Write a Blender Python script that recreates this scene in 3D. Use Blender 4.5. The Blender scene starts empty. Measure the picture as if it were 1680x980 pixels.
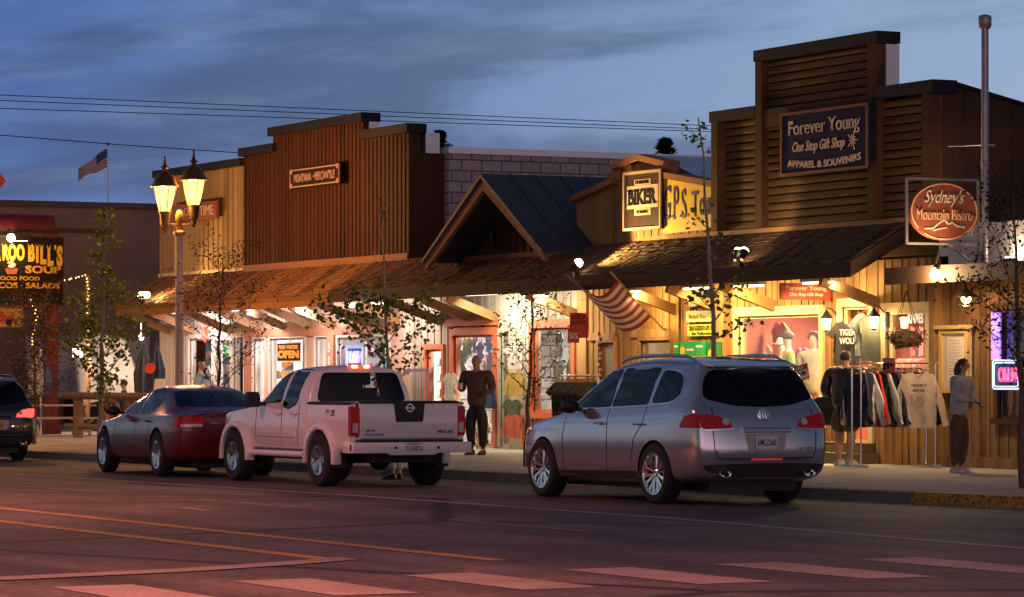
import bpy, bmesh, math, random
from mathutils import Vector, Matrix, bvhtree, geometry
R = math.radians
rnd = random.Random(7)
C = bpy.context.scene.collection
SC = bpy.context.scene

# ------------------------------------------------------------------ camera
# world: x runs along the street (the parked cars face -x), y runs from the camera across
# the street into the shops, z is up; the camera stands on the far corner at x = y = 0
TH = R(27.0); SN, CS = math.sin(TH), math.cos(TH)
FPX, PX0, HOR, CAMH = 5600.0, 840.0, 622.0, 1.55
cam_d = bpy.data.cameras.new('camera')
cam = bpy.data.objects.new('camera', cam_d); C.objects.link(cam)
cam.location = (0, 0, CAMH)
cam.rotation_euler = (R(90), 0, R(90) - TH)
cam_d.sensor_width = 36.0
cam_d.lens = 36.0 * FPX / 1680.0
cam_d.shift_y = (HOR - 490.0) / 1680.0
cam_d.clip_start = 0.5; cam_d.clip_end = 6000
SC.camera = cam

# ------------------------------------------------------------------ exposure
SC.view_settings.view_transform = 'Standard'
SC.view_settings.look = 'None'
SC.view_settings.gamma = 1.0
SC.view_settings.exposure = 0.0
SC.view_settings.use_curve_mapping = False
cy = SC.cycles
cy.use_denoising = True
cy.max_bounces = 6; cy.diffuse_bounces = 3; cy.glossy_bounces = 3
cy.transparent_max_bounces = 14; cy.transmission_bounces = 3
cy.caustics_reflective = False; cy.caustics_refractive = False
cy.sample_clamp_indirect = 4.0
cy.use_light_tree = True

# ------------------------------------------------------------------ dusk sky
def nn(nt, typ, **kw):
    n = nt.nodes.new(typ)
    for k, v in kw.items():
        if k.startswith('i_'):
            n.inputs[k[2:].replace('_', ' ')].default_value = v
        else:
            setattr(n, k, v)
    return n
def ramp(nt, stops, fac, interp='LINEAR'):
    n = nt.nodes.new('ShaderNodeValToRGB'); n.color_ramp.interpolation = interp
    e = n.color_ramp.elements
    while len(e) < len(stops): e.new(0.5)
    for i, (p, c) in enumerate(stops):
        e[i].position = p
        e[i].color = (c[0], c[1], c[2], 1) if hasattr(c, '__len__') else (c, c, c, 1)
    nt.links.new(fac, n.inputs[0])
    return n
def mixc(nt, fac, a, b, blend='MIX'):
    n = nt.nodes.new('ShaderNodeMix'); n.data_type = 'RGBA'; n.blend_type = blend
    for s, v in ((0, fac), (6, a), (7, b)):
        if isinstance(v, (int, float)): n.inputs[s].default_value = v
        elif isinstance(v, tuple): n.inputs[s].default_value = (v + (1,))[:4]
        else: nt.links.new(v, n.inputs[s])
    return n.outputs[2]
def math_(nt, op, a, b=None, c=None, clamp=False):
    n = nt.nodes.new('ShaderNodeMath'); n.operation = op; n.use_clamp = clamp
    for i, v in enumerate((a, b, c)):
        if v is None: continue
        if isinstance(v, (int, float)): n.inputs[i].default_value = v
        else: nt.links.new(v, n.inputs[i])
    return n.outputs[0]

W = bpy.data.worlds.new('World'); SC.world = W; W.use_nodes = True
nt = W.node_tree; nt.nodes.clear()
tc = nn(nt, 'ShaderNodeTexCoord')
sep = nn(nt, 'ShaderNodeSeparateXYZ'); nt.links.new(tc.outputs['Generated'], sep.inputs[0])
az = math_(nt, 'ARCTAN2', sep.outputs[1], sep.outputs[0])          # azimuth of the ray
el = math_(nt, 'ARCSINE', sep.outputs[2])                          # elevation
sky = nn(nt, 'ShaderNodeTexSky', sky_type='NISHITA', sun_disc=False)
sky.sun_elevation = R(1.0); sky.sun_rotation = R(200); sky.altitude = 2000
# blue hour: deep blue overhead, paler grey-blue low down and to the right of the street
base = ramp(nt, [(0.0, (.24, .29, .47)), (.03, (.19, .26, .46)), (.07, (.17, .25, .45)),
                 (.25, (.07, .11, .23)), (1.0, (.022, .04, .11))], math_(nt, 'DIVIDE', el, R(90), clamp=True))
right = math_(nt, 'MULTIPLY_ADD', az, -3.3, 3.3 * R(161), clamp=True)   # 0 at left edge of view .. 1 at the right
low = mixc(nt, right, (.25, .46, .80), (1.48, 1.45, 1.22))
clear = mixc(nt, 1.0, base.outputs[0], low, 'MULTIPLY')
# long slanting bands of darker cloud
cv = nn(nt, 'ShaderNodeCombineXYZ')
nt.links.new(math_(nt, 'MULTIPLY', az, 5.0), cv.inputs[0])
nt.links.new(math_(nt, 'MULTIPLY_ADD', az, 2.6, math_(nt, 'MULTIPLY', el, 26.0)), cv.inputs[1])
n1 = nn(nt, 'ShaderNodeTexNoise', i_Scale=1.15, i_Detail=5.0, i_Roughness=.52, i_Distortion=.35)
nt.links.new(cv.outputs[0], n1.inputs['Vector'])
band = ramp(nt, [(.42, 0.0), (.58, 1.0)], n1.outputs[0], 'EASE')
n2 = nn(nt, 'ShaderNodeTexNoise', i_Scale=3.1, i_Detail=6.0, i_Roughness=.6, i_Distortion=.2)
nt.links.new(cv.outputs[0], n2.inputs['Vector'])
wisp = ramp(nt, [(.45, 0.0), (.75, 1.0)], n2.outputs[0], 'EASE')
c1 = mixc(nt, math_(nt, 'MULTIPLY', band.outputs[0], .85), clear, mixc(nt, 1.0, clear, (.36, .42, .50), 'MULTIPLY'))
c2 = mixc(nt, math_(nt, 'MULTIPLY', wisp.outputs[0], .22), c1, (.26, .35, .54))
# away from the bright western band the sky is already dark
dv = nn(nt, 'ShaderNodeVectorMath', operation='DOT_PRODUCT'); nt.links.new(tc.outputs['Generated'], dv.inputs[0]); dv.inputs[1].default_value = (-CS, SN, 0.0)
c2 = mixc(nt, 1.0, c2, ramp(nt, [(.0, .30), (.93, 1.0)], dv.outputs['Value'], 'EASE').outputs[0], 'MULTIPLY')
# the afterglow behind the camera
dotn = nn(nt, 'ShaderNodeVectorMath', operation='DOT_PRODUCT')
nt.links.new(tc.outputs['Generated'], dotn.inputs[0]); dotn.inputs[1].default_value = (.975, -.22, 0.0)
glow = math_(nt, 'MULTIPLY', ramp(nt, [(.58, 0.0), (.98, 1.0)], dotn.outputs['Value'], 'EASE').outputs[0],
             ramp(nt, [(0.0, 1.0), (.36, 0.0)], math_(nt, 'DIVIDE', el, R(90), clamp=True)).outputs[0])
c3 = mixc(nt, glow, c2, (1.15, .74, .86))
c4 = mixc(nt, .03, c3, sky.outputs[0])
below = math_(nt, 'GREATER_THAN', sep.outputs[2], -0.002)
c5 = mixc(nt, below, (.02, .018, .02), c4)
bg = nn(nt, 'ShaderNodeBackground', i_Strength=1.08); nt.links.new(c5, bg.inputs[0])
wo = nn(nt, 'ShaderNodeOutputWorld'); nt.links.new(bg.outputs[0], wo.inputs[0])

# last of the sun, already down behind the camera: wide, weak and pink
sd = bpy.data.lights.new('sun', 'SUN'); sd.energy = 0.06; sd.angle = R(40); sd.color = (1.0, .62, .58)
so = bpy.data.objects.new('sun', sd); C.objects.link(so)
so.rotation_euler = Vector((-.80, .58, -.16)).to_track_quat('-Z', 'Y').to_euler()

# ------------------------------------------------------------------ measuring helpers (photo -> metres on a real plane)
def ray(px): return (px - PX0) / FPX
def fx(px, Y=30.0):                       # street coordinate x of a photo column on the plane y = Y
    a = ray(px); t = Y / (SN + a * CS); return t * (-CS + a * SN)
def fz(px, py, Y=30.0):                   # height of a photo point on the plane y = Y
    t = Y / (SN + ray(px) * CS); return CAMH + (HOR - py) / FPX * t
def fp(px, py, Y=30.0): return fx(px, Y), fz(px, py, Y)
def gnd(px, py, z=0.0):                   # ground point under a photo point
    a = ray(px); t = (CAMH - z) * FPX / (py - HOR); return t * (-CS + a * SN), t * (SN + a * CS)

# ------------------------------------------------------------------ materials
MATS = {}
def M(name, col=(.5, .5, .5), rough=.6, metal=0.0, var=0.0, vs=6.0, bump=0.0, bs=40.0, emit=None, es=1.0,
      coat=0.0, spec=.5, alpha=None, stretch=(1, 1, 1), col2=None, trans=0.0):
    if name in MATS: return MATS[name]
    m = bpy.data.materials.new(name); m.use_nodes = True; t = m.node_tree
    b = t.nodes['Principled BSDF']
    b.inputs['Base Color'].default_value = (*col, 1); b.inputs['Roughness'].default_value = rough
    b.inputs['Metallic'].default_value = metal; b.inputs['Specular IOR Level'].default_value = spec
    if coat: b.inputs['Coat Weight'].default_value = coat; b.inputs['Coat Roughness'].default_value = .04
    if trans: b.inputs['Transmission Weight'].default_value = trans
    if emit is not None:
        b.inputs['Emission Color'].default_value = (*emit, 1); b.inputs['Emission Strength'].default_value = es
    if var or bump:
        co = nn(t, 'ShaderNodeTexCoord'); mp = nn(t, 'ShaderNodeMapping'); mp.inputs['Scale'].default_value = stretch
        t.links.new(co.outputs['Object'], mp.inputs[0])
    if var:
        n = nn(t, 'ShaderNodeTexNoise', i_Scale=vs, i_Detail=6.0, i_Roughness=.6); t.links.new(mp.outputs[0], n.inputs['Vector'])
        dk = tuple(c * (1 - var) for c in col) if col2 is None else col2
        lt = tuple(min(1, c * (1 + var * .7)) for c in col)
        r = ramp(t, [(.3, dk), (.7, lt)], n.outputs[0]); t.links.new(r.outputs[0], b.inputs['Base Color'])
    if bump:
        n = nn(t, 'ShaderNodeTexNoise', i_Scale=bs, i_Detail=4.0); t.links.new(mp.outputs[0], n.inputs['Vector'])
        bp = nn(t, 'ShaderNodeBump', i_Strength=bump, i_Distance=.02); t.links.new(n.outputs[0], bp.inputs['Height'])
        t.links.new(bp.outputs[0], b.inputs['Normal'])
    MATS[name] = m
    return m
def wood(name, c1, c2, axis='X', width=.2, rough=.75, grain=1.0):
    """boards: each board its own tone, grain running along it"""
    if name in MATS: return MATS[name]
    m = bpy.data.materials.new(name); m.use_nodes = True; t = m.node_tree; b = t.nodes['Principled BSDF']
    b.inputs['Roughness'].default_value = rough; b.inputs['Specular IOR Level'].default_value = .25
    co = nn(t, 'ShaderNodeTexCoord'); s = nn(t, 'ShaderNodeSeparateXYZ'); t.links.new(co.outputs['Object'], s.inputs[0])
    cell = math_(t, 'FLOOR', math_(t, 'DIVIDE', s.outputs['XYZ'.index(axis)], width))
    wn = nn(t, 'ShaderNodeTexWhiteNoise', noise_dimensions='1D'); t.links.new(cell, wn.inputs['W'])
    mp = nn(t, 'ShaderNodeMapping'); t.links.new(co.outputs['Object'], mp.inputs[0])
    mp.inputs['Scale'].default_value = (14, 14, 1.1) if axis == 'X' else (1.1, 14, 14)
    ad = nn(t, 'ShaderNodeVectorMath', operation='ADD'); t.links.new(mp.outputs[0], ad.inputs[0])
    cm = nn(t, 'ShaderNodeCombineXYZ')
    for i in range(3): t.links.new(math_(t, 'MULTIPLY', wn.outputs[0], 37.0), cm.inputs[i])
    t.links.new(cm.outputs[0], ad.inputs[1])
    n = nn(t, 'ShaderNodeTexNoise', i_Scale=1.0, i_Detail=7.0, i_Roughness=.65, i_Distortion=.4); t.links.new(ad.outputs[0], n.inputs['Vector'])
    f = math_(t, 'ADD', math_(t, 'MULTIPLY', n.outputs[0], grain), math_(t, 'MULTIPLY', wn.outputs[0], .55))
    r = ramp(t, [(.35, c1), (.95, c2)], f); t.links.new(r.outputs[0], b.inputs['Base Color'])
    bp = nn(t, 'ShaderNodeBump', i_Strength=.35, i_Distance=.01); t.links.new(n.outputs[0], bp.inputs['Height']); t.links.new(bp.outputs[0], b.inputs['Normal'])
    MATS[name] = m
    return m
def glassmat(name, tint=(.8, .85, .85), refl=1.0, rough=.02):
    if name in MATS: return MATS[name]
    m = bpy.data.materials.new(name); m.use_nodes = True; t = m.node_tree; t.nodes.clear()
    tr = nn(t, 'ShaderNodeBsdfTransparent'); tr.inputs[0].default_value = (*tint, 1)
    gl = nn(t, 'ShaderNodeBsdfGlossy', i_Roughness=rough)
    fr = nn(t, 'ShaderNodeFresnel', i_IOR=1.5)
    mx = nn(t, 'ShaderNodeMixShader'); t.links.new(math_(t, 'MULTIPLY', fr.outputs[0], refl, clamp=True), mx.inputs[0])
    t.links.new(tr.outputs[0], mx.inputs[1]); t.links.new(gl.outputs[0], mx.inputs[2])
    o = nn(t, 'ShaderNodeOutputMaterial'); t.links.new(mx.outputs[0], o.inputs[0])
    MATS[name] = m
    return m
def emat(name, col, s): return M(name, tuple(min(.8, c) for c in col), .5, emit=col, es=s)

# ------------------------------------------------------------------ mesh builder
class MB:
    def __init__(s): s.v = []; s.f = []; s.m = []
    def add(s, vs, fs, m=0, mat=None):
        o = len(s.v)
        s.v += [tuple(mat @ Vector(v)) for v in vs] if mat is not None else [tuple(v) for v in vs]
        for f in fs: s.f.append(tuple(i + o for i in f)); s.m.append(m)
        return s
    def face(s, pts, m=0): return s.add(pts, [tuple(range(len(pts)))], m)
    def box(s, x0, x1, y0, y1, z0, z1, m=0, mat=None):
        x0, x1 = min(x0, x1), max(x0, x1); y0, y1 = min(y0, y1), max(y0, y1); z0, z1 = min(z0, z1), max(z0, z1)
        return s.add([(x0,y0,z0),(x1,y0,z0),(x1,y1,z0),(x0,y1,z0),(x0,y0,z1),(x1,y0,z1),(x1,y1,z1),(x0,y1,z1)],
                     [(3,2,1,0),(4,5,6,7),(0,1,5,4),(1,2,6,5),(2,3,7,6),(3,0,4,7)], m, mat)
    def beam(s, p, q, w, h, m=0, up=(0, 0, 1)):
        p, q = Vector(p), Vector(q); d = (q - p); L = d.length; d.normalize()
        side = d.cross(Vector(up))
        if side.length < 1e-5: side = d.cross(Vector((0, 1, 0)))
        side.normalize(); u = side.cross(d)
        mt = Matrix((( d.x, side.x, u.x, p.x), (d.y, side.y, u.y, p.y), (d.z, side.z, u.z, p.z), (0, 0, 0, 1)))
        return s.box(0, L, -w/2, w/2, -h/2, h/2, m, mt)
    def tube(s, pts, r, n=8, m=0, cap=True):
        pts = [Vector(p) for p in pts]; k = len(pts)
        rs = r if hasattr(r, '__len__') else [r] * k
        o = len(s.v); prev = None
        for i, p in enumerate(pts):
            d = (pts[min(i+1, k-1)] - pts[max(i-1, 0)]).normalized()
            if prev is None:
                a = d.cross(Vector((0, 0, 1)))
                if a.length < .05: a = d.cross(Vector((1, 0, 0)))
            else: a = prev - d * prev.dot(d)
            a.normalize(); prev = a; b = d.cross(a)
            for j in range(n):
                t = 2 * math.pi * j / n; s.v.append(tuple(p + (a * math.cos(t) + b * math.sin(t)) * rs[i]))
        for i in range(k - 1):
            for j in range(n):
                s.f.append((o+i*n+j, o+i*n+(j+1) % n, o+(i+1)*n+(j+1) % n, o+(i+1)*n+j)); s.m.append(m)
        if cap:
            s.f.append(tuple(o+j for j in range(n))[::-1]); s.m.append(m)
            s.f.append(tuple(o+(k-1)*n+j for j in range(n))); s.m.append(m)
        return s
    def lathe(s, prof, n=24, m=0, mat=None, close=True):
        vs = []; fs = []
        for (r, z) in prof:
            for j in range(n):
                t = 2 * math.pi * j / n; vs.append((r * math.cos(t), r * math.sin(t), z))
        for i in range(len(prof) - 1):
            for j in range(n):
                fs.append((i*n+j, i*n+(j+1) % n, (i+1)*n+(j+1) % n, (i+1)*n+j))
        if close:
            if prof[0][0] > 1e-4: fs.append(tuple(range(n))[::-1])
            if prof[-1][0] > 1e-4: fs.append(tuple((len(prof)-1)*n + j for j in range(n)))
        return s.add(vs, fs, m, mat)
    def prism(s, poly, d0, d1, axis='y', m=0, mat=None):
        """poly 2D: axis y -> (x,z), axis x -> (y,z), axis z -> (x,y)"""
        def P(a, b, d): return {'y': (a, d, b), 'x': (d, a, b), 'z': (a, b, d)}[axis]
        n = len(poly); vs = [P(a, b, d0) for a, b in poly] + [P(a, b, d1) for a, b in poly]
        fs = [tuple(range(n)), tuple(range(2*n-1, n-1, -1))] + [((i+1) % n, i, n+i, n+(i+1) % n) for i in range(n)]
        return s.add(vs, fs, m, mat)
    def sphere(s, c, r, n=12, k=8, m=0, sc=(1, 1, 1)):
        prof = [(max(1e-5, r * math.sin(math.pi * i / k)), -r * math.cos(math.pi * i / k)) for i in range(k + 1)]
        mt = Matrix.Translation(c) @ Matrix.Diagonal((*sc, 1))
        return s.lathe(prof, n, m, mt, close=False)
    def mesh(s, name, mats):
        me = bpy.data.meshes.new(name); me.from_pydata(s.v, [], s.f)
        for m_ in (mats if isinstance(mats, (list, tuple)) else [mats]): me.materials.append(m_)
        me.polygons.foreach_set('material_index', s.m)
        return me
    def build(s, name, mats, parent=None, smooth=None, fix=True, bevel=0.0):
        me = s.mesh(name, mats)
        if fix or bevel:
            bm = bmesh.new(); bm.from_mesh(me)
            if bevel:
                bmesh.ops.remove_doubles(bm, verts=bm.verts, dist=1e-5)
                es = [e for e in bm.edges if len(e.link_faces) == 2 and e.calc_face_angle(0) > .6]
                bmesh.ops.bevel(bm, geom=es, offset=bevel, segments=2, affect='EDGES', profile=.6)
            bmesh.ops.recalc_face_normals(bm, faces=bm.faces); bm.to_mesh(me); bm.free()
        return link(name, me, parent, smooth)
def link(name, me, parent=None, smooth=None):
    if smooth is not None:
        me.shade_smooth(); me.set_sharp_from_angle(angle=smooth)
    o = bpy.data.objects.new(name, me); C.objects.link(o)
    if parent is not None: o.parent = parent
    return o
def empty(name, label, cat, loc=(0, 0, 0), rz=0.0, group=None):
    o = bpy.data.objects.new(name, None); C.objects.link(o); o.empty_display_size = .2
    o.location = loc; o.rotation_euler = (0, 0, rz); return tag(o, label, cat, group)
def tag(o, label=None, cat=None, group=None, kind=None):
    if label: o['label'] = label
    if cat: o['category'] = cat
    if group: o['group'] = group
    if kind: o['kind'] = kind
    return o
def copy_tree(o, parent=None):
    kids = list(o.children); c = o.copy(); C.objects.link(c); c.parent = parent
    for k in kids: copy_tree(k, c)
    return c
def light(name, typ, loc, power, col, size=.2, size_y=None, target=None, spot=None, blend=.5, parent=None, spread=None):
    d = bpy.data.lights.new(name, typ); d.energy = power; d.color = col
    if typ == 'AREA':
        d.size = size
        if size_y: d.shape = 'RECTANGLE'; d.size_y = size_y
        if spread: d.spread = spread
    elif typ in ('POINT', 'SPOT'): d.shadow_soft_size = size
    if typ == 'SPOT': d.spot_size = R(spot or 90); d.spot_blend = blend
    o = bpy.data.objects.new(name, d); C.objects.link(o); o.location = loc
    if target is not None: o.rotation_euler = (Vector(target) - Vector(loc)).to_track_quat('-Z', 'Y').to_euler()
    if parent is not None: o.parent = parent
    return o
def evaluated(o):
    bpy.context.view_layer.update()
    return bpy.data.meshes.new_from_object(o.evaluated_get(bpy.context.evaluated_depsgraph_get()))

# ------------------------------------------------------------------ lettering
_TX = {}
def glyphs(body, bold=0.0):
    """2D triangles of a line of text in the built-in face, height of capitals about 1"""
    k = (body, bold)
    if k in _TX: return _TX[k]
    cu = bpy.data.curves.new('t', 'FONT'); cu.body = body; cu.offset = bold; cu.resolution_u = 3
    o = bpy.data.objects.new('t', cu); C.objects.link(o)
    me = evaluated(o)
    vs = [(v.co.x, v.co.y) for v in me.vertices]; fs = [tuple(p.vertices) for p in me.polygons]
    bpy.data.objects.remove(o); bpy.data.meshes.remove(me); bpy.data.curves.remove(cu)
    _TX[k] = (vs, fs); return _TX[k]
def lettering(mb, body, mat, w=None, h=None, m=0, bold=.012, depth=.012, serif=0.0, shear=0.0, arc=0.0, align='C', space=1.0):
    """raised letters into mb; mat maps (x right, y up, z out) to the world; fitted into w x h, centred at mat's origin"""
    vs, fs = glyphs(body, bold)
    if not vs: return
    vs = [tuple(v) for v in vs]; fs = list(fs)
    if serif:
        H = max(v[1] for v in vs if v[1] < .8) if body else .7
        cnt = {}
        for f in fs:
            for a, b in zip(f, f[1:] + f[:1]):
                e = (min(a, b), max(a, b)); cnt[e] = cnt.get(e, 0) + 1
        key = {}
        for (a, b), c in cnt.items():
            if c != 1: continue
            p, q = vs[a], vs[b]
            if abs(p[1] - q[1]) < .006 and .03 < abs(p[0] - q[0]) < .3:
                key[(round(min(p[0], q[0]), 3), round(max(p[0], q[0]), 3), round(p[1], 3))] = 1
        top = max(v[1] for v in vs)
        for (x0, x1, y) in key:
            if y < .05 and y > -.05: y0, y1 = y, y + .085
            elif y > .42: y0, y1 = y - .085, y
            else: continue
            o = len(vs); vs += [(x0 - serif, y0), (x1 + serif, y0), (x1 + serif, y1), (x0 - serif, y1)]; fs.append((o, o+1, o+2, o+3))
    xs = [v[0] for v in vs]; ys = [v[1] for v in vs]
    x0, x1, y0, y1 = min(xs), max(xs), min(ys), max(ys)
    sx = (w / (x1 - x0)) if w else None; sy = (h / (y1 - y0)) if h else None
    if sx is None: sx = sy
    if sy is None: sy = sx
    P = []
    for x, y in vs:
        X = (x - (x0 + x1) / 2) * sx; Y = (y - (y0 + y1) / 2) * sy
        X += shear * Y; Y += arc * ((2 * X / max(w or sx * (x1 - x0), 1e-6)) ** 2 - .5)
        P.append((X, Y))
    n = len(P)
    cnt = {}
    for f in fs:
        for a, b in zip(f, f[1:] + f[:1]): cnt.setdefault((min(a, b), max(a, b)), []).append((a, b))
    V = [(x, y, depth) for x, y in P] + [(x, y, 0.0) for x, y in P]
    F = [tuple(f) for f in fs]
    for k, l in cnt.items():
        if len(l) == 1: a, b = l[0]; F.append((b, a, n + a, n + b))
    mb.add(V, F, m, mat)
def face_to(x, y, z, yaw=0.0, pitch=0.0):
    """frame of a sign: its local x runs to the reader's right, y up, z out of the face; yaw 0 faces -y (the street)"""
    return Matrix.Translation((x, y, z)) @ Matrix.Rotation(yaw, 4, 'Z') @ Matrix.Rotation(pitch, 4, 'X') @ Matrix.Rotation(R(90), 4, 'X')
# ================================================================== vehicles
# local axes: the nose points to -x, the rear to +x, y is across, z up; origin on the ground under the rear axle
BLK = M('black_plastic', (.012, .012, .013), .55)
TYRE = M('tyre_rubber', (.014, .014, .014), .75, bump=.2, bs=60)
CHROME = M('chrome', (.75, .75, .76), .12, 1.0)
ALLOY = M('alloy', (.50, .50, .52), .28, 1.0)
CARGLASS = glassmat('car_glass', (.75, .80, .80), 1.0)
DARKGLASS = glassmat('tinted_glass', (.20, .21, .23), 1.0)
SEATM = M('car_seat', (.02, .02, .022), .8)
CLEARLENS = M('clear_lens', (.55, .5, .5), .12, 0, coat=1)
def paint(name, col, metal=.0, rough=.35): return M(name, col, rough, metal, coat=1.0, var=.05, vs=1.2)
REDLENS = M('red_lens', (.15, .002, .004), .30, coat=.12, bump=.5, bs=45, emit=(1, .01, .02), es=.07, spec=.25)
REDLIT = M('brake_light_lit', (.6, .02, .02), .3, emit=(1.0, .03, .02), es=6)

def st(x, zb, w, zm, zbelt, wb, wr, zr, zt, ws=None, rake=None):
    ws = ws if ws is not None else w - .12
    L = [(0, zb), (ws, zb), (w - .012, zb + .13), (w, zm), (w - .015, zbelt - .07), (wb, zbelt), (wr + .03, zr - .08), (wr - .12, zr), (0, zt)]
    rk = rake or [0] * 9
    return [(x + rk[i], y, z) for i, (y, z) in enumerate(L)]
def loft(stations, levels=3):
    bm = bmesh.new(); n = len(stations[0]); rows = []
    for s in stations:
        cen0 = bm.verts.new(s[0]); rt = [bm.verts.new(p) for p in s[1:-1]]; cen1 = bm.verts.new(s[-1])
        lf = [bm.verts.new((p[0], -p[1], p[2])) for p in s[1:-1]]
        rows.append([cen0] + rt + [cen1] + lf[::-1])
    m = len(rows[0])
    for a, b in zip(rows, rows[1:]):
        for j in range(m): bm.faces.new((a[j], a[(j+1) % m], b[(j+1) % m], b[j]))
    for r, flip in ((rows[0], False), (rows[-1], True)):
        k = n - 2
        mids = []
        for i in range(k):
            L, Rr = r[1 + i], r[m - 1 - i]
            c = (L.co + Rr.co) / 2; mids.append(bm.verts.new(c))
        fs = [(r[0], r[1], mids[0]), (r[0], mids[0], r[m-1])]
        for i in range(k - 1):
            fs += [(r[1+i], r[2+i], mids[i+1], mids[i]), (mids[i], mids[i+1], r[m-2-i], r[m-1-i])]
        fs += [(r[k], r[k+1], mids[k-1]), (mids[k-1], r[k+1], r[k+2])]
        for f in fs: bm.faces.new(f)
    bmesh.ops.recalc_face_normals(bm, faces=bm.faces)
    me = bpy.data.meshes.new('cage'); bm.to_mesh(me); bm.free()
    o = bpy.data.objects.new('cage', me); C.objects.link(o)
    sm = o.modifiers.new('s', 'SUBSURF'); sm.levels = levels; sm.render_levels = levels
    r = evaluated(o); bpy.data.objects.remove(o)
    return r
def boolean(me, cutters, mat_cut):
    """subtract closed meshes one after another; the cut faces take mat_cut"""
    o = bpy.data.objects.new('b', me); C.objects.link(o); tmp = []
    for c in cutters:
        cm = c.mesh('cut', mat_cut)
        bm = bmesh.new(); bm.from_mesh(cm); bmesh.ops.recalc_face_normals(bm, faces=bm.faces); bm.to_mesh(cm); bm.free()
        co = bpy.data.objects.new('c', cm); C.objects.link(co); tmp.append(co)
        md = o.modifiers.new('b', 'BOOLEAN'); md.operation = 'DIFFERENCE'; md.object = co; md.solver = 'EXACT'; md.material_mode = 'TRANSFER'
    r = evaluated(o); bpy.data.objects.remove(o)
    for t in tmp: bpy.data.objects.remove(t)
    return r
def bvh_of(me):
    bm = bmesh.new(); bm.from_mesh(me); t = bvhtree.BVHTree.FromBMesh(bm); bm.free(); return t
def rounded(poly, rad=.04, n=4):
    """round the corners of a 2D polygon"""
    out = []; k = len(poly)
    for i in range(k):
        p0, p, p1 = Vector(poly[i-1]), Vector(poly[i]), Vector(poly[(i+1) % k])
        a = (p0 - p); b = (p1 - p); r = min(rad, a.length * .45, b.length * .45)
        A, B = p + a.normalized() * r, p + b.normalized() * r
        for j in range(n + 1):
            t = j / n; out.append(tuple(A * (1-t)**2 + p * 2*t*(1-t) + B * t*t))
    return out
def patch(tree, poly, view, off=.004, side=-1, skirt=.0, cell=.07, flat=None):
    """fit a 2D outline on a body: view 'side' -> (x,z) seen from y=side*, 'rear' -> (y,z) seen from +x, 'front'"""
    bm = bmesh.new()
    pts = []
    for i, p in enumerate(poly):
        q = poly[(i+1) % len(poly)]; d = math.dist(p, q); k = max(1, int(d / cell))
        for j in range(k): pts.append((p[0] + (q[0]-p[0])*j/k, p[1] + (q[1]-p[1])*j/k))
    vs = [bm.verts.new((a, b, 0)) for a, b in pts]
    f = bm.faces.new(vs); bmesh.ops.triangulate(bm, faces=[f])
    for _ in range(6):
        es = [e for e in bm.edges if e.calc_length() > cell * 1.5 and len(e.link_faces) == 2]
        if not es: break
        bmesh.ops.subdivide_edges(bm, edges=es, cuts=1); bmesh.ops.triangulate(bm, faces=[f for f in bm.faces if len(f.verts) > 3])
    bmesh.ops.beautify_fill(bm, faces=bm.faces, edges=[e for e in bm.edges if len(e.link_faces) == 2])
    last = None
    for v in bm.verts:
        a, b = v.co.x, v.co.y
        if view == 'side': o, d = Vector((a, side * 3, b)), Vector((0, -side, 0))
        elif view == 'rear': o, d = Vector((5, a, b)), Vector((-1, 0, 0))
        else: o, d = Vector((-8, a, b)), Vector((1, 0, 0))
        hit = tree.ray_cast(o, d)
        if hit[0] is None:
            hit = tree.find_nearest(Vector((last.x if last else a, a, b)) if view != 'side' else Vector((a, side, b)))
            v.co = hit[0] - d * off
        else: v.co = hit[0] - d * off
        last = v.co
    d = {'side': Vector((0, -side, 0)), 'rear': Vector((-1, 0, 0)), 'front': Vector((1, 0, 0))}[view]
    if skirt:
        be = [e for e in bm.edges if len(e.link_faces) == 1]
        r = bmesh.ops.extrude_edge_only(bm, edges=be)
        for v in [g for g in r['geom'] if isinstance(g, bmesh.types.BMVert)]: v.co += d * skirt
    bmesh.ops.recalc_face_normals(bm, faces=bm.faces)
    if bm.faces:
        s = sum((f.normal.dot(d) * f.calc_area() for f in bm.faces))
        if s > 0: bmesh.ops.reverse_faces(bm, faces=bm.faces)
    me = bpy.data.meshes.new('p'); bm.to_mesh(me); bm.free()
    return me
def part(name, me, mat, parent, smooth=.7):
    me.materials.clear(); me.materials.append(mat)
    return link(name, me, parent, smooth)
def seam(tree, line, view, w=.012, side=-1, off=.003):
    """outline of a thin strip following a polyline"""
    L = []; Rr = []
    for i, p in enumerate(line):
        a = Vector(line[max(i-1, 0)]); b = Vector(line[min(i+1, len(line)-1)]); d = (b - a).normalized(); n = Vector((-d.y, d.x)) * w / 2
        L.append(tuple(Vector(p) + n)); Rr.append(tuple(Vector(p) - n))
    return patch(tree, L + Rr[::-1], view, off, side)
def join_meshes(ms):
    bm = bmesh.new()
    for m in ms: bm.from_mesh(m)
    me = bpy.data.meshes.new('j'); bm.to_mesh(me); bm.free(); return me
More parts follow.
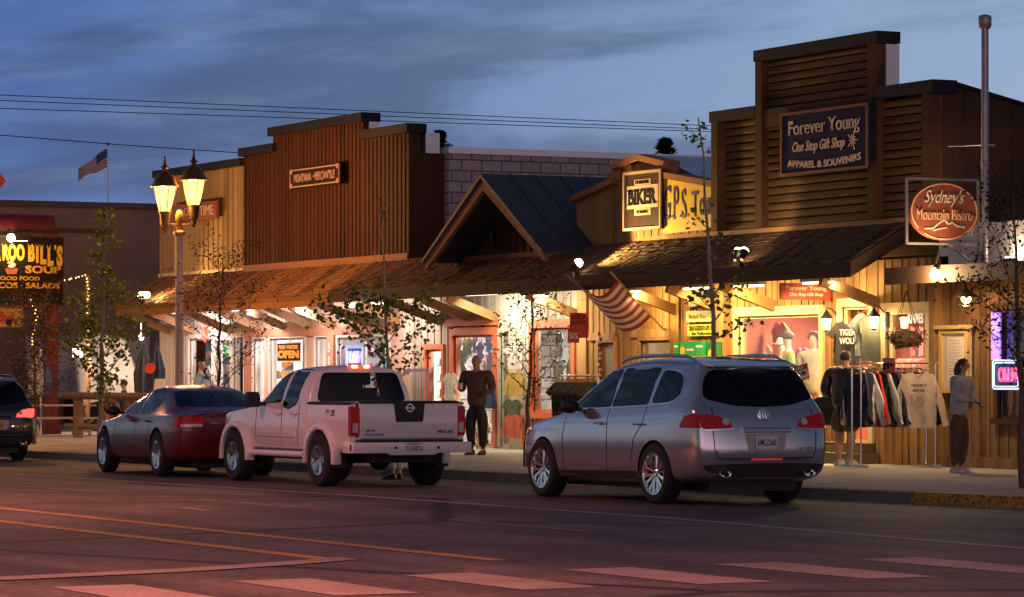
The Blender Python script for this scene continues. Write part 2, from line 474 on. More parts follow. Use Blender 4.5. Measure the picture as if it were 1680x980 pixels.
def wheel(parent, x, y, r, rim_r, width, spokes, style, out=-1, steer=0.0):
    """y is the wheel's centre; out = -1 when its outer face looks to -y"""
    w = empty_part('wheel', parent, (x, y, r))
    w.rotation_euler = (0, 0, steer + (0 if out < 0 else math.pi))
    rot = Matrix.Rotation(R(90), 4, 'X')      # lathe axis z -> -y (outer face at -y)
    h = width / 2
    t = MB(); pr = [(rim_r, -h*.85), (rim_r + .02, -h), (r * .9, -h), (r * .97, -h*.8), (r, -h*.45), (r, h*.45), (r * .97, h*.8), (r * .9, h), (rim_r + .02, h), (rim_r, h*.85)]
    t.lathe(pr, 40, 0, rot, close=False)
    for k in range(40):                     # tread blocks
        a = 2 * math.pi * k / 40
        t.box(-.012, .012, -h*.75, h*.75, r - .006, r + .004, 0, Matrix.Rotation(a, 4, 'Y'))
    t.build('tyre', TYRE, w, .6)
    m = MB()
    m.lathe([(rim_r + .004, h*.86), (rim_r + .004, h*.98), (rim_r - .02, h*.92), (rim_r - .035, h*.4), (rim_r - .04, -h*.8)], 40, 0, rot, close=False)
    m.lathe([(.0001, h*.72), (.035, h*.74), (.06, h*.62), (.065, h*.3)], 20, 0, rot, close=False)
    for k in range(spokes):
        a = 2 * math.pi * k / spokes + .3
        if style == 'twin':
            for da in (-.16, .16):
                q = Matrix.Rotation(a, 4, 'Y')
                m.add([( .012+da*.12, -h*.66, .05), (-.012+da*.12, -h*.66, .05), (-.022+da*.38, -h*.88, rim_r-.01), (.022+da*.38, -h*.88, rim_r-.01),
                       ( .018+da*.12, -h*.45, .05), (-.018+da*.12, -h*.45, .05), (-.028+da*.38, -h*.6, rim_r-.01), (.028+da*.38, -h*.6, rim_r-.01)],
                      [(0,1,2,3), (7,6,5,4), (0,3,7,4), (1,5,6,2)], 0, q)
        else:
            q = Matrix.Rotation(a, 4, 'Y'); b0, b1 = (.035, .065) if style == 'wide' else (.03, .045)
            m.add([(b0, -h*.70, .04), (-b0, -h*.70, .04), (-b1, -h*.90, rim_r-.01), (b1, -h*.90, rim_r-.01),
                   (b0+.01, -h*.4, .04), (-b0-.01, -h*.4, .04), (-b1-.01, -h*.55, rim_r-.01), (b1+.01, -h*.55, rim_r-.01)],
                  [(0,1,2,3), (7,6,5,4), (0,3,7,4), (1,5,6,2)], 0, q)
            for i in range(1):
                m.tube([(0, -h*.72, .085), (0, -h*.78, .085)], .01, 6, 0)
    m.build('rim', CHROME if style == 'twin' else ALLOY, w, .5)
    d = MB(); d.lathe([(.001, h*.1), (rim_r - .05, h*.1), (rim_r - .05, -h*.2), (.001, -h*.2)], 24, 0, rot, close=False)
    d.build('brake_disc', BLK, w, .6)
    return w
def empty_part(name, parent, loc=(0, 0, 0)):
    o = bpy.data.objects.new(name, None); C.objects.link(o); o.parent = parent; o.location = loc; o.empty_display_size = .1; return o
def arch_cut(x, r, w, depth=.42):
    m = MB()
    for s in (-1, 1):
        y0, y1 = s * (w - depth), s * (w + .3)
        poly = [(x + r * math.cos(2*math.pi*k/40), r * .98 * math.sin(2*math.pi*k/40) + .38) for k in range(40)]
        m.prism(poly, min(y0, y1), max(y0, y1), 'y')
    return m
def mirror_poly(p): return [(-a, b) for a, b in p][::-1]
def greenhouse_cut(prof, yb, yt, zb, zt):
    """cavity of the cabin: prof is its (x,z) outline, half width yb at height zb and yt at zt"""
    m = MB(); n = len(prof)
    def hw(z): return yb + (yt - yb) * (z - zb) / (zt - zb)
    vs = [(x, -hw(z), z) for x, z in prof] + [(x, hw(z), z) for x, z in prof]
    m.add(vs, [tuple(range(n)), tuple(range(2*n-1, n-1, -1))] + [((i+1) % n, i, n+i, n+(i+1) % n) for i in range(n)])
    return m
def finish_body(me, mats):
    return me
def seat(parent, x, y, z0, rest=True):
    m = MB()
    m.box(x-.28, x+.24, y-.25, y+.25, z0-.12, z0)
    m.prism(rounded([(x+.10, z0), (x+.26, z0), (x+.40, z0+.62), (x+.28, z0+.62)], .05), y-.24, y+.24, 'y')
    if rest:
        m.prism(rounded([(y-.13, z0+.66), (y+.13, z0+.66), (y+.11, z0+.86), (y-.11, z0+.86)], .05), x+.29, x+.40, 'x')
        m.box(x+.33, x+.35, y-.06, y-.04, z0+.6, z0+.7); m.box(x+.33, x+.35, y+.04, y+.06, z0+.6, z0+.7)
    return m.build('seat', SEATM, parent, None)
def steering(parent, x, y, z):
    m = MB(); k = 20; pts = [(x + .07*math.sin(2*math.pi*i/k), y + .18*math.cos(2*math.pi*i/k), z + .17*math.sin(2*math.pi*i/k)) for i in range(k+1)]
    m.tube(pts, .014, 6); m.beam((x, y-.17, z), (x, y+.17, z), .02, .05); m.tube([(x, y, z), (x-.35, y, z-.15)], .03, 6)
    return m.build('steering_wheel', BLK, parent, .6)
def plate(parent, x, y, z, w, h, txt, base, ink, tilt=0.0, top=None, topink=None):
    pl = MB(); pl.prism(rounded([(-w/2, -h/2), (w/2, -h/2), (w/2, h/2), (-w/2, h/2)], .02), 0, .006, 'z', 0, face_to(x, y, z, R(90), tilt))
    o = pl.build('number_plate', base, parent)
    t = MB(); lettering(t, txt, face_to(x + .0062, y, z - (.012 if top else 0), R(90), tilt), w * .82, h * .48, 0, .015, .002)
    if top: lettering(t, top, face_to(x + .0062, y, z + h * .36, R(90), tilt), w * .5, h * .16, 1, .01, .002)
    t.build('plate_lettering', [ink, topink or ink], o)
    return o

# ------------------------------------------------------------------ white crossover
def make_suv(label, loc, rz, body_mat, cat='car', dark=False, pl=None):
    root = empty('parked_suv', label, cat, loc, rz)
    w = .985
    S = [
     st(-3.98, .30, .62, .55, .80, .60, .50, .80, .82, rake=[.04,.04,0,-.02,.04,.06,.10,.10,.06]),
     st(-3.86, .24, .80, .58, .88, .76, .62, .91, .94),
     st(-3.55, .20, .93, .62, .97, .86, .70, 1.03, 1.06),
     st(-2.80, .20, .97, .66, 1.07, .91, .78, 1.15, 1.18),
     st(-2.50, .20, .975, .68, 1.10, .915, .82, 1.22, 1.27),
     st(-1.72, .20, .98, .70, 1.13, .90, .73, 1.68, 1.72),
     st(-1.25, .20, w, .70, 1.145, .90, .72, 1.79, 1.825),
     st(-.50, .20, w, .70, 1.165, .90, .715, 1.82, 1.86),
     st(.20, .21, w, .71, 1.20, .905, .705, 1.80, 1.845),
     st(.66, .25, .975, .74, 1.235, .895, .685, 1.755, 1.80, rake=[0,0,.02,.05,.04,.0,-.04,-.04,-.03]),
     st(.92, .30, .945, .76, 1.25, .85, .66, 1.71, 1.745, rake=[0,0,.03,.04,.0,-.06,-.18,-.20,-.16]),
     st(1.04, .34, .86, .76, 1.20, .76, .60, 1.67, 1.71, rake=[-.06,-.06,.03,.05,-.03,-.09,-.26,-.28,-.24]),
    ]
    S[-1][0] = (S[-1][0][0] + .02, 0, .34)
    me = loft(S, 3); me.materials.append(body_mat)
    tree = bvh_of(me)
    # openings seen from the side
    fw = rounded([(-2.30, 1.17), (-1.28, 1.205), (-1.22, 1.66), (-1.55, 1.63)], .05)
    rw = rounded([(-1.20, 1.21), (-.32, 1.235), (-.24, 1.675), (-1.13, 1.665)], .05)
    qw = rounded([(-.22, 1.24), (.30, 1.27), (.47, 1.36), (.40, 1.58), (.20, 1.645), (-.14, 1.665)], .10)
    rear = rounded([(-.78, 1.31), (-.40, 1.225), (0, 1.205), (.40, 1.225), (.78, 1.31), (.72, 1.53), (.62, 1.655), (0, 1.685), (-.62, 1.655), (-.72, 1.53)], .07)
    wind = rounded([(-.78, 1.22), (.78, 1.22), (.62, 1.60), (-.62, 1.60)], .08)
    cav = greenhouse_cut([(-2.15, 1.0), (.70, 1.0), (.70, 1.30), (.40, 1.66), (-.5, 1.735), (-1.25, 1.70), (-1.62, 1.60), (-2.15, 1.26)], .80, .60, 1.1, 1.74)
    cw = MB()
    for p in (fw, rw, qw): cw.prism(p, -1.5, 1.5, 'y')
    rc = MB().prism(rear, .35, 2.0, 'x'); wc = MB().prism(wind, -3.0, -1.9, 'x')
    body = boolean(me, [arch_cut(0, .425, w), arch_cut(-3.02, .425, w), cav, cw, rc, wc], BLK)
    link('body', body, root, .6)
    for s in (-1, 1):
        for p, g in ((fw, CARGLASS), (rw, DARKGLASS), (qw, DARKGLASS)):
            f = part('window', patch(tree, p, 'side', .001, s), g, root)
            part('window_trim', trim_ring(tree, p, 'side', .022, s), CHROME if (p is qw) else BLK, f)
    part('rear_window', patch(tree, rear, 'rear', .002), DARKGLASS, root)
    part('windscreen', patch(tree, wind, 'front', .001), CARGLASS, root)
    # lamps
    tl = [(.46, .955), (.86, .94), (.99, .945), (.99, 1.02), (.93, 1.12), (.78, 1.125), (.60, 1.09), (.50, 1.02)]
    for s in (-1, 1):
        q = tl if s > 0 else mirror_poly(tl)
        inner = rounded([(a, b) for a, b in q if abs(a) < .95], .05)
        o = part('tail_light', patch(tree, inner, 'rear', .022, skirt=.04), REDLIT if dark else REDLENS, root)
        sidep = rounded([(.62, .955), (1.04, .955), (1.02, 1.06), (.93, 1.135), (.72, 1.10)], .05)
        part('side_lens', patch(tree, sidep, 'side', .016, s, skirt=.03), REDLENS, o)
        rev = [(s*.56 + .045*math.cos(k*.52), 1.03 + .045*math.sin(k*.52)) for k in range(12)]
        part('reversing_lens', patch(tree, rev, 'rear', .027), CLEARLENS, o)
        part('chrome_edge', seam(tree, [(s*.45, .945), (s*.65, .935), (s*.84, .93)], 'rear', .022, off=.012), CHROME, o)
    # trim on the tailgate
    part('number_plate_recess', patch(tree, rounded([(-.30, .885), (.30, .885), (.25, .67), (-.25, .67)], .04), 'rear', .004), M('suv_recess', (.42, .37, .38), .4), root)
    hb = MB(); hb.prism(rounded([(.0, .885), (.07, .90), (.05, .965), (0, .965)], .02), -.335, .335, 'y', 0, Matrix.Translation((1.035, 0, 0)))
    hb.build('tailgate_handle', body_mat, root, .5)
    px = tree.ray_cast(Vector((5, 0, .77)), Vector((-1, 0, 0)))[0].x + .012
    if pl: plate(root, px, 0, .775, .32, .165, *pl, tilt=R(-4))
    if not dark:
        part('tailgate_seam', join_meshes([seam(tree, [(s*.70, 1.20), (s*.735, .96), (s*.72, .70), (s*.68, .585)], 'rear', .012) for s in (-1, 1)]
             + [seam(tree, [(-.68, .585), (0, .575), (.68, .585)], 'rear', .014)]), BLK, root)
        ex = tree.ray_cast(Vector((5, 0, 1.12)), Vector((-1, 0, 0)))[0].x
        e = MB(); mt = face_to(ex - .004, 0, 1.12, R(90), R(-14))
        e.lathe([(.088, 0), (.088, .016), (.076, .02), (.072, .012), (.001, .012)], 28, 0, mt, close=False)
        for k in (-1, 0, 1):               # three slanted shields inside the ring
            e.prism(rounded([(-.018 + k*.04, .045 - k*.012), (.022 + k*.04, .055 - k*.012), (.012 + k*.04, -.03 - k*.012), (-.008 + k*.04, -.055 - k*.012)], .01), .012, .022, 'z', 0, mt)
        e.build('badge', CHROME, root, .5)
        b = MB(); lettering(b, 'BUICK', face_to(tree.ray_cast(Vector((5, -.58, .665)), Vector((-1, 0, 0)))[0].x, -.56, .665, R(84)), .20, .03, 0, .02, .006)
        lettering(b, 'ENCLAVE', face_to(tree.ray_cast(Vector((5, .58, .70)), Vector((-1, 0, 0)))[0].x + .01, .55, .70, R(97)), .24, .028, 0, .02, .006)
        lettering(b, 'AWD', face_to(tree.ray_cast(Vector((5, .58, .665)), Vector((-1, 0, 0)))[0].x + .008, .60, .662, R(97)), .08, .024, 0, .02, .006)
        b.build('badge_lettering', CHROME, root)
    # bumper and lower cladding
    bm_ = M('suv_cladding', (.035, .03, .03), .5)
    part('rear_bumper_cladding', patch(tree, rounded([(-.80, .345), (.80, .345), (.86, .50), (.5, .515), (0, .52), (-.5, .515), (-.86, .50)], .03), 'rear', .006), bm_, root)
    for s in (-1, 1):
        part('sill_cladding', patch(tree, [(-2.57, .21), (-.46, .21), (-.46, .40), (-2.57, .36)], 'side', .006, s), bm_, root)
        part('exhaust_tip', MB().lathe([(.05, -.12), (.055, .0), (.052, .012), (.042, .008), (.04, -.1), (.001, -.1)], 20, 0, face_to(1.10, s*.60, .40, R(90)) @ Matrix.Diagonal((1.5, 1, 1, 1)), close=False).mesh('x', CHROME), CHROME, root)
    part('bumper_chrome_strip', seam(tree, [(-.62, .565), (0, .555), (.62, .565)], 'rear', .016, off=.010), CHROME, root)
    if not dark:
        part('rear_reflector', patch(tree, [(-.22, .555), (.22, .555), (.22, .58), (-.22, .58)], 'rear', .014), M('reflector', (.5, .03, .03), .3, emit=(1, .08, .06), es=.25), root)
    # spoiler and rails
    sp = MB(); sp.prism(rounded([(.52, 1.79), (.82, 1.715), (.82, 1.695), (.55, 1.72)], .01), -.60, .60, 'y'); sp.build('spoiler', body_mat, root, .5)
    for s in (-1, 1):
        rl = MB(); rl.tube([(-1.42, s*.64, 1.75), (-1.28, s*.645, 1.80), (-.9, s*.65, 1.835), (-.2, s*.645, 1.845), (.25, s*.64, 1.83), (.45, s*.63, 1.765)], [.016, .022, .024, .024, .022, .016], 8)
        rl.build('roof_rail', ALLOY if not dark else BLK, root, .8)
        mr = MB(); mr.sphere((-2.02, s*1.08, 1.20), .13, 14, 10, 0, (.65, 1.0, .72)); mr.beam((-1.98, s*.92, 1.15), (-2.0, s*1.04, 1.17), .05, .05)
        mr.build('wing_mirror', BLK, root, 1.0)
        hd = MB()
        for x in (-1.40, -.36):
            hd.tube([(x-.10, s*1.0, .985), (x-.07, s*1.025, .99), (x+.07, s*1.022, .995), (x+.10, s*1.0, .99)], .014, 8)
        hd.build('door_handle', CHROME, root, .8)
        part('door_seam', join_meshes([seam(tree, [(-1.25, 1.19), (-1.22, .9), (-1.22, .38)], 'side', .012, s),
              seam(tree, [(-.27, 1.22), (-.30, 1.0), (-.52, .8), (-.58, .52)], 'side', .012, s), seam(tree, [(-2.36, 1.13), (-2.44, .8), (-2.40, .38)], 'side', .012, s)]), BLK, root)
        part('belt_trim', seam(tree, [(-2.32, 1.150), (-1.25, 1.185), (-.25, 1.22), (.30, 1.25)], 'side', .02, s, off=.006), CHROME, root)
        part('headlight', patch(tree, rounded([(-3.9, .78), (-3.45, .86), (-3.40, .95), (-3.75, .90)], .03), 'side', .006, s), CLEARLENS, root)
    for x in (-3.02, 0):
        for s in (-1, 1): wheel(root, x, s*.865, .385, .265, .25, 7, 'twin', s)
    for x in (-1.75, -.75):
        for y in (-.36, .36): seat(root, x, y, .70)
    steering(root, -2.0, -.36, 1.12)
    d = MB().box(-2.5, -2.12, -.75, .75, .8, 1.13); d.build('dashboard', BLK, root)
    u = MB().box(-3.5, .75, -.62, .62, .17, .42); u.build('underbody', BLK, root)
    return root
def trim_ring(tree, poly, view, w, side=-1, off=.004):
    """frame strip round a window: built as strips segment by segment"""
    ms = []
    c = Vector((sum(p[0] for p in poly) / len(poly), sum(p[1] for p in poly) / len(poly)))
    outer = []
    n = len(poly)
    for i in range(n):
        a, p, b = Vector(poly[i-1]), Vector(poly[i]), Vector(poly[(i+1) % n])
        d = (b - a).normalized(); nn_ = Vector((d.y, -d.x))
        if nn_.dot(p - c) < 0: nn_ = -nn_
        outer.append(p + nn_ * w)
    bm = bmesh.new(); I = []; O = []
    dv = {'side': Vector((0, -side, 0)), 'rear': Vector((-1, 0, 0)), 'front': Vector((1, 0, 0))}[view]
    def hit(p):
        if view == 'side': o = Vector((p[0], side*3, p[1]))
        elif view == 'rear': o = Vector((5, p[0], p[1]))
        else: o = Vector((-8, p[0], p[1]))
        h = tree.ray_cast(o, dv)[0]
        return None if h is None else h - dv * off
    last = None
    for p, q in zip(poly, outer):
        h1 = hit(p) or last; h2 = hit(q) or h1; last = h1
        I.append(bm.verts.new(h1)); O.append(bm.verts.new(h2))
    for i in range(n):
        j = (i+1) % n
        try: bm.faces.new((I[i], I[j], O[j], O[i]))
        except ValueError: pass
    bmesh.ops.recalc_face_normals(bm, faces=bm.faces)
    me = bpy.data.meshes.new('r'); bm.to_mesh(me); bm.free(); return me

# ------------------------------------------------------------------ white pickup
def make_pickup(label, loc, rz):
    root = empty('parked_pickup', label, 'pickup truck', loc, rz)
    P = paint('white_car_paint', (.80, .77, .79), 0, .28); w = .90
    S = [
     st(-4.02, .50, .62, .70, .92, .66, .60, .95, .97, rake=[.05,.05,0,0,.02,.04,.06,.06,.04]),
     st(-3.92, .46, .80, .72, 1.00, .80, .66, 1.03, 1.05),
     st(-3.60, .44, .86, .74, 1.07, .84, .70, 1.10, 1.13),
     st(-2.72, .44, .875, .76, 1.13, .86, .74, 1.18, 1.21),
     st(-2.50, .44, .88, .78, 1.15, .865, .76, 1.25, 1.29),
     st(-1.86, .44, .885, .80, 1.16, .865, .70, 1.66, 1.70),
     st(-1.50, .44, .885, .80, 1.165, .865, .685, 1.725, 1.755),
     st(-.90, .44, .885, .80, 1.175, .865, .68, 1.735, 1.77),
     st(-.62, .44, .885, .80, 1.18, .865, .68, 1.715, 1.75, rake=[.06,.06,.06,.06,.06,.05,0,-.02,-.02]),
     st(-.54, .46, .84, .80, 1.18, .82, .65, 1.68, 1.72, rake=[.06,.06,.06,.06,.06,.05,-.03,-.05,-.05]),
    ]
    me = loft(S, 3); me.materials.append(P); tree = bvh_of(me)
    fw = rounded([(-2.22, 1.20), (-1.52, 1.22), (-1.47, 1.66), (-1.74, 1.64)], .05)
    rw = rounded([(-1.42, 1.16), (-1.20, 1.12), (-.92, 1.20), (-.86, 1.64), (-1.36, 1.67)], .05)
    rear = rounded([(-.72, 1.22), (.72, 1.22), (.60, 1.645), (-.60, 1.645)], .09)
    wind = rounded([(-.74, 1.24), (.74, 1.24), (.62, 1.63), (-.62, 1.63)], .08)
    cav = greenhouse_cut([(-2.2, .95), (-.60, .95), (-.62, 1.20), (-.68, 1.66), (-.95, 1.70), (-1.5, 1.69), (-1.80, 1.61), (-2.2, 1.25)], .80, .62, 1.1, 1.70)
    cw = MB()
    for p in (fw, rw): cw.prism(p, -1.5, 1.5, 'y')
    rc = MB().prism(rear, -.9, 1.0, 'x'); wc = MB().prism(wind, -3.0, -2.0, 'x')
    dc = MB().prism([(-2.45, .60), (-1.49, .60), (-1.45, 1.69), (-1.78, 1.67), (-2.30, 1.22), (-2.45, 1.12)], .60, 1.4, 'y')   # the open passenger door
    cab = boolean(me, [arch_cut(-3.2, .47, w), cav, cw, rc, wc, dc], BLK)
    link('cab', cab, root, .6)
    for p, g in ((fw, CARGLASS), (rw, DARKGLASS)):
        for s in (-1, 1):
            if s > 0 and p is fw: continue
            f = part('window', patch(tree, p, 'side', .001, s), g, root)
            part('window_trim', trim_ring(tree, p, 'side', .02, s), BLK, f)
    part('rear_window', patch(tree, rear, 'rear', .002), glassmat('pickup_rear_glass', (.50, .52, .52)), root)
    part('windscreen', patch(tree, wind, 'front', .001), CARGLASS, root)
    for s in (-1, 1):
        part('door_seam', join_meshes([seam(tree, [(-1.46, 1.18), (-1.44, .9), (-1.45, .50)], 'side', .014, s), seam(tree, [(-.80, 1.22), (-.80, .9), (-.90, .50)], 'side', .014, s),
              seam(tree, [(-2.40, 1.12), (-2.44, .8), (-2.42, .50)], 'side', .014, s)]), BLK, root)
        part('door_moulding', patch(tree, rounded([(-2.38, .70), (-.95, .70), (-.95, .77), (-2.38, .77)], .02), 'side', .02, s, skirt=.02), P, root)
        mr = MB(); mr.prism(rounded([(s*.96, 1.13), (s*1.16, 1.13), (s*1.16, 1.36), (s*.98, 1.36)], .05), -2.16, -2.03, 'x'); mr.beam((-2.1, s*.86, 1.18), (-2.1, s*.98, 1.18), .05, .06)
        if s < 0: mr.build('wing_mirror', BLK, root, .6)
        hd = MB()
        for x in (-1.56, -.95): hd.tube([(x-.08, s*.90, 1.04), (x-.06, s*.925, 1.045), (x+.06, s*.925, 1.045), (x+.08, s*.90, 1.04)], .016, 8)
        hd.build('door_handle', P, root, .8)
        sb = MB(); sb.tube([(-2.70, s*.86, .45), (-.62, s*.86, .45)], .05, 10); sb.build('sill', P, root, .8)
        part('headlight', patch(tree, rounded([(-3.97, .84), (-3.55, .90), (-3.52, 1.02), (-3.90, .98)], .03), 'side', .006, s), CLEARLENS, root)
    # bed: an open box with thick rounded walls
    prof = rounded([(-.895, .58), (-.895, 1.17), (-.87, 1.20), (.87, 1.20), (.895, 1.17), (.895, .58), (.82, .50), (-.82, .50)], .03)
    bmb = MB().prism(prof, -.46, 1.045, 'x').mesh('bed', P)
    inner = MB().box(-.38, 1.2, -.80, .80, .72, 1.4)
    bed = boolean(bmb, [arch_cut(0, .48, w), inner], BLK)
    link('cargo_bed', bed, root, .5)
    for s in (-1, 1):
        cp = MB().prism(rounded([(s*.80, 1.195), (s*.90, 1.185), (s*.90, 1.215), (s*.80, 1.225)], .01), -.45, 1.04, 'x'); cp.build('bed_rail_cap', BLK, root)
    tg = MB(); tg.prism(rounded([(1.045, .70), (1.115, .70), (1.125, .92), (1.115, 1.20), (1.05, 1.215)], .02), -.76, .76, 'y')
    tgo = tg.build('tailgate', P, root, .5)
    MB().prism(rounded([(1.04, 1.2155), (1.12, 1.2055), (1.125, 1.235), (1.04, 1.24)], .008), -.76, .76, 'y').build('top_cap', BLK, tgo)
    hp = MB(); hp.prism(rounded([(-.24, 1.225), (.24, 1.225), (.21, .94), (-.21, .94)], .03), 1.10, 1.135, 'x'); hp.build('handle_panel', BLK, tgo, .4)
    hh = MB(); hh.box(1.1352, 1.145, -.14, .14, .985, 1.04); hh.build('handle', M('handle_black', (.004, .004, .004), .4), tgo)
    bd = MB(); mt = face_to(1.135, 0, 1.14, R(90)); bd.lathe([(.058, 0), (.058, .012), (.044, .012), (.044, 0)], 28, 0, mt, close=False)
    bd.prism([(-.075, -.013), (.075, -.013), (.075, .013), (-.075, .013)], .0, .015, 'z', 0, mt); bd.build('badge', CHROME, tgo, .5)
    lt = MB(); lettering(lt, 'NISSAN', face_to(1.150, 0, 1.14, R(90)), .12, .018, 1, .02, .002)
    lettering(lt, 'PRO-4X', face_to(1.124, .57, .80, R(90)), .25, .045, 1, .02, .004)
    lettering(lt, 'FRONTIER', face_to(1.122, -.55, .765, R(90)), .30, .034, 0, .02, .006)
    lettering(lt, 'CREW CAB', face_to(1.122, -.61, .82, R(90)), .14, .03, 1, .015, .004)
    lt.build('badge_lettering', [CHROME, BLK], tgo)
    dl = MB(); lettering(dl, 'PRO-', face_to(.30, -.8955, 1.085, 0), .16, .055, 1, .0, .003, shear=.2)
    lettering(dl, '4X', face_to(.475, -.8955, 1.085, 0), .13, .06, 0, .03, .003, shear=.2)
    lettering(dl, 'OFF ROAD', face_to(.45, -.8955, 1.035, 0), .17, .022, 0, .01, .003)
    dl.build('bed_lettering', [BLK, M('decal_grey', (.25, .25, .27), .5)], root)
    for s in (-1, 1):
        a, b = (s*.765, s*.90)
        pr = rounded([(1.0, .74), (1.075, .74), (1.10, .9), (1.085, 1.16), (1.0, 1.16)], .03)
        tl = MB().prism(pr, min(a, b), max(a, b), 'y'); o = tl.build('tail_light', REDLENS, root, .5)
        rv = MB().prism(rounded([(s*.79, .79), (s*.87, .79), (s*.87, .93), (s*.79, .93)], .02), 1.05, 1.106, 'x'); rv.build('reversing_lens', CLEARLENS, o)
    # bumper
    bp = MB(); pl_ = [(-.93, .50), (-.40, .50), (-.34, .47), (.34, .47), (.40, .50), (.93, .50), (.93, .655), (-.93, .655)]
    bp.prism(rounded(pl_, .03), 1.12, 1.24, 'x'); 
    for s in (-1, 1): bp.prism(rounded([(.86, .50), (1.20, .50), (1.20, .655), (.86, .655)], .03), min(s*.84, s*.93), max(s*.84, s*.93), 'y')
    bo = bp.build('rear_bumper', P, root, .5, bevel=0.012)
    MB().box(1.05, 1.235, -.80, .80, .656, .69).build('step_pad', BLK, bo)
    for y in (-.27, .40): MB().lathe([(.022, 0), (.022, .008), (.001, .008)], 12, 0, face_to(1.241, y, .575, R(90))).build('sensor', BLK, bo)
    plate(bo, 1.238, .02, .575, .31, .155, '3·52487A', M('plate_white', (.7, .68, .7), .5), M('plate_red', (.35, .05, .05), .5), top='Idaho')
    # third brake light on the roof, lit
    bl = MB().prism(rounded([(-.17, 1.705), (.17, 1.705), (.16, 1.755), (-.16, 1.755)], .01), -.66, -.545, 'x'); bo2 = bl.build('brake_light', M('red_housing', (.5, .04, .03), .3, emit=(1, .10, .04), es=1.2), root)
    for y in (-.10, .09): MB().prism(rounded([(y-.045, 1.712), (y+.045, 1.712), (y+.045, 1.75), (y-.045, 1.75)], .008), -.546, -.538, 'x').build('lamp', emat('lamp_warm', (1, .45, .18), 16), bo2)
    # fender flares
    for x in (-3.2, 0):
        for s in (-1, 1):
            fl = MB(); pts = []; n = 18; prf = []
            for rr in (.445, .535):
                row = []
                for k in range(n + 1):
                    a = R(-6) + (math.pi + R(12)) * k / n
                    row.append((x + (rr + .02)*math.cos(a), .38 + rr*math.sin(a)))
                prf += row if rr < .5 else row[::-1]
                if rr > .5: pts = [(p[0]*.9 + x*.1, 0, p[1]*.9 + .038) for p in row]
            fl.prism(prf, min(s*.80, s*.935), max(s*.80, s*.935), 'y'); f = fl.build('wheel_arch', P, root, .5, bevel=.018)
            for k in (2, 7, 12): MB().sphere((pts[k][0], s*.937, pts[k][2]), .012, 6, 4).build('bolt', CHROME, f)
    for x in (-3.2, 0):
        for s in (-1, 1): wheel(root, x, s*.80, .395, .225, .27, 5, 'wide', s)
    for s in (-1, 1): MB().box(.48, .50, s*.70, s*.92, .28, .62).build('mud_flap', BLK, root)
    # open passenger door on the kerb side, hinged at its front edge
    dr = empty_part('open_door', root, (-2.45, .885, 0)); dr.rotation_euler = (0, 0, R(62))
    dp = MB(); dp.prism(rounded([(0, .60), (.98, .60), (1.02, 1.20), (0, 1.16)], .03), -.06, .03, 'y')
    for a, b in (((.10, 1.16), (.68, 1.66)), ((.66, 1.67), (1.0, 1.69)), ((1.0, 1.69), (.99, 1.18))): dp.beam((a[0], -.03, a[1]), (b[0], -.03, b[1]), .05, .06, 0, up=(0, 1, 0))
    dpo = dp.build('door_panel', P, dr)
    MB().prism([(.14, 1.19), (.95, 1.20), (.96, 1.66), (.69, 1.64)], -.035, -.03, 'y').build('window', CARGLASS, dr)
    MB().box(.1, .9, .032, .045, .7, 1.1).build('door_lining', BLK, dr)
    for y in (-.36, .36): seat(root, -1.65, y, .80)
    rs = MB().box(-1.0, -.75, -.66, .66, .9, 1.30); rs.prism(rounded([(-.55, 1.30), (-.25, 1.30), (-.27, 1.47), (-.53, 1.47)], .04), -.86, -.77, 'x'); rs.build('rear_seat', SEATM, root)
    steering(root, -1.98, -.36, 1.20)
    mrv = MB().box(-1.80, -1.77, -.12, .12, 1.53, 1.60); mrv.build('rear_view_mirror', BLK, root)
    MB().box(-2.45, -2.15, -.74, .74, .8, 1.17).build('dashboard', BLK, root)
    u = MB(); u.box(-3.6, .95, -.5, .5, .36, .55); u.tube([(0, -.8, .385), (0, .8, .385)], .055, 8); u.sphere((0, .05, .385), .16, 12, 8); u.tube([(-1.0, .45, .36), (.9, .50, .40)], .05, 8)
    u.build('underbody', BLK, root, .8)
    return root

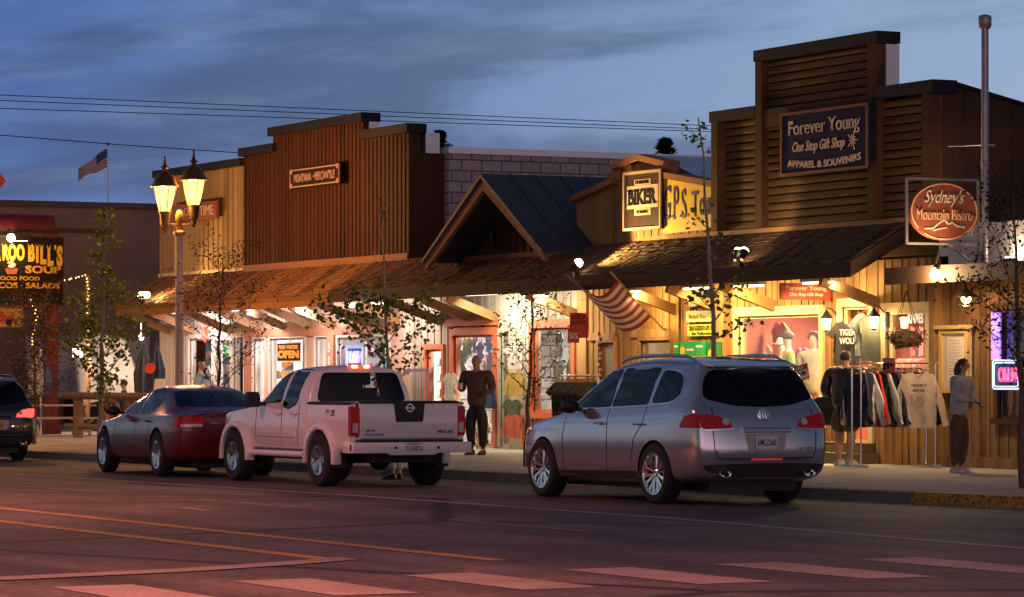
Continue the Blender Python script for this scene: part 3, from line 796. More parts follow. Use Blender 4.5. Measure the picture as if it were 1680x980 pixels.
# ------------------------------------------------------------------ dark red sedan
def make_sedan(label, loc, rz):
    root = empty('parked_sedan', label, 'car', loc, rz)
    P = M('maroon_paint', (.13, .007, .013), .28, .1, coat=.45, var=.05, vs=1.2); w = .945
    S = [
     st(-3.98, .26, .66, .50, .68, .62, .52, .70, .72, rake=[.05,.05,0,0,.03,.05,.08,.08,.05]),
     st(-3.86, .22, .82, .52, .76, .78, .64, .79, .81),
     st(-3.50, .18, .91, .55, .84, .85, .70, .90, .92),
     st(-2.70, .17, .93, .58, .90, .88, .78, .97, 1.0),
     st(-2.42, .17, .935, .60, .92, .885, .80, 1.03, 1.07),
     st(-1.62, .17, .94, .62, .94, .875, .67, 1.36, 1.40),
     st(-1.15, .17, w, .62, .95, .875, .64, 1.435, 1.465),
     st(-.55, .17, w, .63, .965, .875, .63, 1.435, 1.47),
     st(-.05, .18, w, .65, .99, .875, .62, 1.35, 1.395),
     st(.42, .20, .945, .68, 1.02, .87, .70, 1.12, 1.155),
     st(.62, .22, .94, .69, 1.02, .865, .72, 1.045, 1.07),
     st(.98, .26, .90, .70, 1.01, .83, .68, 1.03, 1.05, rake=[0,0,0,.02,.03,.02,.02,.02,.02]),
     st(1.06, .30, .82, .70, .98, .76, .62, 1.02, 1.035, rake=[-.04,-.04,.02,.04,.02,0,0,0,0]),
    ]
    me = loft(S, 3); me.materials.append(P); tree = bvh_of(me)
    fw = rounded([(-2.22, .985), (-1.26, 1.0), (-1.22, 1.36), (-1.52, 1.33)], .05)
    rw = rounded([(-1.16, 1.0), (-.62, 1.01), (-.38, 1.06), (-.30, 1.16), (-.42, 1.30), (-.66, 1.385), (-1.12, 1.37)], .08)
    rear = rounded([(-.70, 1.11), (.70, 1.11), (.56, 1.36), (-.56, 1.36)], .07)
    wind = rounded([(-.76, 1.04), (.76, 1.04), (.58, 1.34), (-.58, 1.34)], .07)
    cav = greenhouse_cut([(-2.15, .80), (.30, .80), (.30, 1.09), (-.08, 1.31), (-.55, 1.395), (-1.15, 1.395), (-1.55, 1.31), (-2.15, 1.03)], .66, .50, .95, 1.395)
    cw = MB()
    for p in (fw, rw): cw.prism(p, -1.5, 1.5, 'y')
    rc = MB().prism(rear, -.35, 1.4, 'x'); wc = MB().prism(wind, -3.0, -1.6, 'x')
    body = boolean(me, [arch_cut(0, .41, w), arch_cut(-3.05, .41, w), cav, cw, rc, wc], BLK)
    link('body', body, root, .6)
    for s in (-1, 1):
        for p in (fw, rw):
            f = part('window', patch(tree, p, 'side', .001, s), CARGLASS, root)
            part('window_trim', trim_ring(tree, p, 'side', .018, s), BLK, f)
        mr = MB(); mr.sphere((-2.02, s*1.05, 1.03), .12, 14, 10, 0, (.6, 1.0, .65)); mr.beam((-2.0, s*.88, .99), (-2.0, s*1.0, 1.01), .05, .05); mr.build('wing_mirror', BLK, root, 1.0)
        part('door_seam', join_meshes([seam(tree, [(-1.21, .99), (-1.17, .7), (-1.17, .3)], 'side', .012, s), seam(tree, [(-.34, 1.02), (-.42, .8), (-.52, .55)], 'side', .012, s), seam(tree, [(-2.30, .95), (-2.38, .6), (-2.32, .3)], 'side', .012, s)]), BLK, root)
        part('door_moulding', patch(tree, rounded([(-2.3, .50), (-.55, .52), (-.55, .56), (-2.3, .54)], .015), 'side', .012, s, skirt=.012), P, root)
        hd = MB()
        for x in (-1.33, -.48): hd.tube([(x-.09, s*.94, .875), (x-.06, s*.97, .88), (x+.06, s*.97, .88), (x+.09, s*.94, .875)], .014, 8)
        hd.build('door_handle', P, root, .8)
        part('headlight', patch(tree, rounded([(-3.9, .60), (-3.55, .68), (-3.5, .78), (-3.8, .74)], .03), 'side', .006, s), CLEARLENS, root)
        q = rounded([(s*.50, .80), (s*.88, .80), (s*.86, .965), (s*.52, .97)][::s], .03)
        o = part('tail_light', patch(tree, q, 'rear', .014, skirt=.02), REDLENS, root)
        q2 = rounded([(.80, .80), (1.08, .80), (1.06, .95), (.86, .95)], .03); part('side_lens', patch(tree, q2, 'side', .010, s, skirt=.02), REDLENS, o)
        part('reversing_lens', patch(tree, rounded([(s*.52, .80), (s*.86, .80), (s*.86, .845), (s*.52, .845)][::s], .01), 'rear', .019), CLEARLENS, o)
    part('rear_window', patch(tree, rear, 'rear', .002), CARGLASS, root)
    part('windscreen', patch(tree, wind, 'front', .001), CARGLASS, root)
    part('boot_seam', join_meshes([seam(tree, [(-.48, 1.0), (-.47, .74), (-.40, .66), (.40, .66), (.47, .74), (.48, 1.0)], 'rear', .012)]), BLK, root)
    part('bumper_seam', seam(tree, [(-.84, .60), (-.5, .62), (.5, .62), (.84, .60)], 'rear', .010), BLK, root)
    b = MB(); lettering(b, 'CHARGER', face_to(tree.ray_cast(Vector((5, -.3, .86)), Vector((-1, 0, 0)))[0].x, -.30, .86, R(88)), .20, .028, 0, .02, .006); b.build('badge_lettering', CHROME, root)
    hx = tree.ray_cast(Vector((5, 0, .74)), Vector((-1, 0, 0)))[0].x
    plate(root, hx + .01, 0, .74, .31, .15, '49-7108', M('plate_white', (.7, .68, .7), .5), M('plate_blue', (.04, .06, .25), .5))
    for x in (-3.05, 0):
        for s in (-1, 1): wheel(root, x, s*.83, .362, .235, .23, 5, 'wide', s)
    for x in (-1.62, -.72):
        for y in (-.36, .36): seat(root, x, y, .50)
    steering(root, -1.92, -.36, .93)
    MB().box(-2.4, -2.1, -.74, .74, .6, .96).build('dashboard', BLK, root)
    MB().box(-3.5, .8, -.6, .6, .15, .40).build('underbody', BLK, root)
    ae = MB().prism([(-.10, 1.435), (.06, 1.385), (.02, 1.45)], -.008, .008, 'y'); ae.build('aerial', P, root)
    return root
# ================================================================== street
def asphalt():
    m = bpy.data.materials.new('asphalt'); m.use_nodes = True; t = m.node_tree; b = t.nodes['Principled BSDF']
    co = nn(t, 'ShaderNodeTexCoord')
    mp = nn(t, 'ShaderNodeMapping'); mp.inputs['Scale'].default_value = (.10, .9, 1); t.links.new(co.outputs['Object'], mp.inputs[0])
    n = nn(t, 'ShaderNodeTexNoise', i_Scale=1.0, i_Detail=5.0, i_Roughness=.6); t.links.new(mp.outputs[0], n.inputs['Vector'])
    n2 = nn(t, 'ShaderNodeTexNoise', i_Scale=34.0, i_Detail=3.0, i_Roughness=.7); t.links.new(co.outputs['Object'], n2.inputs['Vector'])
    n4 = nn(t, 'ShaderNodeTexNoise', i_Scale=7.0, i_Detail=5.0, i_Roughness=.75); t.links.new(co.outputs['Object'], n4.inputs['Vector'])
    n3 = nn(t, 'ShaderNodeTexNoise', i_Scale=.45, i_Detail=6.0, i_Roughness=.65); t.links.new(co.outputs['Object'], n3.inputs['Vector'])
    r1 = ramp(t, [(.36, (.050, .047, .049)), (.64, (.115, .106, .104))], n.outputs[0])
    c = mixc(t, .6, r1.outputs[0], ramp(t, [(.38, .35), (.62, 1.7)], n2.outputs[0]).outputs[0], 'MULTIPLY')
    c = mixc(t, .7, c, ramp(t, [(.42, .62), (.58, 1.2)], n3.outputs[0]).outputs[0], 'MULTIPLY')
    c = mixc(t, .8, c, ramp(t, [(.36, .55), (.64, 1.4)], n4.outputs[0]).outputs[0], 'MULTIPLY')
    # tar-sealed cracks
    v = nn(t, 'ShaderNodeTexVoronoi', feature='DISTANCE_TO_EDGE', i_Scale=.13); w = nn(t, 'ShaderNodeTexNoise', i_Scale=1.2, i_Detail=4.0)
    t.links.new(co.outputs['Object'], w.inputs['Vector'])
    t.links.new(mixc(t, .25, co.outputs['Object'], w.outputs['Color']), v.inputs['Vector'])
    k = ramp(t, [(.008, 0.0), (.014, 1.0)], v.outputs[0])
    c = mixc(t, k.outputs[0], (.018, .016, .016), c)
    t.links.new(c, b.inputs['Base Color']); b.inputs['Roughness'].default_value = .72; b.inputs['Specular IOR Level'].default_value = .32
    bp = nn(t, 'ShaderNodeBump', i_Strength=.5, i_Distance=.012); t.links.new(n2.outputs[0], bp.inputs['Height']); t.links.new(bp.outputs[0], b.inputs['Normal'])
    MATS['asphalt'] = m; return m
def worn(name, col, low=.38):
    """road paint worn through to the asphalt in places"""
    m = bpy.data.materials.new(name); m.use_nodes = True; t = m.node_tree; b = t.nodes['Principled BSDF']
    co = nn(t, 'ShaderNodeTexCoord')
    n = nn(t, 'ShaderNodeTexNoise', i_Scale=26.0, i_Detail=8.0, i_Roughness=.75); t.links.new(co.outputs['Object'], n.inputs['Vector'])
    n2 = nn(t, 'ShaderNodeTexNoise', i_Scale=1.1, i_Detail=4.0); t.links.new(co.outputs['Object'], n2.inputs['Vector'])
    f = math_(t, 'MULTIPLY', ramp(t, [(low, 0.0), (low + .14, 1.0)], n.outputs[0]).outputs[0], ramp(t, [(.3, .55), (.6, 1.0)], n2.outputs[0]).outputs[0])
    t.links.new(mixc(t, f, (.07, .066, .066), col), b.inputs['Base Color']); b.inputs['Roughness'].default_value = .75
    MATS[name] = m; return m
ASPH = asphalt()
road = MB(); road.face([(-400, -120, 0), (200, -120, 0), (200, 260, 0), (-400, 260, 0)]); tag(road.build('road', ASPH), kind='structure')
KERB = [(-130, 20.6), (-90, 21.0), (-62.3, 21.9), (-54, 22.6), (-47, 23.1), (-37.4, 23.45), (-33.4, 23.95), (-25, 25.4), (-14, 28.2)]
CONC = M('concrete', (.36, .34, .30), .85, var=.22, vs=1.3, bump=.25, bs=50)
KERBM = M('kerb_concrete', (.22, .20, .18), .85, var=.35, vs=2.2, bump=.3, bs=40)
def at_kerb(x):
    for (a, b), (c, d) in zip(KERB, KERB[1:]):
        if a <= x <= c: return b + (d - b) * (x - a) / (c - a)
sw = MB(); kb = MB()
xs = [-130 + 1.6 * i for i in range(73)]
for x0, x1 in zip(xs, xs[1:]):
    g = .022                                  # tooled joint between slabs
    ya, yb = at_kerb(x0), at_kerb(x1)
    rows = [.16, 2.0, 3.9, 9.6, 40]
    for j, (d0, d1) in enumerate(zip(rows, rows[1:])):
        def zz(d): return .15 + .05 * min(1, d / 6.5)
        sw.face([(x0 + g, ya + d0 + g, zz(d0)), (x1, yb + d0 + g, zz(d0)), (x1, yb + d1, zz(d1)), (x0 + g, ya + d1, zz(d1))])
    kb.face([(x0, ya, 0), (x1, yb, 0), (x1, yb + .025, .14), (x0, ya + .025, .14)])
    kb.face([(x0, ya + .025, .14), (x1, yb + .025, .14), (x1, yb + .15, .152), (x0, ya + .15, .152)])
sw.face([(-130, 20.8, .12), (-14, 28.2, .12), (-14, 75, .12), (-130, 62, .12)])
tag(sw.build('pavement', CONC), kind='structure'); tag(kb.build('kerb', KERBM), kind='structure')
# yellow no-parking paint on the corner kerb, flaking
yk = MB(); x = gnd(1538, 806, .15)[0]; n = 14
for i in range(n):
    x0, x1 = x + 1.2*i, x + 1.2*(i+1)
    if x1 > -14: break
    a, b = at_kerb(x0), at_kerb(x1)
    yk.face([(x0, a - .004, .004), (x1, b - .004, .004), (x1, b + .021, .144), (x0, a + .021, .144)])
    yk.face([(x0, a + .021, .144), (x1, b + .021, .144), (x1, b + .15, .157), (x0, a + .15, .157)])
tag(yk.build('kerb_paint', worn('kerb_yellow', (.70, .38, .03), .42)), kind='structure')
gt = MB()
for x0, x1 in zip(xs, xs[1:]):
    a, b = at_kerb(x0), at_kerb(x1); gt.face([(x0, a - .45, .004), (x1, b - .45, .004), (x1, b, .004), (x0, a, .004)])
tag(gt.build('gutter', M('gutter_concrete', (.13, .12, .11), .85, var=.4, vs=1.5, bump=.3, bs=40)), kind='structure')
WH = worn('road_white', (.30, .27, .26), .36); WHF = worn('road_white_faded', (.42, .40, .40), .40); YL = worn('road_yellow', (.36, .21, .02), .28)
def strip(pts, w, z=.004):
    m = MB()
    for (a, b), (c, d) in zip(pts, pts[1:]): m.face([(a, b - w/2, z), (c, d - w/2, z), (c, d + w/2, z), (a, b + w/2, z)])
    return m
yl = strip([(-140, 13.1), (-26.0, 13.12)], .20); y2 = strip([(-140, 11.9), (-26.9, 11.9)], .22); yl.add(y2.v, y2.f)
tag(yl.build('road_centre_line', YL), kind='structure')
tag(strip([(-130, 16.2), (-53.5, 17.95), (-41.1, 18.72), (-33, 18.8), (-25.6, 18.3), (-20, 17.7)], .15).build('parking_lane_line', WHF), kind='structure')
ds = MB()
for p, q in (((15, 797), (150, 806)), ((330, 820), (497, 833)), ((735, 853), (975, 873))):
    a, b = gnd(*p), gnd(*q); s_ = strip([a, b], .07); ds.add(s_.v, s_.f)
a, b = gnd(300, 833), gnd(338, 838); s_ = strip([a, b], .10); ds.add(s_.v, s_.f)
tag(ds.build('lane_dashes', WHF), kind='structure')
sl = MB(); P_ = [(-24.9, 6.0), (-25.25, 8.5), (-25.7, 10.2), (-26.25, 11.3), (-26.75, 12.1)]
for (a, b), (c, d) in zip(P_, P_[1:]): sl.face([(a - .3, b, .008), (a + .12, b, .008), (c + .12, d, .008), (c - .3, d, .008)])
tag(sl.build('stop_line', WH), kind='structure')
cw_ = MB()
for k in range(-2, 6):
    y0 = 8.46 + 1.495 * k; dx = -.12 * k
    cw_.face([(-24.15 + dx, y0, .004), (-22.3, y0, .004), (-22.3, y0 + .66, .004), (-24.2 + dx, y0 + .66, .004)])
tag(cw_.build('crosswalk', WH), kind='structure')

# ================================================================== the row of shops (front wall on y = 30)
YF = 30.0
CREAM = wood('cream_boards', (.24, .175, .085), (.40, .31, .17), 'X', .32)
BROWN = wood('brown_boards', (.038, .016, .0085), (.068, .027, .013), 'X', .30)
LOGS = wood('log_siding', (.055, .027, .010), (.135, .072, .026), 'Z', .135)
OLDW = wood('old_board', (.16, .085, .03), (.36, .21, .085), 'X', .26)
GREYB = wood('grey_boards', (.26, .22, .18), (.42, .37, .31), 'X', .30)
WHITEB = wood('white_boards', (.52, .50, .46), (.70, .67, .62), 'X', .24)
PINKB = wood('pale_pink_boards', (.50, .36, .29), (.66, .50, .41), 'X', .16)
TRIMW = wood('timber', (.20, .11, .045), (.36, .21, .09), 'Z', .5)
DARKT = wood('dark_timber', (.030, .016, .010), (.065, .034, .020), 'Z', .5)
CAPM = M('dark_flashing', (.012, .013, .020), .65, 0, var=.2, vs=3, spec=.25)
GALV = M('galvanised_metal', (.55, .56, .58), .38, .9, var=.15, vs=4)
ORANGE = M('orange_paint', (.52, .13, .05), .6, var=.12, vs=5)
CREAMP = M('cream_paint', (.66, .54, .30), .55, var=.10, vs=5)
WHITEP = M('white_paint', (.75, .73, .70), .55, var=.06, vs=4)
GLASS = glassmat('shop_glass', (.95, .96, .95), .45)
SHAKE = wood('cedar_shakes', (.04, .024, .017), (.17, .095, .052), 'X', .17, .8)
STUC = M('brown_stucco', (.26, .155, .115), .9, var=.15, vs=.8, bump=.2, bs=30)

def wall(mb, x0, x1, z0, z1, y0, y1, holes=(), m=0):
    """a wall in the plane of the street with rectangular openings"""
    X = sorted({x0, x1, *[h[0] for h in holes], *[h[1] for h in holes]}); Z = sorted({z0, z1, *[h[2] for h in holes], *[h[3] for h in holes]})
    X = [x for x in X if x0 <= x <= x1]; Z = [z for z in Z if z0 <= z <= z1]
    for a, b in zip(X, X[1:]):
        run = None
        for c, d in list(zip(Z, Z[1:])) + [(None, None)]:
            solid = c is not None and not any(h[0] < (a+b)/2 < h[1] and h[2] < (c+d)/2 < h[3] for h in holes)
            if solid: run = (run[0], d) if run else (c, d)
            elif run: mb.box(a, b, y0, y1, run[0], run[1], m); run = None
def battens(mb, x0, x1, z0, z1, y, step, w=.045, t=.022, holes=(), m=0, jit=.0):
    x = x0 + step * .5
    while x < x1 - w:
        xx = x + rnd.uniform(-jit, jit); segs = [(z0, z1)]
        for h in holes:
            if h[0] - w < xx < h[1] + w:
                ns = []
                for a, b in segs:
                    if h[2] > a: ns.append((a, min(b, h[2])))
                    if h[3] < b: ns.append((max(a, h[3]), b))
                segs = [s for s in ns if s[1] - s[0] > .03]
        for a, b in segs: mb.box(xx - w/2, xx + w/2, y - t, y, a + .004, b - .004, m)
        x += step
def frame(mb, x0, x1, z0, z1, y, w=.09, d=.05, m=0, sill=True):
    """casing round an opening, standing proud of the wall at y"""
    mb.box(x0 - w, x1 + w, y - d, y + .08, z1, z1 + w * 1.15, m)
    if sill: mb.box(x0 - w - .03, x1 + w + .03, y - d - .05, y + .08, z0 - w * .8, z0, m)
    mb.box(x0 - w, x0, y - d, y + .08, z0, z1, m); mb.box(x1, x1 + w, y - d, y + .08, z0, z1, m)
def window(parent, h, mat, w=.09, muntin=0, glass=GLASS, sill=True, name='window', lbl=None):
    x0, x1, z0, z1 = h
    f = MB(); frame(f, x0, x1, z0, z1, YF, w, .05, 0, sill)
    i = .045
    f.box(x0, x0 + i, YF + .02, YF + .07, z0, z1); f.box(x1 - i, x1, YF + .02, YF + .07, z0, z1)
    f.box(x0 + i, x1 - i, YF + .02, YF + .07, z0, z0 + i); f.box(x0 + i, x1 - i, YF + .02, YF + .07, z1 - i, z1)
    for k in range(muntin):
        x = x0 + (x1 - x0) * (k + 1) / (muntin + 1); f.box(x - .02, x + .02, YF + .02, YF + .07, z0 + i, z1 - i)
    o = f.build(name, mat, parent)
    g = MB(); g.box(x0 + i, x1 - i, YF + .042, YF + .048, z0 + i, z1 - i); g.build('pane', glass, o)
    if lbl: o['label'] = lbl
    return o
def hole(pa, pb, ta, tb, Y=YF):
    """opening from its photo columns and the heights of its bottom and top edge"""
    c = (pa + pb) / 2
    return (fx(pa, Y), fx(pb, Y), tb if isinstance(tb, float) else fz(c, tb, Y), ta if isinstance(ta, float) else fz(c, ta, Y))
def room(parent, x0, x1, ycol, depth=3.4, top=2.95, floor=(.25, .2, .16)):
    m = MB(); y0, y1 = YF + .16, YF + depth
    m.face([(x0, y0, .21), (x1, y0, .21), (x1, y1, .21), (x0, y1, .21)], 1)
    m.face([(x0, y1, .21), (x1, y1, .21), (x1, y1, top), (x0, y1, top)]); m.face([(x0, y0, top), (x0, y1, top), (x1, y1, top), (x1, y0, top)])
    m.face([(x0, y0, .21), (x0, y1, .21), (x0, y1, top), (x0, y0, top)]); m.face([(x1, y0, .21), (x1, y0, top), (x1, y1, top), (x1, y1, .21)])
    return m.build('interior_wall', [ycol, M('shop_floor', floor, .5)], parent, None, fix=False)
ROOMW = M('room_white', (.72, .70, .68), .8, var=.05); ROOMY = M('room_cream', (.62, .50, .30), .8, var=.1); ROOMR = M('room_red', (.45, .12, .06), .7, var=.2, vs=3)
def ceiling_lights(xs, y, z, power, col, w=1.2, label='fluorescent ceiling strip lighting the shop', group='strip lights inside the shops'):
    for x in xs:
        t = empty('ceiling_light', label, 'lamp', (x, y, z), 0, group)
        MB().box(-w/2, w/2, -.09, .09, .0, .05).build('housing', WHITEP, t)
        MB().box(-w/2 + .03, w/2 - .03, -.07, .07, -.012, -.002).build('tube', emat('tube_%s' % label[:3], col, 9), t)
        light('strip_glow', 'AREA', (0, 0, -.03), power, col, w, .2, parent=t)
def cap_bar(mb, x0, x1, z1, h=.19, over=.10, y0=YF - .16, y1=YF + .30):
    mb.box(x0 - over, x1 + over, y0, y1, z1 - h, z1)

# ------------------------------------------------------------------ shop with the cream front, far left
bit = empty('curio_shop', 'cream board and batten shop front at the left end of the awning', 'shop', (-75, YF, 0))
bit.location = (0, 0, 0)
x0, x1 = -77.72, -72.27
h1 = (fx(312), fx(350), .75, 2.50); h2 = (fx(356), fx(380), .24, 2.45); h3 = (fx(384), fx(402), .75, 2.50)
m = MB(); wall(m, x0, x1, 3.45, 6.44, YF, YF + .2); battens(m, x0, x1, 4.12, 6.44, YF, .30, .06); m.build('upper_wall', CREAM, bit)
m = MB(); wall(m, x0, x1, .19, 3.45, YF, YF + .15, [h1, h2, h3]); battens(m, x0, x1, .19, 3.4, YF, .22, .03, .012, [h1, h2, h3]); m.build('front_wall', WHITEB, bit)
m = MB(); m.box(x0, x0 + .2, YF + .2, YF + 12, .19, 6.44); m.build('side_wall', STUC, bit)
m = MB(); cap_bar(m, x0, x1 - .1, 6.60, .17); m.build('parapet_cap', CAPM, bit)
m = MB(); m.box(x0 - .01, x1, YF - .03, YF, 3.98, 4.10); m.build('base_trim', CREAMP, bit)
window(bit, h1, WHITEP); window(bit, h3, WHITEP); window(bit, h2, WHITEP, name='door')
room(bit, x0 + .2, x1, ROOMW)

# ------------------------------------------------------------------ mercantile
mer = empty('mercantile_store', 'tall brown store front with a stepped parapet of vertical boards', 'shop')
x0, xa, xb, x1 = -72.25, -70.55, -65.69, -63.43
m = MB(); poly = [(x0, 3.45), (x1, 3.45), (x1, 6.62), (xb, 6.62), (xb, 7.0), (xa, 7.0), (xa, 6.62), (x0, 6.62)]
m.prism(poly, YF - .06, YF + .2, 'y')
battens(m, x0, xa, 4.12, 6.6, YF - .06, .2, .035, .02); battens(m, xa, xb, 4.12, 6.98, YF - .06, .2, .035, .02); battens(m, xb, x1, 4.12, 6.6, YF - .06, .2, .035, .02)
m.box(x1 - .2, x1, YF + .2, YF + .75, .19, 6.2); 
m.build('upper_wall', BROWN, mer)
m = MB(); cap_bar(m, x0 - .02, xa + .1, 6.82); cap_bar(m, xa, xb, 7.18); cap_bar(m, xb + .101, x1, 6.80); m.build('parapet_cap', CAPM, mer)
MB().box(x1 - .28, x1 + .05, YF + .301, YF + .62, 6.2, 6.62).build('parapet_return', GALV, mer); MB().box(xb + .001, xb + .08, YF + .05, YF + .29, 6.82, 6.99).build('parapet_return', GALV, mer)
m = MB(); m.box(x0, x1, YF - .10, YF - .06, 3.98, 4.14); m.build('base_trim', wood('mauve_trim', (.20, .10, .075), (.28, .15, .11), 'Z', .5), mer)
g1 = (fx(417), fx(437), .7, 2.46); g2 = (fx(444), fx(502), .24, 2.46); g3 = (fx(519), fx(541), .24, 2.46); g4 = (fx(556), fx(640), .75, 2.44)
HM = [g1, g2, g3, g4]
m = MB(); wall(m, x0, x1, .19, 3.45, YF, YF + .15, HM); battens(m, x0, x1, 2.66, 3.44, YF, .155, .02, .014); m.build('front_wall', PINKB, mer)
m = MB(); m.box(x0, fx(645), YF - .07, YF, 2.50, 2.66); m.box(fx(541), fx(553), YF - .09, YF, .19, 2.50); m.box(fx(404), fx(414), YF - .06, YF, .19, 2.50); m.build('trim_board', M('salmon_trim', (.50, .24, .16), .6, var=.1), mer)
m = MB()
for i, ch in enumerate('50'): lettering(m, ch, face_to((fx(541) + fx(553))/2, YF - .092, 2.22 - i*.28), None, .2, 0, .02, .012)
m.build('house_number', WHITEP, mer)
window(mer, g1, WHITEP, .05); window(mer, g4, WHITEP, .05, 1); dd = window(mer, g2, WHITEP, .06, 1, name='door'); window(mer, g3, WHITEP, .05, name='doorway')
m = MB(); m.box(g2[1] - .36, g2[1] - .06, YF + .075, YF + .10, .3, 2.40); m.build('panel', M('door_brown', (.30, .15, .08), .6, var=.2), dd)
room(mer, x0, x1 - .2, ROOMW)
# block side wall that rises behind the neighbours
blk = empty('block_building', 'grey concrete block wall with white coping rising behind the gabled roof', 'building')
bmt = bpy.data.materials.new('concrete_block'); bmt.use_nodes = True; t = bmt.node_tree
co = nn(t, 'ShaderNodeTexCoord'); mp = nn(t, 'ShaderNodeMapping'); mp.inputs['Rotation'].default_value = (0, 0, 0)
sx = nn(t, 'ShaderNodeSeparateXYZ'); cx = nn(t, 'ShaderNodeCombineXYZ'); t.links.new(co.outputs['Object'], sx.inputs[0]); t.links.new(sx.outputs[1], cx.inputs[0]); t.links.new(sx.outputs[2], cx.inputs[1])
br = nn(t, 'ShaderNodeTexBrick', i_Scale=1.0); br.inputs['Brick Width'].default_value = .46; br.inputs['Row Height'].default_value = .225; br.inputs['Mortar Size'].default_value = .014
br.inputs['Color1'].default_value = (.40, .35, .35, 1); br.inputs['Color2'].default_value = (.31, .27, .275, 1); br.inputs['Mortar'].default_value = (.10, .09, .09, 1)
t.links.new(cx.outputs[0], br.inputs['Vector']); nz = nn(t, 'ShaderNodeTexNoise', i_Scale=14.0, i_Detail=5.0); t.links.new(co.outputs['Object'], nz.inputs['Vector'])
t.links.new(mixc(t, .5, br.outputs[0], ramp(t, [(.3, .7), (.7, 1.25)], nz.outputs[0]).outputs[0], 'MULTIPLY'), t.nodes['Principled BSDF'].inputs['Base Color']); t.nodes['Principled BSDF'].inputs['Roughness'].default_value = .9
bp = nn(t, 'ShaderNodeBump', i_Strength=.6, i_Distance=.02, invert=True); t.links.new(br.outputs['Fac'], bp.inputs['Height']); t.links.new(bp.outputs[0], t.nodes['Principled BSDF'].inputs['Normal'])
m = MB(); m.box(x1 - 9.0, x1 - .21, YF + 3.5, YF + 18, .19, 6.0); m.box(x1 - .2, x1 + .2, YF + .76, YF + 18, .19, 6.2); m.build('wall', bmt, blk)
m = MB(); m.box(x1 - .25, x1 + .24, YF + .74, YF + 18.05, 6.2, 6.33); m.build('coping', M('white_coping', (.72, .73, .76), .35, .4), blk)

# ------------------------------------------------------------------ grey shop with the gable
gry = empty('gabled_gift_shop', 'grey boarded gift shop with orange window frames and a dark timber gable', 'shop')
x0, x1 = -63.43, -56.22
k1 = (fx(701), fx(727), .35, 2.15); k2 = (fx(745), fx(811), .24, 2.42); k3 = (fx(822), fx(838), .24, 2.45); k4 = (fx(876), fx(940), .93, 2.52)
HK = [k1, k2, k3, k4]
m = MB(); wall(m, x0, x1, .19, 3.9, YF, YF + .15, HK); battens(m, x0, x1, .19, 3.88, YF, .31, .045, .018, HK); m.build('front_wall', GREYB, gry)
window(gry, k1, ORANGE, .09); window(gry, k2, ORANGE, .13, name='shop_door', sill=False); window(gry, k4, ORANGE, .14, lbl='large display window in a terracotta frame')
m = MB(); m.box(fx(735), fx(818), YF - .10, YF, 2.60, 2.78); m.build('lintel', ORANGE, gry)
m = MB(); m.box(fx(840), fx(860), YF - .03, YF, .19, 2.5); m.build('pilaster', M('grey_cream', (.50, .43, .30), .6, var=.1), gry)
dr = window(gry, k3, GREYB, .06, name='side_door', sill=False)
m = MB(); m.box(k3[0] + .05, k3[1] - .05, YF + .05, YF + .09, .26, 2.4); m.build('leaf', M('grey_cream', (.50, .43, .30), .6), dr)
# counter rail below the display window
m = MB(); xa, xb = fx(862), fx(950)
m.box(xa, xb, YF - .12, YF - .055, .80, .86)
for i in range(9): xx = xa + .05 + (xb - xa - .1) * i / 8; m.box(xx - .02, xx + .02, YF - .10, YF - .06, .2, .80)
m.build('rail', ORANGE, gry)
room(gry, x0 + .1, x1 - .1, ROOMW)
# gable
ga = MB(); yg = YF - 1.12; ax, az_, hw, fz0 = -57.90, 5.33, 2.52, 3.86
for s in (-1, 1):
    p, q = (ax, az_), (ax + s*hw, fz0)
    d = Vector((q[0]-p[0], q[1]-p[1])).normalized(); nrm = Vector((d.y, -d.x)) * (.23 if s > 0 else -.23)
    if nrm.y > 0: nrm = -nrm
    poly = [p, q, (q[0], q[1] - .17), (ax, az_ - .20)]
    ga.prism(poly, yg, yg + .09, 'y')
ga.build('bargeboard', wood('barge_rust', (.13, .055, .028), (.24, .11, .055), 'Z', .5), gry)
rf = MB()
for s in (-1, 1):
    e = (ax + s*(hw + .04), fz0 - .03)
    rf.prism([(ax, az_ + .03), e, (e[0], e[1] + .06), (ax, az_ + .11)], yg - .06, YF + 9, 'y')
    d = 0
rf.build('gable_roof', M('blue_metal_roof', (.045, .05, .068), .65, .1, var=.25, vs=1.5), gry)
sm = MB()
for s in (-1, 1):
    for k in range(1, 18):
        yy = yg + .55 * k
        sm.beam((ax + s*.03, yy, az_ + .115), (ax + s*(hw + .03), yy, fz0 + .04), .02, .014)
sm.build('roof_seams', MATS['blue_metal_roof'], gry)
gw = MB(); gw.prism([(ax - hw + .1, fz0 - .1), (ax + hw - .1, fz0 - .1), (ax, az_ - .12)], YF - .25, YF - .15, 'y')
for k in range(-7, 8):
    xx = ax + .3*k; zt = az_ - .2 - abs(xx - ax) * (az_ - fz0)/hw
    if zt > fz0 + .1: gw.box(xx - .025, xx + .025, YF - .275, YF - .25, fz0 - .1, zt)
gw.build('gable_wall', DARKT, gry)
m = MB(); m.box(ax - hw + .1, ax + hw - .1, YF - .33, YF - .28, fz0 - .08, fz0 + .10); m.build('tie_beam', MATS['barge_rust'], gry)
bl = empty('iron_bell', 'small iron bell hanging inside the dark gable', 'bell', (ax - .95, YF - .45, 4.20))
MB().lathe([(.001, .0), (.10, .0), (.085, .06), (.06, .14), (.05, .19), (.001, .21)], 16).build('bell_body', M('iron', (.05, .045, .04), .45, .8), bl, .8)
MB().tube([(0, 0, .2), (0, 0, .55)], .01, 6).build('hanger', MATS['iron'], bl)

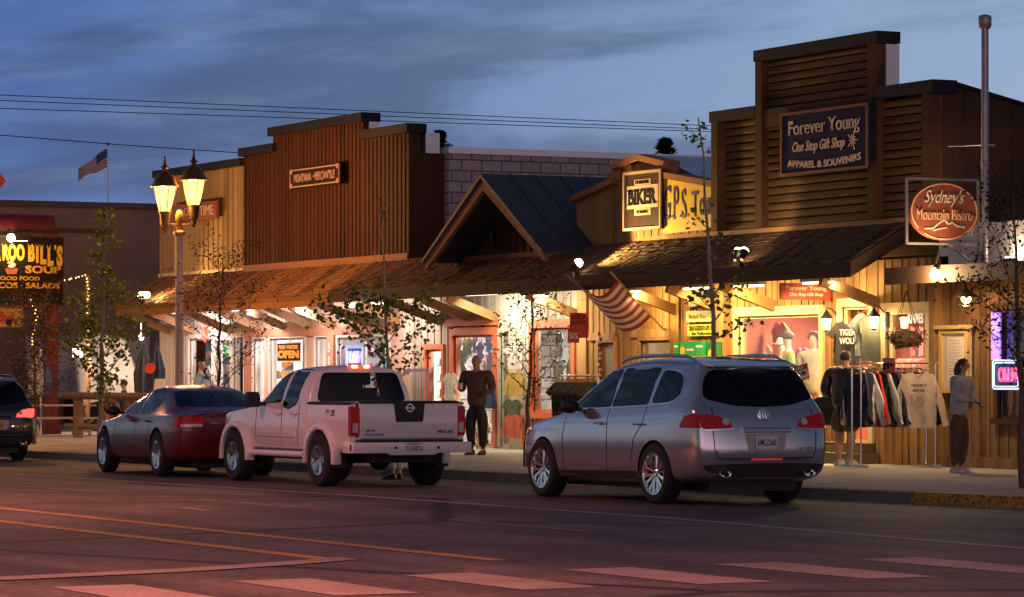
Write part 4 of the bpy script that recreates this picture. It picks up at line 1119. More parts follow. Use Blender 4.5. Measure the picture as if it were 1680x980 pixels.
# ------------------------------------------------------------------ boarded shop with the arched front
bk = empty('boarded_gear_shop', 'low wooden shop front with a raised centre and warm lit boards', 'shop')
x0, x1 = -56.22, -50.98
u1 = (fx(985), fx(1010), .24, 2.22); u2 = (fx(1052), fx(1104), .95, 2.24); HU = [u1, u2]
top = [(x0, 3.45), (x1, 3.45), (x1, 4.88), (fx(1100), 5.12), (fx(1100), 5.32), (fx(1055), 5.50), (fx(1013), 5.38), (fx(1013), 5.12), (x0, 4.86)]
m = MB(); m.prism(top, YF, YF + .2, 'y'); battens(m, x0, x1, 4.1, 4.80, YF, .27, .03, .014); m.build('upper_wall', OLDW, bk)
m = MB(); wall(m, x0, x1, .19, 3.45, YF, YF + .15, HU); battens(m, x0, x1, .19, 3.44, YF, .24, .03, .02, HU, 0, .05); m.build('front_wall', OLDW, bk)
m = MB(); pts = top[2:]
for a, b in zip(pts, pts[1:]):
    m.beam((a[0], YF + .02, a[1] + .04), (b[0], YF + .02, b[1] + .04), .34, .11)
m.build('rake_trim', wood('rust_trim', (.22, .085, .04), (.34, .15, .07), 'Z', .6), bk)
m = MB(); xc = fx(1055)
for s, e in ((-1, x0), (1, x1)): m.prism([(xc, 5.50), (e, 4.72), (e, 4.80), (xc, 5.58)], YF + .22, YF + 10, 'y')
m.build('metal_roof', M('pale_metal_roof', (.42, .46, .52), .35, .7, var=.15, vs=2), bk)
for p, q in ((952, 966), (1104, 1118)): MB().box(fx(p), fx(q), YF - .06, YF, .19, 3.3).build('post', OLDW, bk)
for p, q, u in ((1040, 1103, 2.44), (968, 1012, 2.40)): MB().box(fx(p), fx(q), YF - .058, YF, u - .14, u).build('lintel', OLDW, bk)
window(bk, u2, TRIMW, .07, sill=True); d_ = window(bk, u1, wood('rust_trim', (0, 0, 0), (0, 0, 0)), .08, name='shop_door', sill=False)
m = MB(); m.box(u1[0] + .05, u1[1] - .05, YF + .052, YF + .09, .26, 2.18); m.build('leaf', M('door_yellow', (.55, .40, .16), .6, var=.15), d_)
room(bk, x0 + .1, x1 - .1, ROOMY)

# ------------------------------------------------------------------ log fronted gift shop
fy = empty('log_gift_shop', 'tall log sided gift shop with a stepped false front at the right', 'shop')
x0, xa, xb, x1 = -50.98, -49.5, -45.87, -44.30
def logs(mb, a, b, z0, z1, y, st=.135, r=.018):
    z = z0
    while z < z1 - .02:
        e = min(z + st, z1); n = 5
        pr = [(y + .10, z), (y + .10, e)] + [(y + .012 - r * math.sin(math.pi * (i + .5) / n), e - (e - z) * (i + .5) / n) for i in range(n)]
        mb.prism(pr, a, b, 'x'); z = e
m = MB(); logs(m, x0 + .02, xa, 4.1, 5.98, YF); logs(m, xb, x1 - .02, 4.1, 6.0, YF); logs(m, xa, xb, 4.1, 6.9, YF - .03)
m.box(x0 + .02, xa, YF + .101, YF + .2, 3.45, 5.98); m.box(xa, xb, YF + .101, YF + .2, 3.45, 6.9); m.box(xb, x1 - .02, YF + .101, YF + .2, 3.45, 6.0)
m.build('upper_wall', LOGS, fy, .5)
m = MB()
for xx, zt in ((x0 + .09, 5.98), (xa + .08, 6.9), (xb - .08, 6.9), (x1 - .10, 6.0)): m.box(xx - .10, xx + .10, YF - .16, YF + .05, 4.1, zt)
m.box(xa + .18, xb - .18, YF - .13, YF + .04, 5.78, 6.08)
m.build('pilaster', wood('red_brown_trim', (.045, .020, .011), (.085, .036, .018), 'Z', .5), fy)
m = MB(); cap_bar(m, x0 - .02, xa - .101, 6.17, .19, .06); cap_bar(m, xa - .0, xb, 7.10, .19, .08); cap_bar(m, xb + .101, x1, 6.20, .19, .10); m.build('parapet_cap', CAPM, fy)
m = MB(); m.box(xb + .012, xb + .05, YF + .05, YF + .30, 6.20, 6.90); m.build('parapet_return', M('white_coping', (.72, .73, .76), .35, .4), fy)
# side wall falling away to the back
m = MB(); m.prism([(YF + .1, .19), (YF + 12, .19), (YF + 12, 4.6), (YF + 4.0, 5.35), (YF + .3, 6.15), (YF + .1, 6.15)], x1 - .1, x1, 'x')
for k in range(14):
    yy = YF + .5 + .45 * k; m.box(x1, x1 + .02, yy, yy + .04, .2, min(6.1, 6.1 - (yy - YF - .3)*.217))
m.build('side_wall', DARKT, fy)
m = MB(); m.beam((x1 - .05, YF + .25, 6.17), (x1 - .05, YF + 4.0, 5.37), .22, .05); m.beam((x1 - .05, YF + 4.0, 5.37), (x1 - .05, YF + 12, 4.62), .22, .05); m.build('roof_edge', CAPM, fy)
w1 = (fx(1213), fx(1347), .85, 2.62); w2 = (fx(1383), fx(1428), .52, 2.72); w3 = (fx(1456), fx(1522), 1.22, 2.62); HF = [w1, w2, w3]
m = MB(); wall(m, x0, x1 + .3, .19, 3.45, YF, YF + .15, HF); battens(m, x0, x1 + .3, .19, 3.44, YF, .23, .03, .02, HF, 0, .05); m.build('front_wall', OLDW, fy)
window(fy, w1, CREAMP, .13); window(fy, w2, CREAMP, .12, name='doorway', sill=False, glass=glassmat('open_air', (1, 1, 1), 0.0)); window(fy, w3, CREAMP, .12)
m = MB(); m.box(w2[0] - .3, w2[1] + .3, YF - .55, YF - .02, .19, .36); m.box(w2[0] - .15, w2[1] + .15, YF - .28, YF - .021, .36, .52); so_ = m.build('step', M('step_wood', (.12, .08, .05), .7), fy)
m = MB(); m.box(w2[0] - .3, w2[1] + .3, YF - .56, YF - .50, .363, .372); m.box(w2[0] - .15, w2[1] + .15, YF - .29, YF - .23, .523, .532); m.build('nosing', M('yellow_nosing', (.55, .42, .04), .6), so_)
for p, q in ((fx(1183), fx(1199)), (x1 - .02, x1 + .14)): MB().box(p, q, YF - .15, YF - .002, .19, 3.3).build('post', OLDW, fy)
room(fy, x0 + .1, x1 - .1, ROOMR)
m = MB(); m.box(x0, x1 + .05, YF - .045, YF - .005, 3.98, 4.10) ; m.build('base_trim', wood('rust_flash', (.28, .15, .07), (.40, .22, .10), 'Z', .6), fy)

# ------------------------------------------------------------------ bistro at the right edge
bs_ = empty('corner_bistro', 'dark boarded bistro front at the right edge with a low pale parapet', 'restaurant')
x0, x1 = -43.98, -36.0
v1 = (fx(1640), fx(1712), .95, 2.60); HB = [v1]
m = MB(); wall(m, x0, x1, .19, 3.2, YF, YF + .15, HB); battens(m, x0, x1, .19, 3.18, YF, .24, .035, .02, HB)
m.box(x0, x1, YF - .05, YF - .022, .19, .36); m.build('front_wall', wood('bistro_boards', (.10, .055, .025), (.22, .13, .065), 'X', .24), bs_)
window(bs_, v1, DARKT, .10)
room(bs_, x0 + .05, x1, M('bistro_room', (.10, .05, .04), .8))
m = MB(); m.box(x0 - .28, x1, YF + .0, YF + .2, 3.28, fz(1610, 366)); m.build('parapet', M('pale_parapet', (.80, .78, .84), .7, var=.05), bs_)
m = MB(); m.box(x0 + .02, x1, YF - .95, YF - .01, 3.14, 3.24)
for k in range(30): m.box(x0 + .05 + .25*k, x0 + .14 + .25*k, YF - .94, YF - .02, 3.24, 3.27)
m.build('canopy', M('canopy_metal', (.35, .33, .31), .4, .7, var=.2, vs=3), bs_)
m = MB(); m.box(x0 - .30, x1, YF - 1.0, YF - .952, 3.0, 3.26); m.build('canopy_fascia', DARKT, bs_)

# ------------------------------------------------------------------ shake covered awnings
def awning(label, x0, x1, ze, fm, skm):
    root = empty('shingled_awning', label, 'awning')
    ye, yt, zt = YF - 1.10, YF - .02, 4.02; zs = ze + .02
    sh = MB(); rows = 10; L = math.hypot(yt - ye, zt - zs); sl = Vector((0, (yt - ye)/L, (zt - zs)/L)); up = Vector((0, -sl.z, sl.y))
    base = Vector((0, ye, zs))
    for r_ in range(rows):
        x = x0 - rnd.uniform(0, .1); e0 = r_ * L / rows - .03
        while x < x1:
            w_ = rnd.uniform(.10, .22); x2 = min(x + w_, x1); a = e0 + rnd.uniform(-.03, .02); lift = rnd.uniform(.018, .045); tl = rnd.uniform(-.008, .008)
            xl, xr = max(x, x0) + .004, x2 - .004
            if xr > xl:
                p = base + sl * a; q = base + sl * min(L, a + L / rows * 1.9)
                P = [p + up*(lift - .014 + tl), p + up*(lift - .014 - tl), q + up*.003, q + up*.003, p + up*(lift + tl), p + up*(lift - tl), q + up*.012, q + up*.012]
                vs = [(xl, P[0].y, P[0].z), (xr, P[1].y, P[1].z), (xr, P[2].y, P[2].z), (xl, P[3].y, P[3].z), (xl, P[4].y, P[4].z), (xr, P[5].y, P[5].z), (xr, P[6].y, P[6].z), (xl, P[7].y, P[7].z)]
                sh.add(vs, [(4,5,6,7), (0,1,5,4), (1,2,6,5), (3,0,4,7)])
            x = x2
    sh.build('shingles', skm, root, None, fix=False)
    m = MB(); m.add([(x0, ye, zs - .01), (x1, ye, zs - .01), (x1, yt, zt - .01), (x0, yt, zt - .01), (x0, ye, zs - .05), (x1, ye, zs - .05), (x1, yt, zt - .05), (x0, yt, zt - .05)], [(3,2,1,0), (4,5,6,7), (0,1,5,4), (1,2,6,5), (2,3,7,6), (3,0,4,7)]); m.build('deck', OLDW, root)
    m = MB(); m.box(x0, x1, ye - .05, ye - .002, ze - .23, ze + .015)
    for xx in (x0, x1):
        s = .05 if xx == x1 else -.05
        m.prism([(ye - .05, ze - .23), (yt, ze - .23 + .62), (yt, zt - .02), (ye - .05, ze + .015)], min(xx + s*.05, xx + s), max(xx + s*.05, xx + s), 'x')
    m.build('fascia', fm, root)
    return root
aw1 = awning('weathered shake awning over the left shops, lit orange by the street lamp', -77.6, -65.05, 3.30, wood('fascia_lamplit', (.16, .08, .03), (.27, .14, .055), 'Z', .8), wood('shakes_lamplit', (.075, .040, .020), (.27, .145, .066), 'X', .17, .8))  # left copy: lamp-lit orange put into the shake and fascia colours
aw2 = awning('dark shake awning over the middle and right shops', -65.0, -45.05, 3.37, wood('fascia_unlit', (.028, .016, .010), (.055, .030, .018), 'Z', .8), SHAKE)  # right copy: the unlit look put into the near-black fascia colour
def bracket(parent, x, zw=2.72, mat=TRIMW):
    m = MB(); m.beam((x, YF - .002, zw), (x, YF - 1.08, 3.12), .10, .17); m.build('bracket', mat, parent)
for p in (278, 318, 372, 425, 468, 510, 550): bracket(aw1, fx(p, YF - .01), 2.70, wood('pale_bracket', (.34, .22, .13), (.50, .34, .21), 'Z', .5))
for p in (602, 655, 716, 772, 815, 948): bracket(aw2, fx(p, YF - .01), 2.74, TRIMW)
for p in (1110, 1183, 1272, 1440): bracket(aw2, fx(p, YF - .01), 2.76, TRIMW)

# ------------------------------------------------------------------ restaurant and its patio, far left
rs = empty('stucco_restaurant', 'long brown stucco restaurant wall behind the patio at the far left', 'restaurant')
m = MB(); m.box(-108, -92, 30.2, 50, .15, 6.42); m.build('wall', STUC, rs)
m = MB(); m.box(-108.1, -91.85, 30.05, 50.1, 6.42, 6.58); m.build('coping', M('brown_coping', (.09, .055, .045), .7), rs)
m = MB(); m.box(-91.99, -91.9, 32.6, 33.4, .3, 2.5); m.build('door', DARKT, rs)
vent = empty('roof_vent', 'pale metal vent box on the brown restaurant roof', 'vent', (-90 - 4, 38.2, 6.5))
MB().box(-1.2, 0, -1.0, 1.0, 0, .42).build('housing', GALV, vent); MB().box(-1.25, .05, -1.05, 1.05, .42, .46).build('lid', GALV, vent)
# ================================================================== people
def skin_mesh(pts, edges, root=0, sub=2):
    me = bpy.data.meshes.new('sk'); me.from_pydata([p for p, r in pts], edges, [])
    o = bpy.data.objects.new('sk', me); C.objects.link(o)
    md = o.modifiers.new('skin', 'SKIN'); md.use_smooth_shade = True; md.branch_smoothing = .6
    for i, (p, r) in enumerate(pts):
        sv = me.skin_vertices[0].data[i]; sv.radius = r if hasattr(r, '__len__') else (r, r); sv.use_root = (i == root)
    s = o.modifiers.new('sub', 'SUBSURF'); s.levels = sub; s.render_levels = sub
    r = evaluated(o); bpy.data.objects.remove(o); return r
def chain(pts, edges, seq, start=None):
    """append a chain of (pos, radius), linked to vertex start"""
    prev = start; ids = []
    for p in seq:
        pts.append(p); k = len(pts) - 1; ids.append(k)
        if prev is not None: edges.append((prev, k))
        prev = k
    return ids
SHOE = M('shoe_dark', (.02, .018, .016), .5); SHOEL = M('shoe_light', (.50, .47, .43), .6, var=.3, vs=30)
def person(label, loc, rz, h=1.75, skin=(.45, .25, .17), hair=(.04, .025, .015), top=(.2, .2, .2), legs=(.05, .05, .06), shoes=SHOE, bulk=1.0, top_len=.50, sleeve=1.0,
           short=False, hair_len=0, arms=None, lean=0.0, sit=False, hunch=0.0, stance=.09, rough=.75, top_var=.25, cap=None, items=None, topmat=None, turn=0.0):
    root = empty('person', label, 'person', loc, rz)
    V = lambda x, y, z: Vector((x * h, y * h, z * h))
    ln = lambda p: Vector((p.x, p.y - lean * h * max(0, (p.z / h - .5)) - hunch * h * max(0, p.z / h - .70) * 1.4, p.z - hunch * .5 * h * max(0, p.z / h - .70)))
    pel, waist, chest, up, neck = V(0, 0, .51), V(0, .004, .60), V(0, -.004, .70), V(0, 0, .79), V(0, .008, .845)
    hc = V(0, -.012, .905); ht = V(0, -.004, .955)
    J = {}
    A = arms or {}
    for s, nme in ((-1, 'l'), (1, 'r')):
        J['sh' + nme] = V(s*.105*bulk, 0, .805)
        e, w = A.get(nme, ((s*.155*bulk, .015, .63), (s*.165*bulk, -.035, .49)))
        J['el' + nme] = V(*e); J['wr' + nme] = V(*w)
        if sit: J['hip'+nme], J['kn'+nme], J['an'+nme] = V(s*.055, 0, .50), V(s*.08, -.235, .50), V(s*.08, -.22, .265)
        else: J['hip'+nme], J['kn'+nme], J['an'+nme] = V(s*.052, 0, .49), V(s*.06 + s*stance*.1, -.012, .275), V(s*stance*.65, .015, .045)
    for k in list(J):
        if k[:2] in ('sh', 'el', 'wr'): J[k] = ln(J[k])
    waist, chest, up, neck, hc, ht = map(ln, (waist, chest, up, neck, hc, ht))
    b = bulk
    # body: one skinned figure
    P, E = [], []
    sp = chain(P, E, [(pel, (.052*h*b, .036*h*b)), (waist, (.048*h*b, .034*h*b)), (chest, (.058*h*b, .040*h*b)), (up, (.050*h*b, .034*h*b)), (neck, .030*h), (hc, (.040*h, .050*h)), (ht, (.036*h, .042*h))])
    for s, n_ in ((-1, 'l'), (1, 'r')):
        el, wr = J['el'+n_], J['wr'+n_]; d = (wr - el).normalized()
        a = chain(P, E, [(J['sh'+n_], .022*h*b), (el, (.020 if sleeve >= 1 else .024)*h*b), (wr, .016*h), (wr + d*.045*h, (.012*h, .020*h)), ], sp[3])
        kn, an = J['kn'+n_], J['an'+n_]; toe = an + V(s*.015, -.085, -.022)
        chain(P, E, [(J['hip'+n_], .034*h*b), (kn, (.030 if short else .024)*h*b), (an, (.024 if short else .018)*h), (toe, (.020*h, .016*h))], sp[0])
    me = skin_mesh(P, E)
    bm = bmesh.new(); bm.from_mesh(me)
    # fingers, nose, ears, eyes
    for s, n_ in ((-1, 'l'), (1, 'r')):
        el, wr = J['el'+n_], J['wr'+n_]; d = (wr - el).normalized(); side = d.cross(Vector((s, 0, 0)))
        if side.length < .1: side = Vector((0, 1, 0))
        side.normalize(); palm = wr + d*.035*h; curl = d.cross(side) * -s
        P2, E2 = [], []
        for k, L in enumerate((.040, .046, .043, .034)):
            o = (k - 1.5) * .0095 * h
            q = palm + side*o + d*.012*h
            chain(P2, E2, [(palm + side*o*.8, .0050*h), (q + d*L*.5*h, .0050*h), (q + d*L*.85*h + curl*.010*h, .0042*h), (q + d*L*h + curl*.022*h, .0036*h)])
        chain(P2, E2, [(wr + d*.012*h - side*.012*h, .006*h), (wr + d*.03*h - side*.026*h + curl*.008*h, .0055*h), (wr + d*.05*h - side*.026*h + curl*.02*h, .0045*h)])
        m2 = skin_mesh(P2, E2, 0, 1); bm.from_mesh(m2)
    fm = MB(); f = hc + V(0, -.050, .0)
    fm.add([f + V(0, .008, .016), f + V(-.009, .008, -.012), f + V(.009, .008, -.012), f + V(0, -.014, -.010)], [(0,1,3), (0,3,2), (1,2,3)])
    for s in (-1, 1): fm.sphere(hc + V(s*.041, .006, .0), .012*h, 8, 6, 0, (.5, 1, 1.4)); fm.sphere(f + V(s*.017, .013, .012), .0055*h, 8, 6, 1)
    fm.box(f.x - .016*h, f.x + .016*h, f.y + .006*h, f.y + .014*h, f.z - .030*h, f.z - .025*h, 2)
    m3 = fm.mesh('f', [])
    ob = len(bm.faces); bm.from_mesh(m3); bm.to_mesh(me); bm.free()
    tm = topmat or M('cloth_%d%d%d_%d' % (top[0]*99, top[1]*99, top[2]*99, rough*10), top, rough, var=top_var, vs=7, bump=.4, bs=14)
    lm = M('trouser_%d%d%d' % (legs[0]*99, legs[1]*99, legs[2]*99), legs, .8, var=.25, vs=8, bump=.35, bs=16)
    for f in me.polygons:
        c_ = f.center
        if abs(c_.x) < .13*h*b and c_.z < .60*h and c_.z > (.30 if short else .06)*h: f.material_index = 3
        elif abs(c_.x) < .12*h*b and .60*h <= c_.z < .80*h: f.material_index = 4
    for mm in (M('skin_%02d%02d' % (int(skin[0]*99), int(skin[2]*99)), skin, .55), M('eye', (.02, .015, .012), .2), M('lip', (.25, .08, .07), .5), lm, tm): me.materials.append(mm)
    link('body', me, root, .9)
    # top
    tm = topmat or M('cloth_%d%d%d_%d' % (top[0]*99, top[1]*99, top[2]*99, rough*10), top, rough, var=top_var, vs=7, bump=.4, bs=14)
    P, E = [], []; k = 1.16
    hem = V(0, .0, top_len)
    sp = chain(P, E, [(ln(hem), (.078*h*b*k, .058*h*b*k)), (waist, (.072*h*b*k, .055*h*b*k)), (chest, (.083*h*b*k, .060*h*b*k)), (up, (.072*h*b*k, .050*h*b*k)), (up + (neck - up)*.6, .036*h)])
    for n_ in 'lr':
        el, wr = J['el'+n_], J['wr'+n_]
        seq = [(J['sh'+n_], .043*h*b), (el, .034*h*b)] + ([(wr - (wr-el)*.06, .026*h)] if sleeve >= 1 else [])
        if sleeve < 1: seq[1] = (J['sh'+n_] + (el - J['sh'+n_])*.75, .040*h*b)
        chain(P, E, seq, sp[3])
    me = skin_mesh(P, E); me.materials.clear(); me.materials.append(tm); link('jacket' if sleeve >= 1 else 'shirt', me, root, .9)
    # trousers or shorts
    lm = M('trouser_%d%d%d' % (legs[0]*99, legs[1]*99, legs[2]*99), legs, .8, var=.25, vs=8, bump=.35, bs=16)
    P, E = [], []
    sp = chain(P, E, [(pel + V(0, 0, .03), (.072*h*b*1.08, .054*h*b*1.1)), (pel - V(0, 0, .02), (.070*h*b*1.08, .054*h*b*1.1))])
    for n_ in 'lr':
        kn, an = J['kn'+n_], J['an'+n_]
        chain(P, E, [(J['hip'+n_] - V(0, 0, .03) * (0 if sit else 1), .056*h*b), (kn, .043*h*b if not short else .050*h*b)] + ([] if short else [(an + (kn-an)*.12, .037*h)]), sp[1])
    me = skin_mesh(P, E); me.materials.clear(); me.materials.append(lm); link('shorts' if short else 'trousers', me, root, .9)
    for s, n_ in ((-1, 'l'), (1, 'r')):
        an = J['an'+n_]; z0 = an.z - .045*h if not sit else an.z - .05*h
        m = MB()
        ol = rounded([(an.x - .024*h, an.y + .035*h), (an.x - .028*h + s*.01*h, an.y - .115*h), (an.x + .028*h + s*.01*h, an.y - .115*h), (an.x + .024*h, an.y + .035*h)], .03)
        m.prism(ol, z0, z0 + .012*h, 'z')
        c = Vector((sum(p[0] for p in ol)/len(ol), sum(p[1] for p in ol)/len(ol)))
        low = [(p[0]*.96 + c.x*.04, p[1]*.97 + c.y*.03, z0 + .012*h) for p in ol]
        hi = [(p[0]*.80 + an.x*.20, (p[1]*.62 + (an.y + .0)*.38), z0 + (.034 if p[1] < an.y - .05*h else .055)*h) for p in ol]
        q = len(ol); m.add(low + hi, [(i, (i+1) % q, q + (i+1) % q, q + i) for i in range(q)] + [tuple(range(q, 2*q))])
        m.build('shoe', shoes, root, .7)
    # hair
    m = MB(); hm = M('hair_%d%d' % (hair[0]*99, hair[2]*99), hair, .6, var=.3, vs=30)
    m.sphere(hc + V(0, .012, .022), .052*h, 16, 10, 0, (.92, 1.0, .95))
    if hair_len: m.tube([hc + V(0, .03, .02), hc + V(0, .045, -.03), hc + V(0, .05, -.07 - hair_len)], [.045*h, .05*h, .03*h], 10)
    ho = m.build('hair', hm, root, .9)
    bm = bmesh.new(); bm.from_mesh(ho.data)
    bmesh.ops.delete(bm, geom=[v for v in bm.verts if v.co.y < hc.y - .026*h and v.co.z < hc.z + .030*h], context='VERTS'); bm.to_mesh(ho.data); bm.free()
    if cap:
        m = MB(); m.lathe([(.052*h, 0), (.052*h, .02*h), (.040*h, .042*h), (.001, .05*h)], 16, 0, Matrix.Translation(hc + V(0, .004, .022)))
        m.prism(rounded([(-.035*h, -.04*h), (-.03*h, -.10*h), (.03*h, -.10*h), (.035*h, -.04*h)], .02), 0, .006*h, 'z', 0, Matrix.Translation(hc + V(0, .0, .022))); m.build('cap', cap, root, .8)
    return root, J
# ================================================================== signs
def sign(name, label, x, y, z, yaw=0.0, cat='sign', group=None, pitch=0.0):
    r = empty(name, label, cat, (x, y, z), 0, group); r.rotation_euler = (R(90) + pitch, 0, yaw); return r
I4 = Matrix.Identity(4)
def T2(x, y, z=0): return Matrix.Translation((x, y, z))
def board(root, w, h, mat, d=.05, r=.01, name='board', poly=None):
    p = poly or rounded([(-w/2, -h/2), (w/2, -h/2), (w/2, h/2), (-w/2, h/2)], r, 3)
    return MB().prism(p, 0, d, 'z').build(name, mat, root)
def ring(root, w, h, t, mat, z0, z1, name='frame'):
    m = MB()
    m.box(-w/2, w/2, h/2 - t, h/2, z0, z1); m.box(-w/2, w/2, -h/2, -h/2 + t, z0, z1); m.box(-w/2, -w/2 + t, -h/2 + t, h/2 - t, z0, z1); m.box(w/2 - t, w/2, -h/2 + t, h/2 - t, z0, z1)
    return m.build(name, mat, root)
def letters(root, z, items, mats, name='lettering'):
    m = MB()
    for (txt, cx, cy_, w, h, mi, kw) in items: lettering(m, txt, T2(cx, cy_, z), w, h, mi, **kw)
    return m.build(name, mats, root)
def rect_on(pl, pr, tl, bl, Y):
    """centre and size of a rectangle on the plane y = Y from photo columns and the left edge's top and bottom"""
    x0, x1 = fx(pl, Y), fx(pr, Y); z1, z0 = fz(pl, tl, Y), fz(pl, bl, Y)
    return (x0 + x1)/2, (z0 + z1)/2, x1 - x0, z1 - z0
NAVY = M('sign_navy', (.012, .018, .060), .75, spec=.15); TAN = M('letter_tan', (.85, .66, .42), .6); RUST = M('sign_rust', (.20, .055, .03), .6, var=.15)
CREML = M('letter_cream', (.75, .66, .48), .6); BLACKS = M('sign_black', (.012, .010, .010), .7, spec=.2)
# log shop's big board
cx, cz, w, h = rect_on(1279, 1422, 187, 290, YF - .30)
s = sign('shop_sign', 'navy FOREVER YOUNG board in a rust frame on the log siding', cx, YF - .22, cz)
MB().box(-w/2 + .1, w/2 + .02, -h/2 + .1, h/2 + .08, -.10, 0).build('backing', BLACKS, s)
board(s, w, h, NAVY, .05); ring(s, w, h, .045, RUST, .051, .075)
letters(s, .052, [('Forever Young', 0, h*.21, w*.82, h*.30, 0, dict(serif=.035, bold=.0)), ('One Stop Gift Shop', -w*.06, -h*.08, w*.60, h*.21, 0, dict(shear=.28, bold=.01)),
                  ('APPAREL & SOUVENIRS', 0, -h*.33, w*.84, h*.115, 0, dict(serif=.04, arc=.06, bold=.02))], [TAN])
m = MB()
for k in range(10):
    a = 2*math.pi*k/10; L = .10 if k % 2 else .16; m.beam((w*.33, -h*.05, .058), (w*.33 + L*math.cos(a), -h*.05 + L*math.sin(a), .058), .018, .006)
m.build('sprig', TAN, s)
# mercantile
cx, cz, w, h = rect_on(482, 566, 278, 312, YF - .14)
s = sign('shop_sign', 'black MONTANA MERCANTILE plaque with a pale double border on brown boards', cx, YF - .19, cz)
board(s, w, h, BLACKS, .06); ring(s, w*.97, h*.86, .03, M('letter_mauve', (.42, .27, .24), .6), .061, .07)
for sx_ in (-1, 1):
    for sy_ in (-1, 1): MB().box(sx_*w*.45 - .05, sx_*w*.45 + .05, sy_*h*.34 - .05, sy_*h*.34 + .05, .0705, .075).build('corner', MATS['letter_mauve'], s)
letters(s, .061, [('MONTANA · MERCANTILE', 0, 0, w*.80, h*.42, 0, dict(serif=.03, bold=.02))], [MATS['letter_mauve']])
# cream shop
cx, cz, w, h = rect_on(290, 360, 337, 366, YF - .10)
s = sign('shop_sign', 'red brown BACK IN TIME board with ragged ends on the cream wall', cx, YF - .12, cz)
MB().box(-w/2 + .06, w/2 + .10, -h/2 + .05, h/2 + .06, -.05, 0).build('backing', DARKT, s)
pr = []
for k in range(9): pr.append((-w/2 + w*k/8, -h/2 + rnd.uniform(-.02, .02)))
for k in range(9): pr.append((w/2 + rnd.uniform(-.01, .01) - w*k/8, h/2 + rnd.uniform(-.02, .02)))
board(s, w, h, M('sign_redbrown', (.30, .085, .04), .65, var=.2), .06, poly=pr)
letters(s, .061, [('BACK IN', -w*.16, .02, w*.50, h*.42, 0, dict(bold=-.01)), ('TIME', w*.28, .0, w*.32, h*.52, 0, dict(bold=-.01))], [CREML])
# gear shop boards
cx, cz, w, h = rect_on(1028, 1090, 284, 380, YF - .10)
s = sign('shop_sign', 'tall framed BIKER board lit from below beside the yellow board', cx, YF - .10, cz)
board(s, w, h, M('sign_brown_black', (.045, .022, .012), .6, spec=.3, var=.3, vs=9), .05); ring(s, w, h, .05, M('frame_tan', (.50, .38, .24), .6), .051, .085)
m = MB()
for (a, b, c, d) in ((-.26, .26, .26, .36), (-.50, .50, -.13, .255), (-.26, .26, -.25, -.135)): m.box(a*w*.82, b*w*.82, c*h, d*h, .051, .062)
m.build('plaque', M('plaque_tan', (.58, .43, .27), .6), s)
letters(s, .0625, [('FOREVER', 0, h*.308, w*.36, h*.055, 0, dict(serif=.04)), ('BIKER', 0, h*.06, w*.76, h*.26, 0, dict(serif=.05, bold=.03)), ('YOUNG', 0, -h*.192, w*.32, h*.055, 0, dict(serif=.04))], [BLACKS])
x0, x1 = fx(1093, YF - .05), fx(1178, YF - .05); zb = fz(1093, 384, YF - .05)
cx = (x0 + x1)/2; s = sign('shop_sign', 'yellow G.P.S. TOURS board with purple hand painted letters', cx, YF - .06, zb)
W2 = x1 - x0
board(s, 1, 1, M('sign_yellow', (.82, .56, .02), .6, var=.08, vs=3), .045, poly=[(-W2/2, 0), (W2/2, .02), (W2/2, .80), (-W2/2, 1.03)])
letters(s, .046, [('G', -W2*.42, .54, .24, .62, 0, dict(bold=.0, shear=.08)), ('P', -W2*.245, .53, .17, .58, 0, dict(bold=.0)), ('S', -W2*.095, .50, .16, .52, 0, dict(bold=.0, shear=-.05)),
                  ('.', -W2*.325, .30, .05, .05, 0, dict(bold=.03)), ('.', -W2*.155, .30, .05, .05, 0, dict(bold=.03)), ('.', -W2*.01, .30, .05, .05, 0, dict(bold=.03)),
                  ('T', W2*.12, .48, .22, .44, 0, dict(bold=.0)), ('OURS', W2*.345, .42, W2*.27, .30, 0, dict(bold=.0))], [M('letter_purple', (.035, .015, .16), .6)])
# hanging FOREVER YOUNG under the awning, faces along the pavement
s = sign('hanging_sign', 'red FOREVER YOUNG hanging board under the dark awning eave', -47.3, 29.44, fz(1278, 478, 28.95), R(90))
w, h = .96, .27; board(s, w, h, M('sign_red', (.42, .075, .05), .6), .05); 
letters(s, .051, [('Forever Young', 0, h*.16, w*.82, h*.36, 0, dict(serif=.035, bold=.01)), ('One Stop Gift Shop', 0, -h*.20, w*.66, h*.26, 0, dict(shear=.28, bold=.015))], [CREML])
m = MB()
for xx in (-.38, .38): m.tube([(xx, h/2, .025), (xx, h/2 + .28, .025)], .008, 6)
m.build('hanger', BLK, s)
# oval bistro sign in a metal frame
sx_ = -43.1; zc = fz(1600, 350, 29.95)
s = sign('hanging_sign', 'oval red SYDNEY\'S MOUNTAIN BISTRO sign inside a square metal frame', sx_, 29.27, zc, R(90))
ov = [(.62*math.cos(2*math.pi*k/48), .44*math.sin(2*math.pi*k/48)) for k in range(48)]
board(s, 1, 1, M('sign_oxblood', (.28, .062, .028), .6, var=.2, vs=3, stretch=(1, 1, 6)), .06, poly=ov)
rg = MB()
for k in range(48):
    a, b = 2*math.pi*k/48, 2*math.pi*(k+1)/48
    if 14.2 < k*24/48*1.0 < 15.2: continue
    P = [(.585*math.cos(a), .410*math.sin(a)), (.585*math.cos(b), .410*math.sin(b)), (.605*math.cos(b), .428*math.sin(b)), (.605*math.cos(a), .428*math.sin(a))]
    rg.prism(P, .061, .068, 'z')
SYT = M('letter_apricot', (.78, .48, .25), .6)
rg.build('border', SYT, s)
letters(s, .061, [("Sydney's", .0, .20, .70, .26, 1, dict(shear=.35, bold=.0)), ('Mountain Bistro', 0, -.045, 1.02, .17, 0, dict(serif=.03, bold=.0))], [SYT, CREML])
